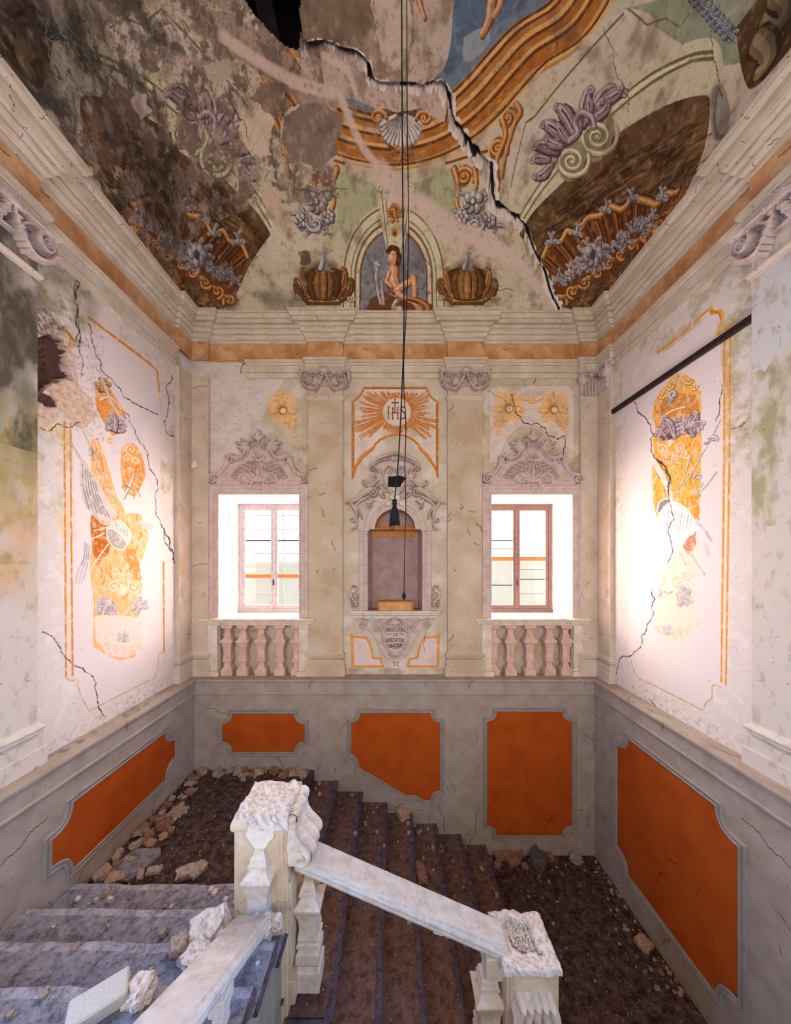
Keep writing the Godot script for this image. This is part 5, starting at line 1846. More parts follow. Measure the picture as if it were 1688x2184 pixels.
func urn(cv: Cv, x: float, s: float, bright: float) -> void:
	var cs := scaled(OCHRE, 0.85 * bright)
	cv.spot(x, 604, 58, C(70, 42, 20, 0.85), 0.5)
	cv.poly_s([x - 42, 592, x - 36, 576, x, 570, x + 36, 576, x + 42, 592, x + 38, 616, x + 24, 640, x - 24, 640, x - 38, 616], C(84, 48, 22))
	# tapering grey neck
	cv.poly_s([x - 12, 574, x - 5, 552, x - 9, 538, x + 9, 538, x + 7, 552, x + 14, 574, x + 26, 582, x - 24, 582], C(134, 128, 130))
	cv.round_stroke(cr(P([x - 3, 542, x - 2, 556, x - 7, 574]), 6), 3, 6, GREY)
	# side leaves
	for side: float in [-1.0, 1.0]:
		cv.leaf(Vector2(x + side * 30, 632), -PI / 2 + side * 0.5, 62, 7, side * -0.7, cs)
		cv.leaf(Vector2(x + side * 38, 640), -PI / 2 + side * 0.8, 50, 6, side * -0.9, [cs[0], cs[1] * 0.85, cs[1]])
		cv.scroll(Vector2(x + side * 58, 636), 9, 1.3, side, 0.0, 2.8, scaled(CREAM, 0.85))
	# lobes, the middle one foremost
	for k in [0, 4, 1, 3, 2]:
		var d: float = (k - 2) * 12.5
		var f: float = [0.62, 0.86, 1.0, 0.86, 0.62][k]
		cv.round_stroke(cr(P([x + d * 0.85, 584, x + d * 1.12, 598, x + d * 1.1, 616, x + d * 0.72, 636]), 6), 6.0, 8.0, [cs[0] * 0.8, cs[1] * f, cs[1].lerp(cs[2], 0.6) * f], true)
	cv.path(P([x - 34, 648, x + 34, 648]), 5, 5, C(96, 64, 32))
	cv.path(P([x - 32, 644, x + 32, 644]), 1.4, 1.4, C(166, 116, 62))
	cv.spot(x - 6, 540, 26, C(196, 186, 176, 0.3), 0.7)

# ---------------------------------------------------------------- the room
func make_materials() -> void:
	M.plaster = surface(C(212, 196, 180), t_plaster, 0.92, 2.4)
	M.plaster_olive = surface(C(206, 189, 168), t_plaster, 0.92, 3.1)
	M.white_plaster = surface(C(236, 228, 218), t_plaster, 0.92, 1.7)
	M.dado = surface(C(169, 155, 144), t_dado, 0.9, 2.1)
	M.cornice = surface(C(216, 204, 186), t_plaster, 0.9, 1.6)
	M.frieze = surface(C(255, 250, 246), t_frieze, 0.9, 1.9)
	M.stucco = surface(C(208, 187, 177), t_grain, 0.88, 0.9)
	M.orange = surface(C(214, 200, 180), t_orange, 0.9, 2.3)
	M.step = surface(C(132, 104, 94), t_grit, 0.95, 1.3, t_grit, 0.3)
	M.step_edge = surface(C(104, 92, 106), t_grit, 0.7, 1.1, t_grit, 0.2)
	M.floor = surface(C(112, 92, 86), t_dirt, 0.95, 1.5, t_dirt, 0.4)
	M.stone = surface(C(226, 214, 200), t_plaster, 0.85, 0.9, t_bump, 0.1)
	M.rail = surface(C(206, 198, 192), t_grain, 0.7, 0.8, t_bump, 0.1)
	M.broken = surface(C(224, 214, 208), t_white, 0.95, 0.5, t_white, 0.2)
	M.masonry = surface(C(150, 116, 98), t_dirt, 0.98, 0.5, t_dirt, 2.5)
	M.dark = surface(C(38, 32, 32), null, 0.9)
	M.wood = surface(C(168, 162, 172), t_grain, 0.7, 0.5)
	M.brown_wood = surface(C(172, 112, 66), t_grain, 0.6, 0.5)
	M.iron = surface(C(46, 30, 28), t_grain, 0.6, 0.4)
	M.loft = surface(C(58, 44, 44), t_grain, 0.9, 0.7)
	M.grit = surface(C(170, 156, 148), t_white, 0.95, 0.5)
	M.sky_mark = surface(C(196, 140, 112), null, 0.9)
	M.wood_brown = surface(C(120, 96, 92), t_grain, 0.7, 0.5)
	M.baluster = surface(C(218, 188, 172), t_plaster, 0.9, 0.8, t_bump, 0.1)
	M.pil_stained = paint_pilaster(true)
	M.pil_pale = paint_pilaster(false)
	M.dado_frame = surface(C(152, 143, 136), t_grain, 0.85, 1.0, t_bump, 0.1)
	M.mauve = surface(C(172, 146, 146), t_plaster, 0.92, 1.3)
	M.niche_ochre = surface(C(196, 132, 76), t_grain, 0.9, 0.8)
	M.ink = surface(C(62, 44, 44), null, 0.9)
	M.slab = surface(C(214, 160, 104), t_plaster, 0.9, 0.8, t_bump, 0.1)
	M.step_cool_lit = surface(C(166, 167, 180), t_grit, 0.95, 1.3, t_grit, 0.3)  # cool light on the left flight put into the step colour
	M.step_lit_edge = surface(C(188, 188, 204), t_grit, 0.9, 1.1, t_grit, 0.2)  # lighter still: the lit nosing edge put into the colour
	M.string_wall = surface(C(164, 156, 140), t_dado, 0.92, 1.6)
	M.newel = surface(C(218, 198, 174), t_plaster, 0.9, 1.1, t_bump, 0.1)
	M.newel_pale = surface(C(222, 206, 192), t_grain, 0.9, 0.7, t_bump, 0.1)
	M.brick = surface(C(158, 118, 98), t_white, 0.95, 0.4, t_white, 0.4)
	M.brick_pale = surface(C(188, 156, 134), t_white, 0.95, 0.4, t_white, 0.4)
	M.stone_dust = surface(C(176, 162, 152), t_white, 0.95, 0.5, t_white, 0.4)
	M.stone_dark = surface(C(96, 90, 92), t_white, 0.95, 0.5, t_white, 0.4)
	M.box_white = surface(C(226, 216, 204), t_grain, 0.6, 0.5)
	M.leaf = surface(C(190, 120, 50), t_grain, 0.8, 0.3)
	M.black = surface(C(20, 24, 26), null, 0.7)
	var gl := StandardMaterial3D.new()
	gl.transparency = BaseMaterial3D.TRANSPARENCY_ALPHA
	gl.albedo_color = Color(0.95, 0.97, 0.95, 0.06)
	gl.roughness = 0.05
	gl.cull_mode = BaseMaterial3D.CULL_DISABLED
	M.glass = gl

# a wall face in a plane, leaving rectangular holes [a0, a1, b0, b1] open; at() turns (a, b) into a place
func wall_face(mb: MB, a0: float, a1: float, b0: float, b1: float, holes: Array, o: Vector3, ua: Vector3, ub: Vector3, uv0 := Vector2.ZERO, uvs := Vector2.ZERO) -> void:
	var xs := [a0, a1]
	var ys := [b0, b1]
	for h in holes:
		xs.append_array([h[0], h[1]])
		ys.append_array([h[2], h[3]])
	xs.sort()
	ys.sort()
	for i in xs.size() - 1:
		for j in ys.size() - 1:
			var x0: float = xs[i]; var x1: float = xs[i + 1]; var y0: float = ys[j]; var y1: float = ys[j + 1]
			if x1 - x0 < 0.01 or y1 - y0 < 0.01:
				continue
			var cx := (x0 + x1) * 0.5
			var cy := (y0 + y1) * 0.5
			var open := false
			for h in holes:
				if cx > h[0] and cx < h[1] and cy > h[2] and cy < h[3]:
					open = true
			if not open:
				var q := [Vector2(x0, y0), Vector2(x1, y0), Vector2(x1, y1), Vector2(x0, y1)]
				var w := []
				var t := []
				for p in q:
					w.append(o + ua * p.x + ub * p.y)
					t.append(Vector2((p.x - uv0.x) * uvs.x, (p.y - uv0.y) * uvs.y))
				mb.quad(w[0], w[1], w[2], w[3], t[0], t[1], t[2], t[3])

const WIN := [[-373.0, -203.0], [206.0, 377.0]]   # window openings
const NICHE_X := 1.0

func build_shell() -> void:
	# window wall: painted face, reveals, outer face
	var mb := MB.new()
	mb.own_uv = true
	var holes := []
	for w in WIN:
		holes.append([w[0], w[1], -127.0, 135.0])
		holes.append([w[0], w[1], -250.0, -142.0])
	holes.append([-57.0, 59.0, -111.0, 110.0])
	wall_face(mb, -WX, WX, -252.0, 505.0, holes, Vector3(0, 0, WZ), Vector3.RIGHT, Vector3.UP, Vector2(-WX, 505.0), Vector2(1.0 / 872.0, -1.0 / 757.0))
	# spandrels round the head of the niche
	var arc := niche_arch(43.0, 20)
	var prev := Vector2(-57.0, 62.0)
	for k in arc.size():
		var p: Vector2 = arc[k]
		var edge := Vector2(lerpf(-57.0, 59.0, float(k) / (arc.size() - 1)), 110.0)
		if k > 0:
			var pe := Vector2(lerpf(-57.0, 59.0, float(k - 1) / (arc.size() - 1)), 110.0)
			var pp: Vector2 = arc[k - 1]
			mb.quad(nuv(pp)[0], nuv(p)[0], nuv(edge)[0], nuv(pe)[0], nuv(pp)[1], nuv(p)[1], nuv(edge)[1], nuv(pe)[1])
	for s in [[-57.0, -42.0], [44.0, 59.0]]:
		var a := Vector2(s[0], 62.0); var b := Vector2(s[1], 62.0)
		var up := Vector2(s[0] if s[0] < 0.0 else s[1], 110.0)
		mb.tri(nuv(a)[0], nuv(b)[0], nuv(up)[0], nuv(a)[1], nuv(b)[1], nuv(up)[1])
	var wall := struct("wall_back", mb.finish(Vector3(0, 0, WZ)), painted(paint_back()), Vector3(0, 0, WZ), "painted plaster window wall of the stairwell, with two windows and a niche")
	# its thickness: reveals, the backs of the baluster recesses, the masonry behind
	mb = MB.new()
	for w in WIN:
		var x0: float = w[0]; var x1: float = w[1]
		mb.quad(Vector3(x0, -127, WZ), Vector3(x0, 135, WZ), Vector3(x0, 128, 800), Vector3(x0, -129, 800))
		mb.quad(Vector3(x1, -127, WZ), Vector3(x1, 135, WZ), Vector3(x1, 128, 800), Vector3(x1, -129, 800))
		mb.quad(Vector3(x0, 135, WZ), Vector3(x1, 135, WZ), Vector3(x1, 128, 800), Vector3(x0, 128, 800))
		mb.quad(Vector3(x0, -127, WZ), Vector3(x1, -127, WZ), Vector3(x1, -129, 800), Vector3(x0, -129, 800))
	put("reveal", mb.finish(Vector3(0, 0, WZ)), M.white_plaster, Vector3(0, 0, WZ), wall)
	mb = MB.new()
	for w in WIN:
		mb.quad(Vector3(w[0], -250, 716), Vector3(w[1], -250, 716), Vector3(w[1], -142, 716), Vector3(w[0], -142, 716))
		mb.quad(Vector3(w[0], -250, WZ), Vector3(w[0], -250, 716), Vector3(w[0], -142, 716), Vector3(w[0], -142, WZ))
		mb.quad(Vector3(w[1], -250, WZ), Vector3(w[1], -250, 716), Vector3(w[1], -142, 716), Vector3(w[1], -142, WZ))
		mb.quad(Vector3(w[0], -142, WZ), Vector3(w[1], -142, WZ), Vector3(w[1], -142, 716), Vector3(w[0], -142, 716))
		mb.quad(Vector3(w[0], -250, WZ), Vector3(w[1], -250, WZ), Vector3(w[1], -250, 716), Vector3(w[0], -250, 716))
	put("parapet_recess", mb.finish(Vector3(0, 0, WZ)), M.plaster, Vector3(0, 0, WZ), wall)
	mb = MB.new()
	wall_face(mb, -520, 520, -900.0, 800.0, [[-373, -203, -129, 128], [206, 377, -129, 128]], Vector3(0, 0, 800), Vector3.RIGHT, Vector3.UP)
	mb.box(-WX, WX, -900, -252, DZ, 798)
	mb.box(-WX, WX, 505, 800, WZ, 798)
	put("masonry", mb.finish(Vector3(0, 0, WZ)), M.dado, Vector3(0, 0, WZ), wall)
	# side walls
	for side: float in [-1.0, 1.0]:
		var left: bool = side < 0.0
		var sh := Sheet.new()
		var nz := 158
		var ny := 335
		var hole_a := PackedVector2Array()
		var hole_b := PackedVector2Array()
		if left:
			hole_a = rough_ring(P([78, 722, 109, 711, 132, 729, 143, 749, 138, 771, 150, 797, 155, 813, 147, 805, 130, 808, 112, 816, 92, 831, 78, 832]), 7)
			hole_b = rough_ring(P([78, 832, 95, 836, 107, 843, 115, 852, 121, 868, 112, 866, 102, 866, 90, 857, 78, 853]), 8)
		var rr := RandomNumberGenerator.new()
		rr.seed = 5
		for j in ny + 1:
			for i in nz + 1:
				var z := 385.0 + (WZ - 385.0) * i / nz
				var y := -250.0 + 670.0 * j / ny
				var x := WX
				if left and y > 180.0 and z < 450.0:
					var q := Vector2(842.0 - WX * 700.0 / z, 1191.0 - y * 700.0 / z)
					if Geometry2D.is_point_in_polygon(q, hole_a):
						x += 10.0 + rr.randf_range(-1.2, 1.2)
					elif Geometry2D.is_point_in_polygon(q, hole_b):
						x += 5.0 + rr.randf_range(-0.8, 0.8)
				sh.v.append(Vector3(side * x, y, z))
				var u := float(i) / nz
				sh.uv.append(Vector2(u if left else 1.0 - u, 1.0 - float(j) / ny))
		for j in ny:
			for i in nz:
				var a := j * (nz + 1) + i
				sh.idx.append_array([a, a + 1, a + nz + 2, a, a + nz + 2, a + nz + 1])
		var o := Vector3(side * WX, 0, 540)
		var wn := "wall_left" if left else "wall_right"
		var wl := struct(wn, sh.finish(o), painted(paint_side(left)), o, "tall side wall with a faded painted trophy of arms in an ochre frame")
		mb = MB.new()
		var x := side * WX
		wall_face(mb, FZ, 385, -250, 505, [[SIDE_Z[0], SIDE_Z[1], -225, 65]], Vector3(x, 0, 0), Vector3(0, 0, 1), Vector3.UP)  # the opening is out of view, placed to let cool light in
		mb.quad(Vector3(x, 420, 385), Vector3(x, 420, WZ), Vector3(x, 505, WZ), Vector3(x, 505, 385))
		var xo := side * 522.0
		for z in SIDE_Z:
			mb.quad(Vector3(x, -225, z), Vector3(x, 65, z), Vector3(xo, 65, z), Vector3(xo, -225, z))
		for y in [-225.0, 65.0]:
			mb.quad(Vector3(x, y, SIDE_Z[0]), Vector3(x, y, SIDE_Z[1]), Vector3(xo, y, SIDE_Z[1]), Vector3(xo, y, SIDE_Z[0]))
		put("upper_plaster", mb.finish(o), M.plaster, o, wl)
		mb = MB.new()
		mb.box(minf(side * DX, side * 520), maxf(side * DX, side * 520), -900, -252, FZ, 790)
		for sp in [[-254.0, 800.0, FZ, SIDE_Z[0]], [-254.0, 800.0, SIDE_Z[1], 790.0], [-254.0, -225.0, SIDE_Z[0], SIDE_Z[1]], [65.0, 800.0, SIDE_Z[0], SIDE_Z[1]]]:
			mb.box(minf(side * 450, side * 520), maxf(side * 450, side * 520), sp[0], sp[1], sp[2], sp[3])
		put("dado_masonry", mb.finish(o), M.dado, o, wl)
	# the unseen wall behind the viewer, with three openings placed to light the room
	mb = MB.new()
	var fh := []
	for x: float in FRONT_X:
		fh.append([x - 75.0, x + 75.0, -170.0, 300.0])
	wall_face(mb, -520, 520, -900, 800, fh, Vector3(0, 0, FZ), Vector3.RIGHT, Vector3.UP)
	wall_face(mb, -520, 520, -900, 800, fh, Vector3(0, 0, FZ - 60.0), Vector3.RIGHT, Vector3.UP)
	for h in fh:
		mb.quad(Vector3(h[0], h[2], FZ), Vector3(h[0], h[3], FZ), Vector3(h[0], h[3], FZ - 60), Vector3(h[0], h[2], FZ - 60))
		mb.quad(Vector3(h[1], h[2], FZ), Vector3(h[1], h[3], FZ), Vector3(h[1], h[3], FZ - 60), Vector3(h[1], h[2], FZ - 60))
		mb.quad(Vector3(h[0], h[2], FZ), Vector3(h[1], h[2], FZ), Vector3(h[1], h[2], FZ - 60), Vector3(h[0], h[2], FZ - 60))
		mb.quad(Vector3(h[0], h[3], FZ), Vector3(h[1], h[3], FZ), Vector3(h[1], h[3], FZ - 60), Vector3(h[0], h[3], FZ - 60))
	struct("wall_front", mb.finish(Vector3(0, 0, FZ)), M.plaster, Vector3(0, 0, FZ), "plain plaster wall out of view, with three openings placed to light the room")
	# lower landing, and the floor far below
	mb = MB.new()
	mb.box(-120, DX + 4, FLOOR_Y - 30, FLOOR_Y, 330, DZ + 4)
	struct("floor", mb.finish(Vector3(300, FLOOR_Y, 500)), M.floor, Vector3(300, FLOOR_Y, 500), "dark dirty floor of the lower landing")
	mb = MB.new()
	mb.box(-520, 520, -930, -900, FZ, 800)
	struct("floor_lower", mb.finish(Vector3(0, -900, 0)), M.floor, Vector3(0, -900, 0), "floor at the foot of the stairwell")

func nuv(p: Vector2) -> Array:
	return [Vector3(p.x, p.y, WZ), Vector2((p.x + WX) / 872.0, (505.0 - p.y) / 757.0)]

func niche_arch(r: float, n: int) -> PackedVector2Array:
	var out := PackedVector2Array()
	for i in n + 1:
		var a := PI - PI * i / n
		out.append(Vector2(NICHE_X + cos(a) * r, 62.0 + sin(a) * r))
	return out

func rough_ring(q: PackedVector2Array, sd: int, amp := 0.1) -> PackedVector2Array:
	var rr := RandomNumberGenerator.new()
	rr.seed = sd
	for it in 3:
		var o := PackedVector2Array()
		for i in q.size():
			var a: Vector2 = q[i]
			var b: Vector2 = q[(i + 1) % q.size()]
			o.append(a)
			o.append((a + b) * 0.5 + (b - a).orthogonal() * rr.randf_range(-amp, amp))
		q = o
	return q

# ---------------------------------------------------------------- the vault
var crack_line := PackedVector2Array()

func build_vault() -> void:
	var lx := U.run_x[256]
	var lz := U.run_z[256]
	# the great crack, measured on the photograph, as it runs over the vault: (x, z) points
	var cq := P([638, 92, 660, 108, 690, 96, 720, 108, 760, 118, 782, 140, 790, 168, 806, 182, 850, 188, 905, 192, 940, 184, 952, 205, 958, 232, 968, 270, 985, 292, 1000, 318, 1028, 346, 1046, 356, 1048, 400, 1052, 440, 1082, 462, 1116, 488, 1128, 520, 1142, 556, 1160, 590, 1172, 622, 1192, 658])
	var rr := RandomNumberGenerator.new()
	rr.seed = 4
	for it in 3:
		var o := PackedVector2Array()
		for i in cq.size() - 1:
			o.append(cq[i])
			o.append((cq[i] + cq[i + 1]) * 0.5 + (cq[i + 1] - cq[i]).orthogonal() * rr.randf_range(-0.2, 0.2))
		o.append(cq[cq.size() - 1])
		cq = o
	for p in cq:
		crack_line.append(sight_vault(p.x, p.y))
	var hole := PackedVector2Array()
	for p in rough_ring(P([512, -8, 540, 28, 562, 50, 588, 78, 612, 98, 634, 106, 646, 78, 640, 50, 636, 20, 640, -30, 500, -40]), 12):
		hole.append(sight_vault(p.x, p.y))
	var bx0 := 1e9; var bx1 := -1e9; var bz0 := 1e9; var bz1 := -1e9
	for p in hole:
		bx0 = minf(bx0, p.x); bx1 = maxf(bx1, p.x); bz0 = minf(bz0, p.y); bz1 = maxf(bz1, p.y)
	# distance field of the crack in a coarse hash of its segments
	var near := {}
	for i in crack_line.size() - 1:
		var a: Vector2 = crack_line[i]
		var b: Vector2 = crack_line[i + 1]
		var n := int(a.distance_to(b) / 4.0) + 1
		for s in n + 1:
			var q := a.lerp(b, float(s) / n)
			for dx in [-1, 0, 1]:
				for dz in [-1, 0, 1]:
					var key := Vector2i(int(floor(q.x / 8.0)) + dx, int(floor(q.y / 8.0)) + dz)
					if not near.has(key):
						near[key] = {}
					near[key][i] = true
	var sh := Sheet.new()
	var nu := 560
	var nv := 330
	var us := PackedFloat32Array()
	for i in nu + 1:
		var s := (float(i) / nu * 2.0 - 1.0) * lx
		us.append(signf(s) * U.back_along(U.run_x, absf(s)) * CA)
	var open := PackedByteArray()
	open.resize((nu + 1) * (nv + 1))
	for j in nv + 1:
		var z := CZ + U.back_along(U.run_z, lz * (1.0 - float(j) / nv)) * CB
		for i in nu + 1:
			var x: float = us[i]
			var y := vault(x, z)
			var key := Vector2i(int(floor(x / 8.0)), int(floor(z / 8.0)))
			if near.has(key):
				var best := 99.0
				var at := Vector2(x, z)
				for s in near[key]:
					best = minf(best, at.distance_to(Geometry2D.get_closest_point_to_segment(at, crack_line[s], crack_line[s + 1])))
				var half := 2.2 + 1.6 * clampf((x - 20.0) / 120.0, -0.5, 0.6)
				if best < half + 1.4:
					y += 16.0 * clampf((half + 1.4 - best) / 1.8, 0.0, 1.0) * smoothstep(0.0, 14.0, CZ + CB - z)
			if x > bx0 and x < bx1 and z > bz0 and z < bz1 and Geometry2D.is_point_in_polygon(Vector2(x, z), hole):
				open[j * (nu + 1) + i] = 1
			sh.v.append(Vector3(x, y, z))
			sh.uv.append(Vector2(float(i) / nu, float(j) / nv))
	for j in nv:
		for i in nu:
			var a := j * (nu + 1) + i
			if open[a] + open[a + 1] + open[a + nu + 1] + open[a + nu + 2] < 2:
				sh.idx.append_array([a, a + 1, a + nu + 2, a, a + nu + 2, a + nu + 1])
	var o := Vector3(0, CH, CZ)
	var tex := paint_vault()
	var ceil := struct("ceiling", sh.finish(o), painted(tex, 0.9), o, "frescoed vault with a long crack and a hole")
	# the other half of the vault, over the viewer's head
	sh = Sheet.new()
	nu = 60
	nv = 40
	for j in nv + 1:
		for i in nu + 1:
			var s := (float(i) / nu * 2.0 - 1.0) * lx
			var x := signf(s) * U.back_along(U.run_x, absf(s)) * CA
			var z := CZ - U.back_along(U.run_z, lz * (1.0 - float(j) / nv)) * CB
			sh.v.append(Vector3(x, vault(x, z), z))
			sh.uv.append(Vector2(float(i) / nu, float(j) / nv))
	for j in nv:
		for i in nu:
			var a := j * (nu + 1) + i
			sh.idx.append_array([a, a + 1, a + nu + 2, a, a + nu + 2, a + nu + 1])
	put("near_half", sh.finish(o), ceil.material_override, o, ceil)
	# loft over it: boards and joists seen through the hole
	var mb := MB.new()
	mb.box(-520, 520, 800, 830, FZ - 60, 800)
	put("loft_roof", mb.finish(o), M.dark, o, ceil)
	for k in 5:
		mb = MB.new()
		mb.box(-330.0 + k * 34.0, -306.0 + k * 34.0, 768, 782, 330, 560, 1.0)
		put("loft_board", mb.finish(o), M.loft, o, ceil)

# ---------------------------------------------------------------- cornice, frieze, architrave, ledge
func room_path(out: float) -> PackedVector2Array:
	var half := [[-WX, FZ], [-WX, 321], [-WX + 8, 321], [-WX + 8, 394], [-WX, 394], [-WX, 651], [-WX + 8, 651], [-WX + 8, 692], [-393, 692], [-393, 700], [-182, 700], [-182, 692], [-110, 692], [-110, 700],
		[112, 700], [112, 692], [185, 692], [185, 700], [393, 700], [393, 692], [WX - 8, 692], [WX - 8, 651], [WX, 651], [WX, 394], [WX - 8, 394], [WX - 8, 321], [WX, 321], [WX, FZ]]
	var q := PackedVector2Array()
	for p in half:
		q.append(Vector2(p[0], p[1]))
	return q

func build_mouldings() -> void:
	var path := room_path(0.0)
	var mb := MB.new()
	mb.mould(P([0, 456, 3.5, 456, 3.5, 460.6, 2.2, 461, 2.2, 462.2, 5, 462.8, 7.5, 465, 8.6, 468, 8.6, 469.6, 7, 470, 7, 471.2, 10.5, 472, 13, 474.4, 13.6, 476, 13.6, 478.6, 11.8, 479, 11.8, 480.4, 15, 481, 17.4, 483, 18, 485.4, 25.4, 485.4, 25.4, 483.4, 27.4, 483.4, 27.4, 490, 26, 490.4, 26, 491.8, 29, 492.4, 31, 494.4, 32.4, 497.4, 32.4, 498.4, 31.6, 498.6, 31.6, 499.4, 34.4, 499.6, 34.4, 503, 0, 505]), path, false, false)
	struct("trim_1", mb.finish(Vector3(0, 480, WZ), 30.0), M.cornice, Vector3(0, 480, WZ), "deep cream moulded cornice breaking forward over the pilasters")
	mb = MB.new()
	mb.mould(P([0.6, 418, 0.6, 457]), path, false, false)
	struct("trim_2", mb.finish(Vector3(0, 437, WZ)), M.frieze, Vector3(0, 437, WZ), "terracotta coloured frieze below the cornice")
	# architrave; its left end on the window wall has been lost under rough plaster
	var prof := P([0, 383, 2.8, 383, 2.8, 393, 1.6, 393.2, 1.6, 394.4, 5, 394.6, 5, 407.4, 3.8, 407.6, 3.8, 408.8, 6, 409.4, 7, 412, 6.4, 412.4, 6.4, 413.4, 9.5, 413.8, 9.5, 419, 0, 420])
	mb = MB.new()
	mb.mould(prof, path.slice(0, 6), false, true)
	var rest := PackedVector2Array([Vector2(-316, 700)])
	rest.append_array(path.slice(10))
	mb.mould(prof, rest, false, true)
	struct("trim_3", mb.finish(Vector3(0, 400, WZ), 30.0), M.cornice, Vector3(0, 400, WZ), "stepped cream architrave running round the room, its end broken away over the left window")
	# dado ledge
	mb = MB.new()
	var dado := PackedVector2Array([Vector2(-DX, FZ), Vector2(-DX, DZ), Vector2(DX, DZ), Vector2(DX, FZ)])
	mb.mould(P([-24, -247, 4, -247.5, 5.6, -248.5, 6, -250.5, 5.4, -253, 3, -254.5, 2, -255, 2, -275, 3.2, -276, 3.6, -278, 2.8, -280, 0, -281]), dado, false, false)
	struct("trim_4", mb.finish(Vector3(0, -250, DZ), 40.0), M.dado, Vector3(0, -250, DZ), "chipped stone ledge on top of the dado")

# ---------------------------------------------------------------- windows and balusters
func put_relief(called: String, r: Relief, o: Vector3, ux: Vector3, uy: Vector3, nn: Vector3, mat: Material, parent: Node3D, deep := 1.6) -> MeshInstance3D:
	return put(called, r.sheet(o, ux, uy, nn, 0.02, deep).finish(o), mat, o, parent)

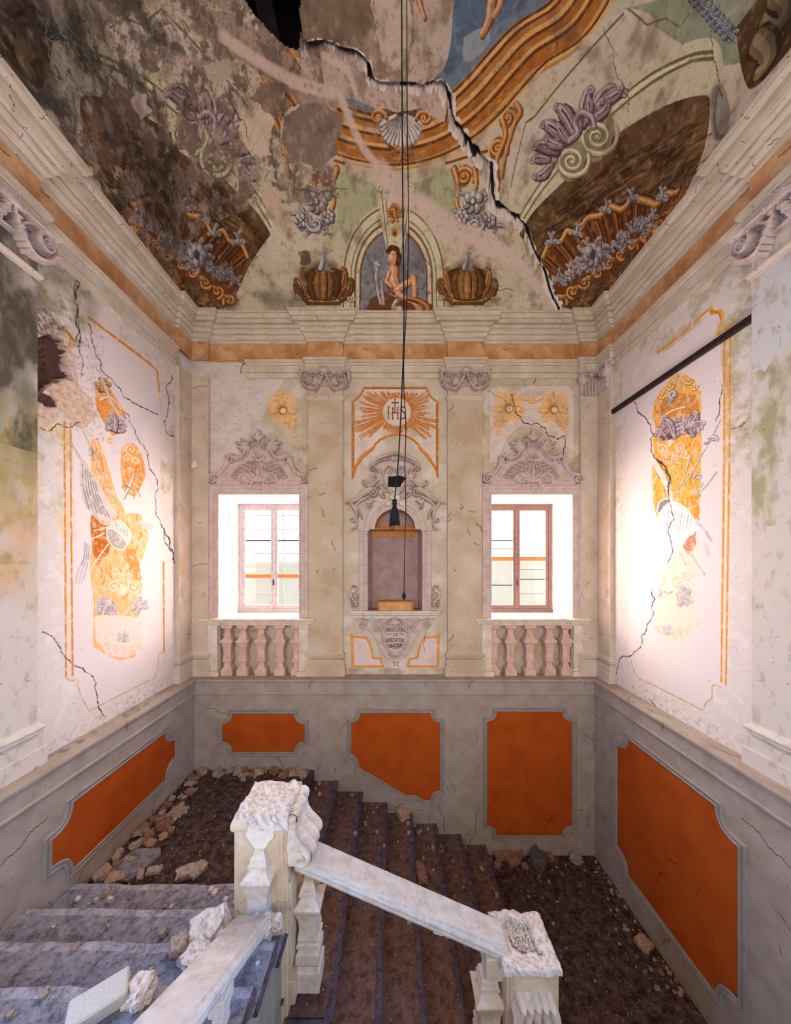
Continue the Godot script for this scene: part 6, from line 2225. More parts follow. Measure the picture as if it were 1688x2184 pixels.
func build_windows() -> void:
	for k in 2:
		var w: Array = WIN[k]
		var x0: float = w[0] + 2.0
		var x1: float = w[1] - 2.0
		var mid := (x0 + x1) * 0.5
		var o := Vector3(mid, -127, 788)
		var fm: Material = M.wood if k == 0 else M.wood_brown
		var t := thing("window_%d" % (k + 1), "", "window", o)
		t.name = "window_%d" % (k + 1)
		t.remove_meta("category")
		t.set_meta("kind", "structure")
		t.set_meta("label", "weathered two-leaf casement window left of the niche" if k == 0 else "weathered two-leaf casement window right of the niche")
		# outer frame
		var mb := MB.new()
		mb.box(x0, x0 + 7, -128, 130, 782, 796, 0.8)
		mb.box(x1 - 7, x1, -128, 130, 782, 796, 0.8)
		mb.box(x0 + 6, x1 - 6, 121, 129.5, 782.4, 795.6, 0.8)
		mb.box(x0 - 1, x1 + 1, -128.5, -121, 780, 796.4, 0.8)
		put("frame", mb.finish(o), fm, o, t)
		# two leaves
		for s in 2:
			var a := (x0 + 6.0) if s == 0 else mid
			var b := mid if s == 0 else (x1 - 6.0)
			mb = MB.new()
			mb.box(a, a + 8, -122, 122, 784, 792, 0.7)
			mb.box(b - 8, b, -122, 122, 784, 792, 0.7)
			mb.box(a, b, 114, 122, 784.2, 791.8, 0.7)
			mb.box(a, b, -122, -111, 784.2, 791.8, 0.7)
			var leaf := put("casement", mb.finish(o), fm, o, t)
			mb = MB.new()
			var ty := -42.0 if k == 0 else -1.0
			mb.box(a + 6, b - 6, ty - 5, ty + 5, 784.5, 791, 0.7)
			put("transom", mb.finish(o), M.brown_wood, o, leaf)
			var bars: Array
			if k == 0:
				bars = [[43.0, 1.2]]
			elif s == 0:
				bars = [[43.0, 0.9], [23.0, 0.6], [-64.0, 0.9]]
			else:
				bars = [[-27.0, 0.5], [-50.0, 0.9], [-84.0, 0.5]]
			for br in bars:
				mb = MB.new()
				mb.box(a + 7, b - 7, br[0] - br[1] * 1.2, br[0] + br[1] * 1.2, 787, 789.5, 0.2)
				put("glazing_bar", mb.finish(o), M.iron, o, leaf)
			mb = MB.new()
			mb.box(a + 7.5, b - 7.5, -112, 115, 788.0, 788.3)
			put("pane", mb.finish(o), M.glass, o, leaf)
		mb = MB.new()
		mb.box(mid - 3, mid + 3, -120, 120, 781.5, 785, 1.0)
		put("meeting_strip", mb.finish(o), fm, o, t)
		mb = MB.new()
		mb.box(mid - 1.6, mid + 1.6, -64, -50, 778.5, 781.5, 0.5)
		mb.box(mid - 0.9, mid + 0.9, -58, -55, 775, 779, 0.4)
		put("catch", mb.finish(o), M.iron, o, t)
		if k == 0:
			# iron grille outside the left window
			mb = MB.new()
			for gx in [-340.0, -300.0, -270.0, -232.0]:
				mb.box(gx - 1.0, gx + 1.0, -129, 128.5, 797.5, 799)
			for gy in [104.0, 70.0, 12.0, -20.0, -50.0, -84.0]:
				mb.box(x0 - 2.5, x1 + 2.5, gy - 1.0, gy + 1.0, 798, 799.4)
			var g := put("window_grille", mb.finish(o), M.iron, o)
			tag(g, "thin iron grille outside the left window", "grille")
		var rx := x0 - 1.4 if k == 0 else x1 + 1.4
		for l in [[720.0, 104.0, 724, 92, 722, 80, 730, 78], [740.0, 76.0, 740, 0, 740, -78], [730.0, -80.0, 738, -86, 724, -100, 720, -108]]:
			mb = MB.new()
			var q := PackedVector3Array()
			for p in cr(P(l), 5):
				q.append(Vector3(rx, p.y, p.x + 16.0))
			mb.tube(q, 0.8, 0.8, 5)
			put("painted_line", mb.finish(o), M.sky_mark, o, t)
		# moulded surround with ears
		o = Vector3(mid, 0, WZ)
		var e0: float = w[0]; var e1: float = w[1]
		t = thing("window_surround", "moulded stone surround of the window left of the niche" if k == 0 else "moulded stone surround of the window right of the niche", "window surround", Vector3(mid, -127, WZ))
		var nn := Vector3(0, 0, -1)
		mb = MB.new()
		var prof := P([0, 0, 0, 4.5, 1.2, 5.6, 2.6, 5.0, 3.2, 3.8, 12, 3.8, 12.6, 5.2, 15, 6.4, 18.5, 6.6, 20, 5.6, 20, 0])
		mb.frame(P([e0, -127, e0, 135, e1, 135, e1, -127]), flip_profile(prof), Vector3(0, 0, WZ), Vector3.RIGHT, Vector3.UP, nn, false)
		put("architrave", mb.finish(o, 30.0), M.stucco, o, t)
		mb = MB.new()
		for s: float in [-1.0, 1.0]:
			var ex := e0 - 20.0 if s < 0 else e1 + 20.0
			mb.box(minf(ex, ex + s * 4.0), maxf(ex, ex + s * 4.0), 96, 155, WZ - 6, WZ + 1, 0.8)
			mb.box(minf(ex, ex + s * 3.0) , maxf(ex, ex + s * 3.0), -126, -112, WZ - 6, WZ + 1, 0.8)
		mb.box(e0 - 22.6, e1 + 22.6, 154.7, 158, WZ - 7.3, WZ + 1, 0.8)
		put("ear", mb.finish(o), M.stucco, o, t)
		# carved head
		var po := Vector3(mid + 0.5, 156, WZ - 0.5)
		var pd: Node3D
		if k == 0:
			pd = thing("window_pediment", "carved stucco pediment with a mask over the left window", "pediment", po)
			put_relief("carving", carve_pediment(), po, Vector3.RIGHT, Vector3.UP, nn, M.stucco, pd, 2.2)
			for s: float in [-1.0, 1.0]:
				mb = MB.new()
				mb.slab(P([s * 53, 13, s * 60, 17, s * 44, 40, s * 24, 52, s * 7, 43, s * 6, 34, s * 16, 26, s * 36, 21, s * 43, 13]), po, Vector3.RIGHT, Vector3.UP, nn, 0.0, 1.35)
				put("lattice_field", mb.finish(po), M.mauve, po, pd)
			ped0 = pd
		else:
			pd = ped0.duplicate()
			pd.name = "window_pediment_001"
			pd.position = VV(po)
			pd.set_meta("label", "carved stucco pediment with a mask over the right window")
			add_child(pd, true)
		# balustrade under the sill
		var bo := Vector3(mid, -250, WZ - 10)
		t = thing("window_balustrade", "blind stone balustrade under the left window" if k == 0 else "blind stone balustrade under the right window, its rail cracked at one end", "balustrade", bo)
		mb = MB.new()
		var rp := P([0, -142, 5, -142, 5, -139, 8, -138, 9, -136, 9, -133, 12, -132, 13, -130, 13, -128, 11.5, -126.5, 0, -126])
		mb.mould(rp, P([e0 - 24, WZ, e0 - 24, WZ - 2.5, e0 - 2, WZ - 2.5, e0 - 2, WZ, e1 + 2, WZ, e1 + 2, WZ - 2.5, e1 + 22, WZ - 2.5, e1 + 22, WZ]), false, true)
		put("rail", mb.finish(bo, 30.0), M.stone, bo, t)
		for s: float in [-1.0, 1.0]:
			mb = MB.new()
			var ax := e0 - 21.0 if s < 0 else e1 + 1.0
			mb.box(ax, ax + 20, -236, -141, WZ - 9, WZ + 1, 0.7)
			mb.box(ax - 2, ax + 22, -238, -234, WZ - 11, WZ + 1, 1.2)
			mb.box(ax - 4, ax + 24, -251, -238, WZ - 13, WZ + 1, 0.9)
			put("pedestal", mb.finish(bo), M.stone, bo, t)
		var xs := [-355.0, -322.0, -283.0, -243.5, -207.0] if k == 0 else [210.0, 246.0, 287.0, 329.0, 364.0]
		for x in xs:
			mb = MB.new()
			mb.turned(baluster_profile(), Vector3(x, -250, WZ + 2), 4, 0.0, 1.0, 0.9)
			put("baluster", mb.finish(bo, 20.0), M.baluster, bo, t)

var ped0: Node3D

func flip_profile(p: PackedVector2Array) -> PackedVector2Array:
	var o := PackedVector2Array()
	for q in p:
		o.append(Vector2(-q.x, q.y))
	return o

func baluster_profile() -> PackedVector2Array:
	return P([11.7, 0, 11.7, 15.5, 10.8, 16.5, 9.0, 17.5, 7.0, 21, 5.8, 25, 5.4, 29, 5.6, 30, 8.6, 31, 9.2, 33, 9.2, 35, 7.6, 36, 8.2, 39, 7.4, 44, 7.2, 50, 8.2, 60, 10.2, 69, 10.8, 71, 13.2, 72, 13.6, 74.5, 13.2, 76, 9, 80, 6.8, 83, 6.6, 84.5, 8, 85.5, 8.2, 88, 6, 89, 5.4, 91, 5.4, 97, 6.2, 99.5, 8.8, 101, 9, 102.5, 11.4, 103, 11.4, 108.5])

# ---------------------------------------------------------------- pilasters
func build_orders() -> void:
	var cap := carve_capital()
	var cap_mesh: ArrayMesh
	var spots := [
		[Vector3(-146, 0, WZ), Vector3.RIGHT, 36.5, 1, "plaster pilaster left of the niche, with a scrolled capital", "pilasters beside the niche"],
		[Vector3(148.5, 0, WZ), Vector3.RIGHT, 36.5, 1, "plaster pilaster right of the niche, with a scrolled capital", "pilasters beside the niche"],
		[Vector3(-WX, 0, 357.5), Vector3(0, 0, 1), 36.5, 1, "near pilaster on the left wall, stained green and brown", ""],
		[Vector3(WX, 0, 357.5), Vector3(0, 0, -1), 36.5, 1, "near pilaster on the right wall, pale with grey stains", ""],
		[Vector3(-414, 0, WZ), Vector3.RIGHT, 21.0, 0, "narrow corner pilaster beside the left window, its capital lost", ""],
		[Vector3(414, 0, WZ), Vector3.RIGHT, 21.0, 2, "narrow cracked corner pilaster beside the right window, with a damaged capital", ""],
		[Vector3(-WX, 0, 672), Vector3(0, 0, 1), 21.0, 0, "narrow corner pilaster at the far end of the left wall", ""],
		[Vector3(WX, 0, 672), Vector3(0, 0, -1), 21.0, 2, "narrow corner pilaster at the far end of the right wall, with a damaged capital", ""]]
	for s in spots:
		var o: Vector3 = s[0]
		var ux: Vector3 = s[1]
		var hw: float = s[2]
		var kind: int = s[3]
		var nn := Vector3(0, 0, -1)
		if absf(ux.z) > 0.5:
			nn = Vector3(1, 0, 0) if o.x < 0 else Vector3(-1, 0, 0)
		var base := o + Vector3(0, -250, 0)
		var t := thing("pilaster", s[4], "pilaster", base)
		if s[5] != "":
			t.set_meta("group", s[5])
		var mat: Material = M.plaster_olive
		if o.x < -WX + 1 and kind == 1:
			mat = M.pil_stained
		elif o.x > WX - 1 and kind == 1:
			mat = M.pil_pale
		var a0 := -hw
		var a1 := hw
		if kind != 1:   # corner ones run into the corner
			mat = M.plaster
			var corner := signf(o.x) if absf(ux.x) > 0.5 else 1.0
			if absf(ux.x) > 0.5:
				a0 = -21.0 if corner < 0 else -21.0
				a1 = 21.0
		# shaft
		var mb := MB.new()
		pilaster_box(mb, o, ux, nn, a0, a1, -212, 383, 8.0, 0.8)
		put("shaft", mb.finish(base), mat, base, t)
		mb = MB.new()
		pilaster_band(mb, o, ux, nn, a0, a1, P([8, -214, 8, -211, 9, -210, 11, -209.5, 11.6, -208, 11, -206, 12.5, -205, 13, -203, 12.4, -201.5, 11, -200, 9.5, -199, 8, -196]))
		pilaster_band(mb, o, ux, nn, a0, a1, P([8, -227, 11.5, -227, 11.5, -213, 8, -213]))
		pilaster_band(mb, o, ux, nn, a0, a1, P([8, -252, 13.5, -252, 13.5, -227, 12.8, -226, 8, -226]))
		put("base", mb.finish(base, 30.0), mat, base, t)
		if kind > 0:
			mb = MB.new()
			pilaster_band(mb, o, ux, nn, a0, a1, P([8, 333, 9, 333.5, 9, 335.5, 10, 336, 11.5, 338, 12, 340, 8, 341]))
			put("necking", mb.finish(base, 30.0), M.plaster, base, t)
			var co := o + nn * 8.0 + Vector3(0, 351, 0)
			if kind == 1:
				var cp := put_relief("capital", cap, co, ux, Vector3.UP, nn, M.stucco, t, 1.9)
				# its block behind the carving
				mb = MB.new()
				pilaster_box(mb, o, ux, nn, -44, 44, 388, 396, 14.0, 1.0)
				put("abacus", mb.finish(base), M.stucco, base, t)
			else:
				put_relief("capital", carve_corner_capital(1.0 if (absf(ux.x) > 0.5) == (o.x > 0) else -1.0), co, ux, Vector3.UP, nn, M.stucco, t)

func pilaster_box(mb: MB, o: Vector3, ux: Vector3, nn: Vector3, a0: float, a1: float, y0: float, y1: float, d: float, b: float) -> void:
	var p := o + ux * a0 - nn * 2.0
	var q := o + ux * a1 + nn * d
	mb.box(minf(p.x, q.x), maxf(p.x, q.x), y0, y1, minf(p.z, q.z), maxf(p.z, q.z), b)

func pilaster_band(mb: MB, o: Vector3, ux: Vector3, nn: Vector3, a0: float, a1: float, prof: PackedVector2Array) -> void:
	# wraps the three free sides; the path runs so that the room lies to its right
	var pr := PackedVector2Array()
	for p in prof:
		pr.append(Vector2(p.x - 8.0, p.y))
	var l := o + ux * a0
	var r := o + ux * a1
	var pts := [l - nn * 0.5, l + nn * 8.0, r + nn * 8.0, r - nn * 0.5]
	var path := PackedVector2Array()
	for p in pts:
		path.append(Vector2(p.x, p.z))
	var d := (path[2] - path[1]).normalized()
	if Vector2(d.y, -d.x).dot(Vector2(nn.x, nn.z)) < 0.0:
		path.reverse()
	mb.mould(pr, path, false, false)

func carve_corner_capital(s: float) -> Relief:
	var r := Relief.new(-30, 30, -10, 46, 0.5)
	r.flat([-26, 38, 26, 38, 26, 44, -26, 44], 4.0)
	r.line([-27, 42, 0, 40, 22, 41], 1.8, 1.8, 3.0, 6.2)
	r.volute(Vector2(-s * 8, 24), 9.0, 2.0, s, PI / 2, 2.0, 1.2, 7.4)
	r.leaf(Vector2(-s * 18, 40), -PI / 2 - s * 0.3, 26, 4.6, s * 0.9, 0.8, 6.8)
	r.leaf(Vector2(-s * 23, 34), -PI / 2 - s * 0.1, 18, 3.0, s * 0.9, 0.8, 5.0)
	for k in 6:
		r.line([-20.0 + k * 7.0, 14, -19.0 + k * 7.0, -8], 2.6, 2.4, 0.8, 3.4)
	r.fan(Vector2(s * 10, 34), PI / 2, 9, 5, 1.2, 2.0, 6.0)
	return r

# ---------------------------------------------------------------- dado panels
const FRAME := [0.0, 0.0, 0.6, 1.6, 2.0, 2.4, 3.2, 1.6, 3.8, 0.9, 5.6, 0.9, 6.2, 1.8, 7.6, 2.4, 9.0, 1.6, 9.6, 0.0]

func panel(label: String, l: Array, o: Vector3, ux: Vector3, nn: Vector3) -> void:
	var q := P(l)
	var c := Vector2.ZERO
	for p in q:
		c += p / q.size()
	var b := o + ux * c.x + Vector3.UP * c.y
	var t := thing("dado_panel", label, "wall panel", b)
	var mb := MB.new()
	mb.slab(q, o, ux, Vector3.UP, nn, -0.5, 0.9)
	put("field", mb.finish(b), M.orange, b, t)
	mb = MB.new()
	var area := 0.0
	for i in q.size():
		area += q[i].cross(q[(i + 1) % q.size()])
	var prof := P(FRAME) if area > 0.0 else flip_profile(P(FRAME))
	mb.frame(q, prof, o, ux, Vector3.UP, nn)
	put("frame", mb.finish(b, 35.0), M.dado_frame, b, t)

# a corner that swings inward: from along one side to along the other, as baroque panels have
func corner(c: Vector2, d0: Vector2, d1: Vector2, r: float) -> Array:
	# c the square corner; d0 the way coming in, d1 the way going out
	var out := []
	var a := c - d0 * r
	var b := c + d1 * r
	out.append_array([a.x, a.y])
	var n := 6
	var a2 := a + d1 * r * 0.16
	var b2 := b - d0 * r * 0.16
	out.append_array([a2.x, a2.y])
	for k in range(1, n):
		var t := float(k) / n
		# S-swing between the two notches
		var p := a2.lerp(b2, t) + (d0 - d1).normalized() * r * 0.22 * sin(t * PI) * -1.0 + (c - (a2 + b2) * 0.5) * 0.35 * sin(t * TAU) * 0.0
		out.append_array([p.x, p.y])
	out.append_array([b2.x, b2.y, b.x, b.y])
	return out

func panel_outline(pts: Array, r: float) -> Array:
	# pts: corner points going round; each is swung inward
	var q := P(pts)
	var out := []
	for i in q.size():
		var a: Vector2 = q[(i - 1 + q.size()) % q.size()]
		var b: Vector2 = q[i]
		var c: Vector2 = q[(i + 1) % q.size()]
		out.append_array(corner(b, (b - a).normalized(), (c - b).normalized(), r))
	return out

func build_dado() -> void:
	var o := Vector3(0, 0, DZ)
	var nn := Vector3(0, 0, -1)
	panel("low wide orange dado panel under the left window", panel_outline([-355, -398, -186, -398, -186, -320, -355, -320], 21), o, Vector3.RIGHT, nn)
	panel("orange dado panel under the niche, its lower edge slanting with the stairs", panel_outline([-89, -420, 40, -497, 93, -497, 93, -319, -89, -319], 19), o, Vector3.RIGHT, nn)
	panel("tall orange dado panel under the right window, chipped white near its top", panel_outline([191, -570, 365, -570, 365, -316, 191, -316], 20), o, Vector3.RIGHT, nn)
	panel("long low orange dado panel on the left wall above the landing", panel_outline([394, -396, 614, -396, 614, -313, 394, -313], 26), Vector3(-DX, 0, 0), Vector3(0, 0, 1), Vector3(1, 0, 0))
	panel("largest orange dado panel, tall on the right wall above the lower landing", panel_outline([393, -556, 605, -556, 605, -318, 393, -318], 28), Vector3(DX, 0, 0), Vector3(0, 0, 1), Vector3(-1, 0, 0))

# ---------------------------------------------------------------- the niche
func build_niche() -> void:
	var nn := Vector3(0, 0, -1)
	var o := Vector3(NICHE_X, -111, WZ)
	var t := thing("niche", "arched niche in the middle of the window wall, its back painted mauve", "niche", o)
	# hollow: a flat back with curved sides
	var mb := MB.new()
	var deep := 34.0
	mb.quad(Vector3(-57, -111, WZ), Vector3(-57, 62, WZ), Vector3(-50, 62, WZ + deep), Vector3(-50, -111, WZ + deep))
	mb.quad(Vector3(59, -111, WZ), Vector3(59, 62, WZ), Vector3(52, 62, WZ + deep), Vector3(52, -111, WZ + deep))
	mb.quad(Vector3(-57, -111, WZ), Vector3(59, -111, WZ), Vector3(52, -111, WZ + deep), Vector3(-50, -111, WZ + deep))
	mb.quad(Vector3(-50, -111, WZ + deep), Vector3(52, -111, WZ + deep), Vector3(52, 48, WZ + deep), Vector3(-50, 48, WZ + deep))
	put("hollow", mb.finish(o), M.mauve, o, t)
	mb = MB.new()
	mb.box(-51, 53, 48, 62, WZ + deep - 2, WZ + deep + 2, 0.5)
	mb.box(-57, 59, 62, 64, WZ + 2, WZ + deep + 2)
	mb.box(-48, 50, 62, 74, WZ + deep - 4, WZ + deep + 2, 0.5)
	var fan := MB.new()
	var arc := niche_arch(43.0, 20)
	for k in arc.size() - 1:
		var a: Vector2 = arc[k]
		var b: Vector2 = arc[k + 1]
		mb.quad(Vector3(a.x, a.y, WZ), Vector3(b.x, b.y, WZ), Vector3(b.x, b.y, WZ + deep), Vector3(a.x, a.y, WZ + deep))
		fan.tri(Vector3(NICHE_X, 74, WZ + deep - 1), Vector3(a.x, maxf(a.y, 74), WZ + deep - 1), Vector3(b.x, maxf(b.y, 74), WZ + deep - 1))
	put("ochre_band", mb.finish(o), M.niche_ochre, o, t)
	put("lunette", fan.finish(o), M.mauve, o, t)
	# jambs and arch
	mb = MB.new()
	var jp := P([0, 0, 0, 4, 1.5, 5.5, 4, 5.5, 5, 3, 9, 3, 10, 5.5, 13, 7, 17, 7, 18.5, 5.5, 19, 0])
	mb.frame(P([-57, -111, -57, 60]), flip_profile(jp), Vector3(0, 0, WZ), Vector3.RIGHT, Vector3.UP, nn, false)
	mb.box(-77, -54, 58, 64, WZ - 8.5, WZ + 1, 1.0)
	put("jamb", mb.finish(o, 30.0), M.stucco, o, t)
	mb = MB.new()
	mb.frame(P([59, 60, 59, -111]), flip_profile(jp), Vector3(0, 0, WZ), Vector3.RIGHT, Vector3.UP, nn, false)
	mb.box(56, 79, 58, 64, WZ - 8.5, WZ + 1, 1.0)
	put("jamb", mb.finish(o, 30.0), M.stucco, o, t)
	mb = MB.new()
	var ap := P([0, -2, 0, 4, 2, 5, 8, 4.4, 9, 3, 13, 3.4, 14, 6, 18, 7, 21, 6.4, 22, 0])
	mb.frame(niche_arch(43.0, 28), flip_profile(ap), Vector3(0, 0, WZ), Vector3.RIGHT, Vector3.UP, nn, false)
	put("arch", mb.finish(o, 35.0), M.stucco, o, t)
	# sill
	mb = MB.new()
	mb.mould(P([0, -128, 3, -127, 4, -124, 5, -121, 8, -119, 8.5, -116, 10, -115, 10.5, -112.5, 9, -110.5, 0, -110]), P([-84, WZ, -84, WZ - 2, -66, WZ - 2, -62, WZ - 5, 64, WZ - 5, 68, WZ - 2, 86, WZ - 2, 86, WZ]), false, true)
	put("sill", mb.finish(o, 30.0), M.stone, o, t)
	# the carving above, with its broken roundel
	var co := Vector3(1, 0, WZ - 0.5)
	t = thing("niche_crest", "carved stucco crest of scrolls over the niche, a hole broken through its roundel", "carving", Vector3(1, 110, WZ))
	put_relief("scrollwork", carve_niche_head(), co, Vector3.RIGHT, Vector3.UP, nn, M.stucco, t, 2.4)
	put_relief("broken_keystone", carve_broken_keystone(), co, Vector3.RIGHT, Vector3.UP, nn, M.white_plaster, t, 2.2)
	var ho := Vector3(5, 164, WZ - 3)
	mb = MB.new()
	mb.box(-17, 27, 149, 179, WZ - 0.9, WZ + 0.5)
	put("hole", mb.finish(ho), M.black, ho, t)  # black plate puts the dark inside of the hole into colour
	var l0 := carve_side_leaf()
	for s: float in [-1.0, 1.0]:
		var lo := Vector3(1 + s * 88, -80, WZ - 0.5)
		var lt := thing("leaf_carving", "small carved leaf scroll left of the niche jamb" if s < 0 else "small carved leaf scroll right of the niche jamb", "carving", lo)
		put_relief("leaf", l0, lo, Vector3(s, 0, 0), Vector3.UP, nn, M.stucco, lt, 2.4)
	# cartouche under the sill
	t = thing("cartouche", "carved shield below the niche sill, with a Latin dedication", "cartouche", Vector3(1, -220, WZ))
	put_relief("shield", carve_cartouche(), Vector3(0, 0, WZ - 0.5), Vector3.RIGHT, Vector3.UP, nn, M.stucco, t)
	var f := SystemFont.new()
	f.font_names = PackedStringArray(["Droid Serif"])
	var rows := [["PROTECTORI", 11.0, -151.0, 0.0], ["ET", 8.5, -161.0, 0.0], ["BENEFACTORI", 10.5, -172.5, 0.0], ["MAXIMO", 10.5, -183.5, 0.0]]
	for row in rows:
		# each letter follows the gentle curve of its line
		var word: String = row[0]
		var wide := 41.0 if word.length() > 6 else (30.0 if word.length() > 3 else 10.0)
		for i in word.length():
			var tm := TextMesh.new()
			tm.text = word[i]
			tm.font = f
			tm.font_size = 64
			tm.pixel_size = row[1] * S / 64.0
			tm.depth = 0.8 * S
			tm.curve_step = 4.0
			var t0 := (i + 0.5) / word.length() * 2.0 - 1.0
			var lx := 2.0 + t0 * wide * 0.5
			var ly: float = row[2] + 3.0 * (1.0 - t0 * t0) - 2.0
			var lp := Vector3(lx, ly, WZ - 1.1 - 1.6 * (2.6 + 1.6 * sqrt(maxf(0.0, 1.0 - pow((lx - 2.0) / 24.5, 2) - pow((ly + 168.0) / 29.5, 2)))))
			var lm := put("letter", tm, M.ink, lp, t)
			lm.scale.x = 0.62 if word.length() > 6 else 0.8
			lm.rotation.z = -t0 * 0.2
	# small flourishes beside ET and below
	for s: float in [-1.0, 1.0]:
		mb = MB.new()
		tube2(mb, [s * 8.0, -160, s * 11.0, -158, s * 14.0, -161, s * 18.0, -160, s * 19.0, -163], 0.5, WZ - 7.4)
		tube2(mb, [s * 1.0, -189, s * 6.0, -187, s * 10.0, -189, s * 12.0, -186], 0.5, WZ - 6.6)
		tube2(mb, [s * 1.0, -192, s * 4.0, -190, s * 7.0, -192], 0.5, WZ - 6.6)
		var fl := put("flourish", mb.finish(Vector3(2, -170, WZ)), M.ink, Vector3(2, -170, WZ), t)
		fl.set_meta("kind", "stuff")
	# stone slab lying in the niche
	mb = MB.new()
	var so := Vector3(1, -111, WZ + 14)
	mb.slab(P([-38, -10, -38, 6, -30, 16, 34, 16, 40, 6, 40, -10, 34, -17, -32, -17]), so, Vector3.RIGHT, Vector3(0, 0, 1), Vector3.UP, 0.0, 17.0)
	mb.slab(P([-36, -9, -36, 5, -29, 14, 33, 14, 38, 5, 38, -9, 33, -15, -31, -15]), so, Vector3.RIGHT, Vector3(0, 0, 1), Vector3.UP, 17.0, 18.6)
	var sl := put("stone_slab", mb.finish(so), M.slab, so)
	tag(sl, "ochre stone slab with clipped corners lying in the niche", "stone slab")

func tube2(mb: MB, l: Array, r: float, z: float) -> void:
	var q := PackedVector3Array()
	for p in cr(P(l), 4):
		q.append(Vector3(2.0 + p.x, p.y, z))
	mb.tube(q, r, r * 0.6, 5)

# ---------------------------------------------------------------- stairs
# one worn step: run0 is its nosing and run1 the back of its tread along the way up, c0..c1 its width; at(run, y, c) gives the place
func step_mesh(run0: float, run1: float, y: float, c0: float, c1: float, along_x: bool, dirn: float, sd: int, nosing: bool) -> MB:
	var mb := MB.new()
	var rr := FastNoiseLite.new()
	rr.seed = int(absf(y) * 3.0)
	rr.frequency = 0.02
	var n := 22
	var prof: Array
	# (distance behind the nosing, height)
	if nosing:
		prof = [[9.0, 0.25], [6.0, 0.35], [2.0, 0.1], [0.6, -0.7], [0.0, -2.2], [0.1, -3.8], [0.9, -5.3], [2.4, -5.9], [4.0, -6.0]]
	else:
		prof = [[absf(run1 - run0) + 3.0, 0.0], [absf(run1 - run0) * 0.6, -0.15], [20.0, 0.0], [9.0, 0.0], [8.9, -5.8], [3.2, -5.9], [3.2, -RISE - 1.0]]
	for i in n:
		for k in prof.size() - 1:
			var w := []
			for g in [[i, k], [i + 1, k], [i + 1, k + 1], [i, k + 1]]:
				var t: float = float(g[0]) / n
				var c := lerpf(c0, c1, t)
				var p: Array = prof[g[1]]
				var d: float = p[0]
				var hh: float = p[1]
				if nosing:
					d += rr.get_noise_2d(c, 0.0) * 2.2
					hh += rr.get_noise_2d(c, 50.0) * 1.2 - 0.7 * sin(t * PI)
				elif g[1] == 3 or g[1] == 4:
					hh += rr.get_noise_2d(c, 50.0) * 1.2 - 0.7 * sin(t * PI) + 0.2
					d += rr.get_noise_2d(c, 0.0) * 2.2 - 0.6
				elif g[1] < 3:
					hh += rr.get_noise_2d(c, 90.0 + d) * 1.0 - 0.6 * sin(t * PI)
				var run := run0 - dirn * d * -1.0
				w.append(Vector3(run, y + hh, c) if along_x else Vector3(c, y + hh, run))
			mb.quad(w[0], w[1], w[2], w[3])
	return mb

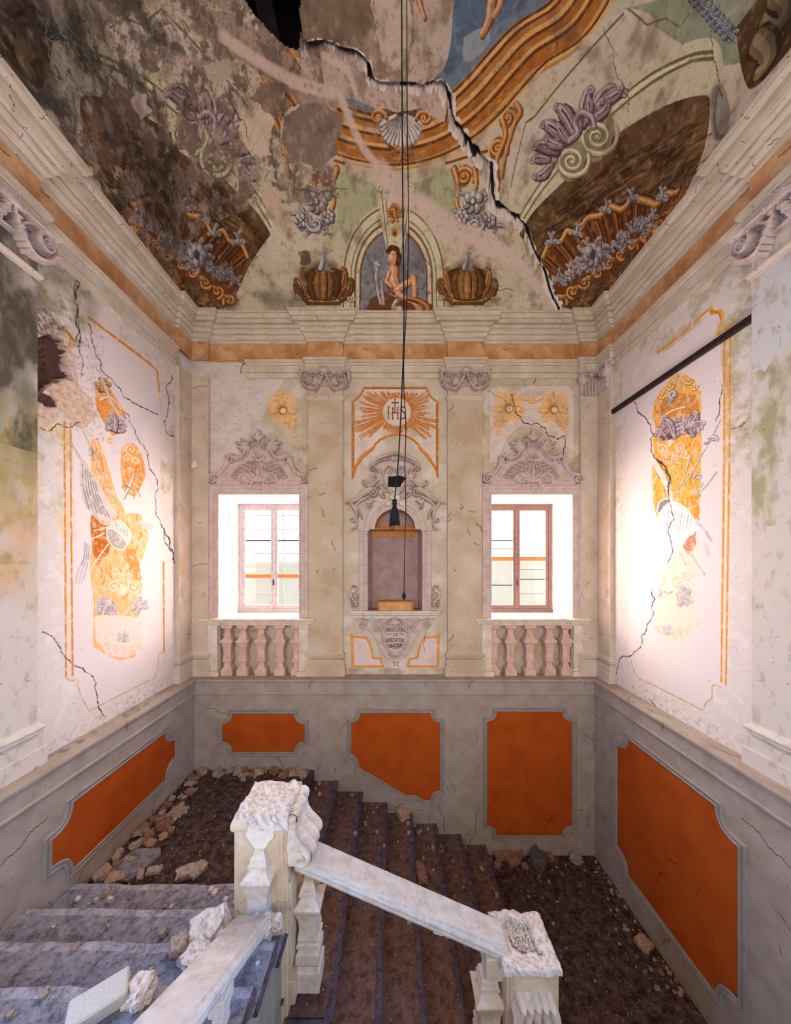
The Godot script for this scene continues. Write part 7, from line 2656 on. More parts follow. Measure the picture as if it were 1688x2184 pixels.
func build_stairs() -> void:
	# flight along the window wall, rising to the left
	var o := Vector3(40, FLOOR_Y, 500)
	var t := thing("staircase", "dusty stone flight rising leftwards along the window wall", "stairs", o)
	for i in 8:
		var nose := 187.5 - GO * i
		var y := FLOOR_Y + RISE * (i + 1)
		if i == 7:
			break
		var s := put("step", step_mesh(nose, nose - GO, y, 343, DZ + 3, true, -1.0, 30 + i, false).finish(o, 30.0), M.step, o, t)
		put("nosing", step_mesh(nose, nose - GO, y, 341, DZ + 3, true, -1.0, 60 + i, true).finish(o, 50.0), M.step_edge, o, s)
	var mb := MB.new()
	var out := [194.0, FLOOR_Y - 20.0]
	for i in 8:
		var nose := 184.0 - GO * i
		out.append_array([nose, FLOOR_Y + RISE * i - 4.0, nose, FLOOR_Y + RISE * (i + 1) - 6.0])
	out.append_array([-200.0, LAND_Y - 6.0, -200.0, -900.0, 194.0, -900.0])
	mb.slab(P(out), Vector3(0, 0, 343), Vector3.RIGHT, Vector3.UP, Vector3(0, 0, 1), 0.0, 10.0)
	put("string", mb.finish(o), M.dado, o, t)
	# nosing returns on the open end
	for i in 7:
		var nose := 187.5 - GO * i
		var y := FLOOR_Y + RISE * (i + 1)
		mb = MB.new()
		var q := PackedVector3Array()
		for k in 9:
			q.append(Vector3(nose - 1.5 - (GO - 2.0) * k / 8.0, y - 3.0, 341.5))
		mb.tube(q, 2.9, 2.9, 8)
		put("nosing_return", mb.finish(o, 50.0), M.step_edge, o, t)
	# upper landing
	mb = MB.new()
	mb.box(-DX - 4, -166, LAND_Y - 30, LAND_Y, 419, DZ + 4)
	mb.box(-DX - 4, -117, LAND_Y - 30, LAND_Y - 6, 350, 420)
	o = Vector3(-290, LAND_Y, 540)
	t = thing("stair_landing", "upper stair landing strewn with bricks and plaster by the left wall", "landing", o)
	put("slab", mb.finish(o), M.floor, o, t)
	put("nosing", step_mesh(-165.5, -200.0, LAND_Y, 400, DZ + 3, true, -1.0, 70, true).finish(o, 50.0), M.step_edge, o, t)
	put("riser", step_mesh(-165.5, -200.0, LAND_Y, 400, DZ + 3, true, -1.0, 71, false).finish(o, 30.0), M.step, o, t)
	# flight along the left wall, rising towards the viewer
	o = Vector3(-263, LAND_Y, 200)
	t = thing("staircase", "stone flight, cool light in its colour, rising along the left wall beyond the upper landing", "stairs", o)
	for j in 11:
		var nose := 419.0 - GO * j
		var y := LAND_Y + RISE * (j + 1)
		var s := put("step", step_mesh(nose, nose - GO, y, -DX - 2, -114.5, false, -1.0, 90 + j, false).finish(o, 30.0), M.step_cool_lit, o, t)
		put("nosing", step_mesh(nose, nose - GO, y, -DX - 2, -114.5, false, -1.0, 120 + j, true).finish(o, 50.0), M.step_lit_edge, o, s)
		mb = MB.new()
		var q := PackedVector3Array()
		for k in 9:
			q.append(Vector3(-114.5, y - 3.0, nose - 1.5 - (GO - 2.0) * k / 8.0))
		mb.tube(q, 2.9, 2.9, 8)
		put("nosing_return", mb.finish(o, 50.0), M.step_edge, o, s)
	mb = MB.new()
	out = [424.0, LAND_Y - 20.0]
	for j in 11:
		var nose := 415.0 - GO * j
		out.append_array([nose, LAND_Y + RISE * j - 4.0, nose, LAND_Y + RISE * (j + 1) - 6.0])
	out.append_array([-140.0, LAND_Y + RISE * 11 - 6.0, -140.0, -900.0, 424.0, -900.0])
	mb.slab(P(out), Vector3(-118, 0, 0), Vector3(0, 0, 1), Vector3.UP, Vector3(-1, 0, 0), 0.0, 10.0)
	put("string", mb.finish(o), M.string_wall, o, t)
	# floor at the head of the stairs, behind the viewer
	mb = MB.new()
	mb.box(-520, 520, -172 - 20, -172, FZ - 60, -133)
	struct("floor_upper", mb.finish(Vector3(0, -172, -200)), M.floor, Vector3(0, -172, -200), "floor at the head of the stairs")
	build_newels()
	build_rails()

# a square stone post: recessed corners, half balusters grown into it, a broken top
func broken_top(x0: float, x1: float, z0: float, z1: float, y: float, amp: float, sd: int, hollow := false, drop := 10.0) -> Sheet:
	var sh := Sheet.new()
	sh.level = true
	var f := FastNoiseLite.new()
	f.seed = sd
	f.frequency = 0.032
	f.fractal_octaves = 4
	f.fractal_gain = 0.36
	var n := 72
	for j in n + 1:
		for i in n + 1:
			var u := float(i) / n
			var w := float(j) / n
			var x := lerpf(x0, x1, u)
			var z := lerpf(z0, z1, w)
			var e := minf(minf(u, 1.0 - u), minf(w, 1.0 - w))
			var hh := y + f.get_noise_2d(x, z) * amp
			if e < 0.001:
				hh = y - drop
				x += f.get_noise_2d(z * 2.0, x) * 1.4
				z += f.get_noise_2d(x * 2.0, z + 40.0) * 1.4
			elif e < 0.06:
				hh -= (0.06 - e) / 0.06 * 3.0 * (0.6 + f.get_noise_2d(x * 3.0, z * 3.0))
			if hollow:
				var d := maxf(absf(u - 0.5 + 0.03) / 0.24, absf(w - 0.56) / 0.25)
				d += f.get_noise_2d(x * 2.5, z * 2.5) * 0.35
				if d < 1.0:
					hh -= 7.0
			sh.v.append(Vector3(x, hh, z))
	for j in n:
		for i in n:
			var a := j * (n + 1) + i
			sh.idx.append_array([a, a + 1, a + n + 2, a, a + n + 2, a + n + 1])
	return sh

func build_newels() -> void:
	# upper post
	var x0 := -167.0; var x1 := -112.0; var z0 := 341.0; var z1 := 395.0
	var o := Vector3(-139.5, LAND_Y, 368)
	var t := thing("newel_post", "tall broken newel post at the head of the back flight, with scroll bracket", "newel post", o)
	var mb := MB.new()
	mb.box(x0, x1 - 8, -900, -281, z0, z1, 0.8)
	mb.box(x1 - 9, x1, -900, -281, z0 + 2.5, z1 - 2.5, 0.8)
	mb.box(x1 - 9, x1 - 4, -900, -283, z0 + 0.8, z1 - 0.8, 0.6)
	put("shaft", mb.finish(o), M.newel, o, t)
	put("broken_top", broken_top(x0 - 1.5, x1 + 1.0, z0 - 1.0, z1 + 1.5, -267, 4.0, 3, false, 15.0).finish(o), M.broken, o, t)
	mb = MB.new()
	# remains of the cap moulding along the front
	mb.mould(P([0, -284, 1.5, -283, 2.6, -280, 2.6, -276, 1.5, -272, 0, -271]), P([x0, z1 - 20, x0, z0, x0 + 14, z0]), false, true)
	put("cap_moulding", mb.finish(o, 30.0), M.newel, o, t)
	# half baluster on the front
	mb = MB.new()
	mb.turned(half_baluster(), Vector3(-139, -372, z0), 4, 0.0, 1.0, 1.0)
	put("half_baluster", mb.finish(o, 20.0), M.newel_pale, o, t)
	# plaster patch where the rail was torn away
	mb = MB.new()
	mb.slab(rough_ring(P([-153, -276, -126, -276, -125, -288, -130, -294, -135, -301, -144, -301, -149, -295, -154, -287]), 4, 0.07), Vector3(0, 0, z0 - 0.9), Vector3.RIGHT, Vector3.UP, Vector3(0, 0, -1), -0.8, 0.5)
	put("torn_patch", mb.finish(o), M.white_plaster, o, t)
	# impost on the right side where the rail lands, with the pilaster strip below
	mb = MB.new()
	var ip := P([0, -345, 4, -344, 6, -340, 7.5, -338, 7.5, -333, 9, -332, 10.5, -329, 10.5, -325, 8, -324, 8, -320, 10, -319, 10, -315, 0, -314])
	mb.mould(ip, P([x1 - 1, z1 - 4, x1 - 1, z0 + 5]), false, true)
	put("impost", mb.finish(o, 25.0), M.newel, o, t)
	mb = MB.new()
	mb.box(x1 - 2, x1 + 3.5, -432, -343, z0 + 5, z1 - 5, 0.6)
	mb.mould(P([3.5, -446, 7.5, -446, 7.5, -438, 6.5, -437, 6.5, -434, 5, -433, 4, -431, 3.5, -430]), P([x1, z1 - 4, x1, z0 + 5]), false, true)
	mb.box(x1 - 2, x1 + 7, -470, -445, z0 + 4, z1 - 4, 0.6)
	put("pilaster_strip", mb.finish(o, 25.0), M.newel, o, t)
	mb = MB.new()
	mb.turned(half_baluster(), Vector3(x1 + 17, -428, 368), 4, 0.0, 1.0, 1.0)
	put("half_baluster", mb.finish(o, 20.0), M.newel_pale, o, t)
	# scroll bracket above the rail: an S of five ribs
	var sh := Sheet.new()
	var prof := cr(P([0, -272, 5, -271, 8.5, -274, 8, -279, 6.5, -284, 8, -292, 13, -300, 19, -306, 23, -311, 24, -317, 21, -322, 15, -324, 9, -323, 5, -320]), 8)
	var nz := 60
	for j in prof.size():
		for i in nz + 1:
			var w := float(i) / nz
			var a := prof[maxi(j - 1, 0)]
			var b := prof[mini(j + 1, prof.size() - 1)]
			var nrm := (b - a).orthogonal().normalized()
			var p := prof[j] + nrm * (pow(absf(sin(w * PI * 3.0)), 0.5) * 2.6 - 2.6)
			sh.v.append(Vector3(x1 + p.x, p.y, lerpf(z0 + 4, z1 - 6, w)))
	for j in prof.size() - 1:
		for i in nz:
			var a := j * (nz + 1) + i
			sh.idx.append_array([a, a + 1, a + nz + 2, a, a + nz + 2, a + nz + 1])
	put("scroll_bracket", sh.finish(o), M.newel_pale, o, t)
	var r := Relief.new(-2, 28, -328, -268, 0.4)
	r.flat([0, -272, 5, -271, 8, -274, 7, -280, 6, -285, 8, -293, 13, -301, 19, -307, 23, -312, 23, -318, 20, -322, 14, -324, 6, -322, 0, -318], 2.0, 5)
	r.volute(Vector2(14, -314), 8.0, 1.6, -1.0, 1.2, 1.7, 1.0, 4.2)
	r.volute(Vector2(4.6, -275.5), 3.2, 1.2, -1.0, 2.2, 1.0, 1.0, 3.8)
	r.line([8, -280, 7, -286, 9, -294, 14, -302, 20, -307, 22, -312], 1.2, 1.2, 1.0, 3.8)
	put_relief("bracket_side", r, Vector3(x1, 0, z0 + 5), Vector3.RIGHT, Vector3.UP, Vector3(0, 0, -1), M.newel_pale, t)
	# lower post
	x0 = 117.0; x1 = 171.0
	o = Vector3(144, FLOOR_Y, 368)
	t = thing("newel_post", "lower newel post, its cap broken open and full of rubble", "newel post", o)
	mb = MB.new()
	mb.box(x0 + 8, x1, -900, -432, z0, z1, 0.8)
	mb.box(x0, x0 + 9, -900, -432, z0 + 2.5, z1 - 2.5, 0.8)
	mb.box(x0 + 4, x0 + 9, -900, -432, z0 + 0.8, z1 - 0.8, 0.6)
	mb.box(x1 - 2.5, x1 + 0.6, -900, -441, z0 + 1.5, z1 - 2, 0.5)
	put("shaft", mb.finish(o), M.newel, o, t)
	mb = MB.new()
	mb.mould(P([0, -447, 1, -446, 2.6, -444, 3, -441, 2.2, -437, 3.4, -435, 4.4, -432, 4.4, -429.5, 0, -429]), reversed(P([x0 + 6, z0, x1, z0, x1, z1, x0 + 2, z1])), false, true)
	put("cap_moulding", mb.finish(o, 30.0), M.newel, o, t)
	put("broken_top", broken_top(x0 - 5, x1 + 3.5, z0 - 3.5, z1 + 3.5, -425.5, 3.4, 6, true, 5.0).finish(o), M.broken, o, t)
	# rubble filling the hollow
	var rr := RandomNumberGenerator.new()
	rr.seed = 77
	mb = MB.new()
	for k in 150:
		var p := Vector3(rr.randf_range(131, 153), -431.0 + rr.randf() * 1.6, rr.randf_range(358, 386))
		mb.hull(p, Vector3(rr.randf_range(0.5, 1.5), rr.randf_range(0.4, 1.1), rr.randf_range(0.5, 1.5)), 0.3, Basis.from_euler(Vector3(rr.randf() * 3, rr.randf() * 3, rr.randf() * 3)))
	var rb := put("rubble_fill", mb.finish(o), M.broken, o, t)
	rb.set_meta("kind", "stuff")
	# leaf carving hanging on its front
	r = Relief.new(-24, 24, -100, 2, 0.45)
	for k in 5:
		var x := (k - 2) * 7.6
		r.line([x * 0.9, -4.0 - absf(x) * 0.15, x, -20, x * 0.95, -50, x * 0.8, -98], 3.6, 3.0, 1.0, 4.6)
		r.leaf(Vector2(x * 0.95, -4), -PI / 2 + x * 0.015, 24, 5.0, x * 0.02, 2.0, 7.6)
		r.bump(Vector2(x, -3.6 - absf(x) * 0.12), 4.4, 3.0, 9.0)
	r.leaf(Vector2(-17, -8), -2.0, 26, 3.4, -0.3, 1.0, 6.0)
	r.leaf(Vector2(17, -8), -1.14, 26, 3.4, 0.3, 1.0, 6.0)
	put_relief("leaf_carving", r, Vector3(145, -450, z0), Vector3.RIGHT, Vector3.UP, Vector3(0, 0, -1), M.newel_pale, t)
	mb = MB.new()
	mb.turned(half_baluster(), Vector3(x0 - 13, -528, 366), 4, 0.0, 1.1, 1.1)
	put("half_baluster", mb.finish(o, 20.0), M.newel_pale, o, t)
	mb = MB.new()
	mb.box(x0 - 18, x0 + 2, -456, -432, 353, 380, 0.8)
	put("rail_block", mb.finish(o), M.newel_pale, o, t)

func reversed(p: PackedVector2Array) -> PackedVector2Array:
	var q := p.duplicate()
	q.reverse()
	return q

func half_baluster() -> PackedVector2Array:
	return P([13.5, -42, 13.5, -22, 12, -20, 11, -16, 12.5, -13, 12.5, -3, 11, -2, 10, 2, 10.5, 2.5, 12, 4, 12, 7, 10, 8, 11, 12, 9.4, 22, 10, 32, 13.4, 43, 14.6, 45, 15.0, 47.5, 13.4, 49.5, 8.6, 53.5, 7.6, 56, 9.6, 57.5, 9.6, 60.5, 8.6, 61, 8.0, 66, 5.6, 69, 5.2, 72])

const RAIL := [-14.0, 0.0, 14.0, 0.0, 14.6, -0.8, 15.0, -2.2, 15.2, -2.6, 17.2, -3.4, 18.2, -5.0, 18.0, -7.4, 16.6, -8.8, 16.2, -9.4, 17.0, -11.0, 16.2, -13.6, 13.6, -14.6, 12.4, -16.4, -12.4, -16.4, -13.6, -14.6, -16.2, -13.6, -17.0, -11.0, -16.2, -9.4, -16.6, -8.8, -18.0, -7.4, -18.2, -5.0, -17.2, -3.4, -15.2, -2.6, -15.0, -2.2, -14.6, -0.8, -14.0, 0.0]

func rail_mesh(a: Vector3, b: Vector3, side: Vector3, sd: int, ragged_start: bool) -> MB:
	var mb := MB.new()
	var prof := P(RAIL)
	var up := Vector3.UP
	var f := FastNoiseLite.new()
	f.seed = sd
	f.frequency = 0.13
	var n := 40
	var ring := func(i: int, k: int) -> Vector3:
		var p: Vector2 = prof[k]
		var t := float(i) / n
		var d := Vector3.ZERO
		if i == 0 and ragged_start:
			d = (b - a).normalized() * (f.get_noise_2d(p.x * 1.5, p.y * 1.5) * 7.0)
		return a.lerp(b, t) + side * p.x + up * (p.y + f.get_noise_2d(t * 300.0, p.x) * 0.35) + d
	for i in n:
		for k in prof.size() - 1:
			mb.quad(ring.call(i, k), ring.call(i + 1, k), ring.call(i + 1, k + 1), ring.call(i, k + 1))
	for e in [0, n]:
		var c := (a if e == 0 else b) + up * -8.0
		for k in prof.size() - 1:
			mb.tri(c, ring.call(e, k), ring.call(e, k + 1))
	return mb

func build_rails() -> void:
	# the rail that still stands, between the two posts
	var o := Vector3(0, -380, 368)
	var t := thing("handrail", "sloping stone handrail between the two newel posts", "handrail", o)
	put("rail", rail_mesh(Vector3(-107, -368 + 0.4365 * 107, 368), Vector3(122, -368 - 0.4365 * 122, 368), Vector3(0, 0, -1), 5, false).finish(o, 30.0), M.rail, o, t)
	for q in [[-78.0, -345.0, 5.0], [-26.0, -372.0, 9.0], [52.0, -408.0, 10.0]]:
		var mb := MB.new()
		mb.slab(rough_ring(P([-q[2], 0, q[2], -q[2] * 0.87, q[2] * 0.8, -7 - q[2] * 0.4, -q[2] * 0.7, -6.0]), int(q[2]), 0.1), Vector3(q[0], q[1] - 5.0, 372), Vector3.RIGHT, Vector3.UP, Vector3(0, 0, -1), -6.0, 6.0)
		put("baluster_stump", mb.finish(o), M.white_plaster, o, t)
	# the fallen one, lying on the left flight
	o = Vector3(-136, -330, 230)
	t = thing("handrail", "fallen stone handrail lying on the left flight, its upper end broken", "handrail", o)
	put("rail", rail_mesh(Vector3(-136, -340, 312), Vector3(-136, -250, 160), Vector3(1, 0, 0), 9, true).finish(o, 30.0), M.rail, o, t)
	var lump := MB.new()
	rock(lump, Vector3(-128, -350, 312), Vector3(9, 6, 7), 4)
	rock(lump, Vector3(-116, -352, 318), Vector3(7, 5, 5), 14)
	put("broken_end", lump.finish(o, 35.0), M.broken, o, t)
	lump = MB.new()
	lump.box(-132, -124, -345, -306, 236, 248, 1.0)
	lump.box(-134, -122, -330, -318, 234, 250, 1.0)
	put("baluster_stump", lump.finish(o), M.rail, o, t)

# an irregular stone: a cube whose faces are divided and pushed about
func rock(mb: MB, c: Vector3, h: Vector3, sd: int, blocky := 0.5, basis := Basis(), n := 5) -> void:
	var f := FastNoiseLite.new()
	f.seed = sd
	f.frequency = 0.8
	var ax := [Vector3.RIGHT, Vector3.UP, Vector3.BACK]
	for k in 3:
		var nn: Vector3 = ax[k]
		var u: Vector3 = ax[(k + 1) % 3]
		var w: Vector3 = ax[(k + 2) % 3]
		for s: float in [-1.0, 1.0]:
			for i in n:
				for j in n:
					var q := []
					for g in [[i, j], [i + 1, j], [i + 1, j + 1], [i, j + 1]]:
						var p: Vector3 = nn * s + u * (g[0] * 2.0 / n - 1.0) + w * (g[1] * 2.0 / n - 1.0)
						var sp := p.normalized() * 1.15
						p = sp.lerp(p, blocky)
						p *= 1.0 + f.get_noise_3dv(p * 1.3 + Vector3(sd, 0, 0)) * 0.42
						q.append(c + basis * (p * h))
					mb.quad(q[0], q[1], q[2], q[3])

const ORD := ["first", "second", "third", "fourth", "fifth", "sixth", "seventh"]   # counted from the foot of the flight
var rock_meshes := []
var brick_meshes := []

func build_small() -> void:
	for k in 6:
		var mb := MB.new()
		rock(mb, Vector3.ZERO, Vector3(1, 0.7, 0.85), 20 + k, 0.62 + 0.12 * (k % 3), Basis(), 4)
		rock_meshes.append(mb.finish(Vector3.ZERO, 30.0))
		mb = MB.new()
		rock(mb, Vector3.ZERO, Vector3(1, 0.32 + 0.05 * (k % 3), 0.5), 50 + k, 0.88, Basis(), 4)
		brick_meshes.append(mb.finish(Vector3.ZERO, 25.0))
	cables()
	tie_bar()
	debris()
	grit()

func cables() -> void:
	var z := 400.0
	var kx := z / 700.0
	var o := Vector3(2, 120, z)
	var top := 700.0
	var mb := MB.new()
	var q := PackedVector3Array()
	for l in [[857, -60], [858, 200], [860, 480], [862, 690], [857, 850], [850, 980], [842, 1070]]:
		q.append(Vector3((l[0] - 842.0) * kx, (1191.0 - l[1]) * kx, z))
	q[0].y = vault(q[0].x, z) - 0.0
	mb.tube(smooth3(q), 0.85, 0.85, 6)
	var c := put("hanging_rope", mb.finish(o, 60.0), M.black, o)
	tag(c, "dark rope hanging from the vault, ending in a tassel before the niche", "rope")
	mb = MB.new()
	q = PackedVector3Array()
	var z2 := 404.0
	kx = z2 / 700.0
	for l in [[868, -60], [869, 240], [872, 480], [868, 640], [862, 760], [862, 830], [866, 900], [865, 960], [864, 1010], [866, 1080], [864, 1160], [862, 1268]]:
		q.append(Vector3((l[0] - 842.0) * kx, (1191.0 - l[1]) * kx, z2))
	q[0].y = vault(q[0].x, z2)
	mb.tube(smooth3(q), 0.62, 0.62, 6)
	c = put("hanging_cable", mb.finish(o, 60.0), M.black, o)
	tag(c, "thin electric cable hanging from the vault, ending in a bare lamp holder", "cable")
	# lamp holder at its end
	var e: Vector3 = q[q.size() - 1]
	mb = MB.new()
	mb.turned(P([0.5, 4.5, 1.4, 3.6, 2.0, 2.5, 2.4, 1.0, 2.4, -1.5, 1.7, -2.4, 1.5, -4.0, 0.4, -4.4]), e + Vector3(0, -2.0, 0), 8)
	c = put("lamp_holder", mb.finish(e, 30.0), M.black, e)
	tag(c, "small black lamp holder dangling in front of the niche slab", "lamp holder")
	# tassel
	kx = z / 700.0
	var b := Vector3((842.0 - 842.0) * kx, (1191.0 - 1066.0) * kx, z)
	var t := thing("tassel", "black silk tassel with a ring hanging before the niche", "tassel", b + Vector3(0, -32, 0))
	mb = MB.new()
	mb.turned(P([0.8, 1.0, 3.0, 0.2, 3.2, -1.6, 1.9, -2.6, 3.0, -3.6, 3.0, -5.6, 1.9, -6.6, 2.8, -7.8, 2.6, -9.4, 3.2, -10.4]), b, 12)
	put("knot", mb.finish(b, 40.0), M.black, b, t)
	mb = MB.new()
	var rr := RandomNumberGenerator.new()
	rr.seed = 3
	for k in 60:
		var a := TAU * k / 60.0
		var l := rr.randf_range(19, 23)
		var s := PackedVector3Array()
		for i in 6:
			var tt := i / 5.0
			var rad := lerpf(2.6, 6.6 + rr.randf_range(-0.4, 0.6), pow(tt, 0.5)) * (1.0 - 0.1 * tt)
			s.append(b + Vector3(cos(a) * rad, -9.5 - l * tt, sin(a) * rad))
		mb.tube(s, 0.55, 0.5, 4)
	mb.turned(P([2.4, -9, 5.0, -13, 6.0, -20, 6.2, -29, 5.0, -30.5]), b, 12)
	put("fringe", mb.finish(b, 30.0), M.black, b, t)
	mb = MB.new()
	var ring := PackedVector3Array()
	for i in 17:
		var a := TAU * i / 16.0
		ring.append(b + Vector3(-3.4 + cos(a) * 2.4, -34.0 + sin(a) * 3.0, -1))
	mb.tube(ring, 0.55, 0.55, 5)
	put("ring", mb.finish(b, 60.0), M.black, b, t)

static func smooth3(q: PackedVector3Array) -> PackedVector3Array:
	var out := PackedVector3Array()
	var n := q.size()
	for i in n - 1:
		for k in 6:
			out.append(q[i].cubic_interpolate(q[i + 1], q[maxi(i - 1, 0)], q[mini(i + 2, n - 1)], k / 6.0))
	out.append(q[n - 1])
	return out

func tie_bar() -> void:
	var mb := MB.new()
	var o := Vector3(WX - 4, 291, 520)
	mb.box(WX - 5.5, WX - 0.5, 286.5, 295.5, 392, 652, 0.6)
	var m := put("tie_bar", mb.finish(o), M.iron, o)
	tag(m, "dark brown iron bar fixed along the right wall", "iron bar")
	# small junction box in the left corner
	mb = MB.new()
	o = Vector3(-424, 198, 690)
	mb.box(-427, -415, 190, 206, 688, 694, 1.0)
	m = put("junction_box", mb.finish(o), M.box_white, o)
	tag(m, "small white junction box on the left corner pilaster", "junction box")

# a place on a level floor from a place on the photograph
static func on_floor(px: float, py: float, y: float) -> Vector3:
	var z := y * 700.0 / (1191.0 - py)
	return Vector3((px - 842.0) * z / 700.0, y, z)

func chunk(called: String, label: String, cat: String, group: String, mesh: Mesh, mat: Material, at: Vector3, size: float, turn: float, tilt: float, lift: float) -> void:
	var m := MeshInstance3D.new()
	m.name = numbered(called)
	m.mesh = mesh
	m.material_override = mat
	m.position = VV(at + Vector3(0, lift, 0))
	m.basis = Basis.from_euler(Vector3(tilt, turn, tilt * 0.6)).scaled(Vector3.ONE * size)
	add_child(m, true)
	tag(m, label, cat, group)

func debris() -> void:
	var rm := MB.new()
	rock(rm, Vector3.ZERO, Vector3(1, 0.8, 0.95), 44, 0.12, Basis(), 9)
	var round_rock := rm.finish(Vector3.ZERO, 30.0)
	var rr := RandomNumberGenerator.new()
	rr.seed = 21
	var mats := [M.brick, M.stone_dust, M.brick_pale, M.stone_dust]
	# bricks and stones along the left wall of the upper landing
	for k in 46:
		var z := rr.randf_range(430, 660)
		var x := -DX + 8.0 + pow(rr.randf(), 1.8) * 46.0
		var sz := rr.randf_range(3.0, 10.5) * (1.0 if z < 600 else 0.75)
		var look: String = ["reddish", "dusty grey", "pale buff", "dusty grey"][k % 4] + (" broken brick" if k % 2 else " stone")
		chunk("rubble_brick" if k % 2 else "rubble_stone", look + " in the heap along the left wall of the upper landing", "rubble", look + "s along the left landing wall", brick_meshes[k % 6] if k % 2 else rock_meshes[k % 6], mats[k % 4], Vector3(x, LAND_Y, z), sz, rr.randf() * TAU, rr.randf_range(-0.25, 0.25), sz * 0.36)
	# along the window wall of the upper landing
	for k in 34:
		var x := rr.randf_range(-405, -180)
		var z := DZ - 6.0 - pow(rr.randf(), 2.0) * 24.0
		var sz := rr.randf_range(3.0, 9.0)
		var look: String = ["dusty grey", "pale buff", "dusty grey", "reddish"][k % 4] + (" broken brick" if k % 3 == 0 else " stone")
		chunk("rubble_brick" if k % 3 == 0 else "rubble_stone", look + " at the foot of the window wall on the upper landing", "rubble", look + "s along the window wall of the landing", brick_meshes[k % 6] if k % 3 == 0 else rock_meshes[k % 6], mats[(k + 1) % 4], Vector3(x, LAND_Y, z), sz, rr.randf() * TAU, rr.randf_range(-0.3, 0.3), sz * 0.36)
	# thin plaster fragments on the landing near the first step
	for l in [[405, 1865, 15.0, 0.4], [425, 1862, 11.0, 1.2], [330, 1860, 9.0, 0.2], [300, 1868, 7.0, 2.0], [345, 1740, 5.0, 0.0], [385, 1700, 4.5, 1.0]]:
		var at := on_floor(l[0], l[1], LAND_Y)
		chunk("plaster_fragment", "flat plaster fragment lying on the upper landing before the first step", "plaster fragment", "plaster fragments on the upper landing", brick_meshes[int(l[2]) % 6], M.stone_dust, at, l[2], l[3], 0.1, l[2] * 0.26)
	var mb := MB.new()
	var po := on_floor(275, 1846, LAND_Y)
	mb.slab(P([-34, -22, 20, -25, 34, 16, 26, 26, -8, 24]), po, Vector3.RIGHT, Vector3(0, 0, 1), Vector3.UP, 0.0, 3.0)
	tag(put("stone_slab", mb.finish(po), M.step_cool_lit, po), "flat grey slab lying on the upper landing beside the left wall", "stone slab")
	# on the back flight
	for k in 64:
		var i := rr.randi_range(0, 6)
		var nose := 187.5 - GO * i
		var x := nose - rr.randf_range(4, 46)
		var z := DZ - 6.0 - pow(rr.randf(), 2.4) * 250.0
		var sz := rr.randf_range(1.2, 3.6)
		chunk("plaster_crumb", "small crumb of plaster on the %s step of the back flight" % ORD[i], "plaster crumb", "crumbs on the %s back step" % ORD[i], rock_meshes[k % 6], mats[k % 4], Vector3(x, FLOOR_Y + RISE * (i + 1), z), sz, rr.randf() * TAU, 0.2, sz * 0.4)
	chunk("rubble_brick", "whole brick lying on a middle step of the back flight", "rubble", "", brick_meshes[1], M.brick, on_floor(897, 1868, FLOOR_Y + RISE * 3), 16.0, 1.75, 0.12, 6.0)
	chunk("rubble_stone", "stone on the step next to the brick, against the window wall", "rubble", "", rock_meshes[2], M.brick_pale, on_floor(862, 1742, FLOOR_Y + RISE * 4), 11.0, 0.5, 0.1, 4.0)
	# on the lower landing, at the foot of the window wall
	for l in [[1075, 1829, 18.0, 0.1, 1], [1098, 1822, 16.0, -0.55, 1], [1098, 1842, 12.0, 0.35, 1], [1062, 1848, 7.0, 0.9, 0], [1120, 1850, 6.5, 0.2, 0], [1172, 1832, 9.0, 2.0, 0], [1045, 1838, 5.5, 0.0, 0]]:
		chunk("rubble_brick" if l[4] else "rubble_stone", "dusty piece of broken brick in the small heap on the lower landing", "rubble", "heap on the lower landing", brick_meshes[int(l[2]) % 6] if l[4] else rock_meshes[int(l[2]) % 6], M.brick, on_floor(l[0], l[1], FLOOR_Y), l[2], l[3], 0.08, l[2] * 0.34)
	chunk("rubble_stone", "dark upright stone against the window wall on the lower landing", "rubble", "", rock_meshes[4], M.stone_dark, on_floor(1148, 1846, FLOOR_Y), 17.0, 0.8, 0.3, 9.0)
	chunk("rubble_stone", "single pale stone on the lower landing right of the small heap", "rubble", "", rock_meshes[1], M.stone_dust, on_floor(1230, 1836, FLOOR_Y), 10.0, 0.3, 0.0, 5.0)
	chunk("rubble_stone", "pale stone at the foot of the right wall on the lower landing", "rubble", "", rock_meshes[3], M.brick_pale, on_floor(1374, 2018, FLOOR_Y), 10.0, 0.3, 0.0, 4.0)
	for k in 70:
		var near_wall: bool = k % 3 != 0
		var z := rr.randf_range(450, 668)
		var x := DX - 4.0 - pow(rr.randf(), 2.5) * 40.0 if near_wall else rr.randf_range(205, 400)
		var sz := rr.randf_range(0.9, 2.8)
		chunk("plaster_crumb", ("small crumb along the foot of the right wall on the lower landing" if near_wall else "small crumb out on the open floor of the lower landing"), "plaster crumb", ("crumbs along the right wall" if near_wall else "crumbs on the open lower landing"), rock_meshes[k % 6], mats[k % 4], Vector3(x, FLOOR_Y, z), sz, rr.randf() * TAU, 0.2, sz * 0.4)
	# on the left flight
	chunk("rubble_stone", "large white block of broken plaster beside the tall newel post", "rubble", "", rock_meshes[0], M.broken, Vector3(-184, -374, 326), 17.0, 0.5, 0.3, 3.0)
	chunk("rubble_stone", "smaller white lump of plaster in front of the large block", "rubble", "", rock_meshes[5], M.broken, Vector3(-184, -370, 303), 10.0, 1.1, 0.2, 3.0)
	chunk("rubble_stone", "grey lump of mortar on the step left of the white block", "rubble", "", rock_meshes[3], M.stone_dust, Vector3(-205, -370, 311), 8.0, 2.2, 0.1, 3.0)
	var dp := on_floor(212, 2158, -348) + Vector3(0, 6.0, 0)
	var dm := MB.new()
	dm.hull(Vector3.ZERO, Vector3(18, 6, 9.5), 1.2, Basis())
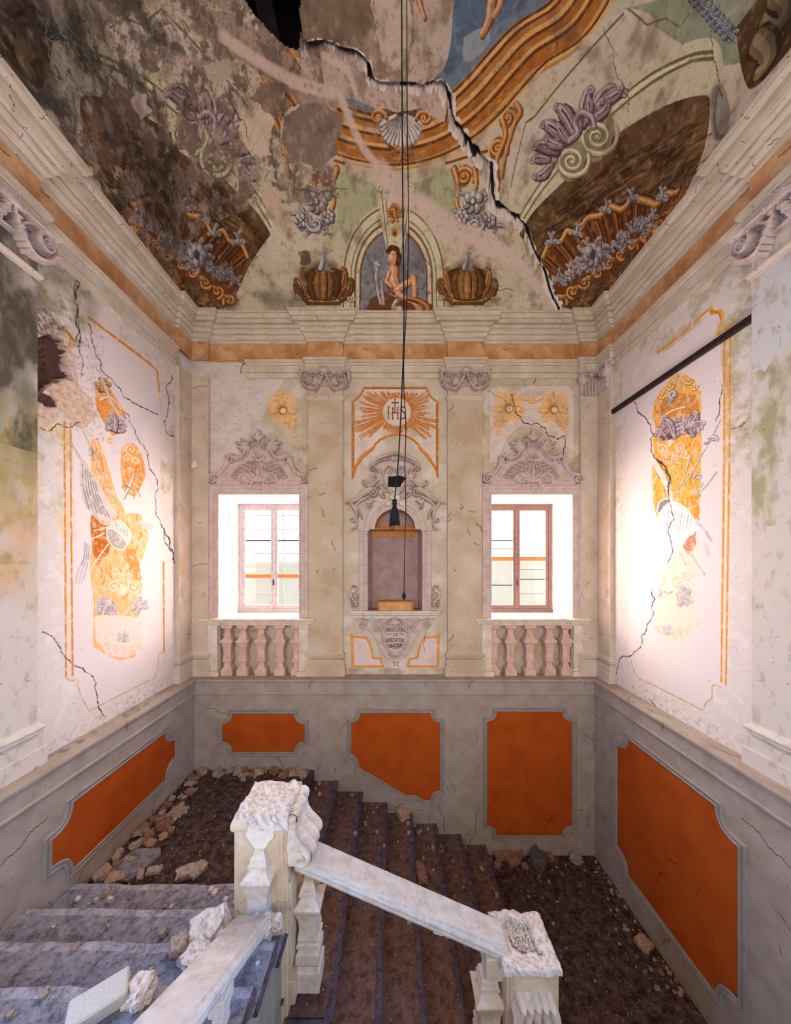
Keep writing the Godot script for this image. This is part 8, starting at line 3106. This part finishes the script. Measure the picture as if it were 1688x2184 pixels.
	chunk("dressed_stone", "flat white dressed stone block lying near the fallen handrail", "rubble", "", dm.finish(Vector3.ZERO), M.rail, dp, 1.0, 0.6, 0.14, 1.5)
	chunk("rubble_stone", "round lump of rough mortar beside the flat white block", "rubble", "", round_rock, M.broken, on_floor(302, 2125, -348), 9.5, 0.2, 0.1, 5.0)
	for k in 150:
		var j := rr.randi_range(0, 6)
		var z := 419.0 - GO * j - rr.randf_range(3, 47)
		var x := -DX + 6.0 + rr.randf() * 285.0
		if rr.randf() < 0.4:
			x = rr.randf_range(-235, -170)
		var sz := rr.randf_range(1.0, 3.4)
		chunk("plaster_crumb", ("small %s crumb on step %s of the left flight above the landing" % ["grey" if k % 2 else "white", ORD[j]]), "plaster crumb", "%s crumbs on the %s left step" % ["grey" if k % 2 else "white", ORD[j]], rock_meshes[k % 6], M.stone_dust if k % 2 else M.broken, Vector3(x, LAND_Y + RISE * (j + 1), z), sz, rr.randf() * TAU, 0.2, sz * 0.4)
	for k in 16:
		var z := rr.randf_range(380, 600)
		var sz := rr.randf_range(0.8, 3.0)
		chunk("plaster_crumb", "small plaster crumb lying on the ledge of the left wall", "plaster crumb", "crumbs on the left ledge", rock_meshes[k % 6], M.stone_dust, Vector3(-DX - 4.0 - rr.randf() * 14.0, -247, z), sz, rr.randf() * TAU, 0.2, sz * 0.4)
	# dry leaves
	for l in [[1062, 1788, 4.0, 0], [1273, 1862, 5.0, 1], [1190, 1924, 3.5, 1], [368, 1700, 6.0, 2]]:
		var y := FLOOR_Y if l[3] == 1 else (LAND_Y if l[3] == 2 else FLOOR_Y + RISE)
		var at := on_floor(l[0], l[1], y)
		mb = MB.new()
		var q := [Vector3(-1, 0, 0), Vector3(-0.3, 0.35, 0.55), Vector3(0.5, 0.2, 0.4), Vector3(1.2, 0.5, 0), Vector3(0.5, 0.15, -0.45), Vector3(-0.3, 0.3, -0.5)]
		for s in [0.0, 0.08]:
			for g in range(1, 5):
				mb.tri(at + Vector3(0, s + 0.6, 0) + q[0] * l[2], at + Vector3(0, s + 0.6, 0) + q[g] * l[2], at + Vector3(0, s + 0.6, 0) + q[g + 1] * l[2])
		var labels := ["dry ochre leaf on the lowest step of the back flight", "dry leaf on the lower landing", "orange leaf among the rubble of the upper landing"]
		var m := put("dry_leaf", mb.finish(at), M.leaf, at)
		tag(m, "small dry leaf on the lower landing nearer the lower newel post" if l[1] == 1924 else ("dry leaf on the lower landing near the right wall" if l[3] == 1 else labels[l[3]]), "leaf")

# grit: far too much to count
func grit() -> void:
	var rr := RandomNumberGenerator.new()
	rr.seed = 99
	var mb := MB.new()
	rock(mb, Vector3.ZERO, Vector3(1, 0.6, 0.8), 3, 0.4, Basis(), 2)
	var mesh := mb.finish(Vector3.ZERO)
	var places: Array[Transform3D] = []
	for k in 6000:
		var at: Vector3
		var f := rr.randf()
		if f < 0.42:
			var j := rr.randi_range(0, 6)
			at = Vector3(rr.randf_range(-DX + 2, -120), LAND_Y + RISE * (j + 1), 419.0 - GO * j - rr.randf_range(1, 49))
		elif f < 0.62:
			var i := rr.randi_range(0, 6)
			at = Vector3(187.5 - GO * i - rr.randf_range(3, 48), FLOOR_Y + RISE * (i + 1), rr.randf_range(345, DZ - 2))
		elif f < 0.82:
			at = Vector3(-DX + 3 + pow(rr.randf(), 1.5) * 240.0, LAND_Y, rr.randf_range(421, DZ - 2))
		else:
			at = Vector3(DX - 3 - pow(rr.randf(), 1.4) * 220.0, FLOOR_Y, rr.randf_range(400, DZ - 2))
		var sz := 0.22 + 0.8 * pow(rr.randf(), 2.5)
		places.append(Transform3D(Basis.from_euler(Vector3(rr.randf(), rr.randf() * TAU, rr.randf())).scaled(Vector3.ONE * sz), VV(at + Vector3(0, sz * 0.2, 0))))
	var mm := MultiMesh.new()
	mm.transform_format = MultiMesh.TRANSFORM_3D
	mm.mesh = mesh
	mm.instance_count = places.size()
	for i in places.size():
		mm.set_instance_transform(i, places[i])
	var mi := MultiMeshInstance3D.new()
	mi.name = "grit"
	mi.multimesh = mm
	mi.material_override = M.grit
	mi.set_meta("kind", "stuff")
	mi.set_meta("label", "pale plaster grit scattered over the steps and landings")
	mi.set_meta("category", "grit")
	add_child(mi)
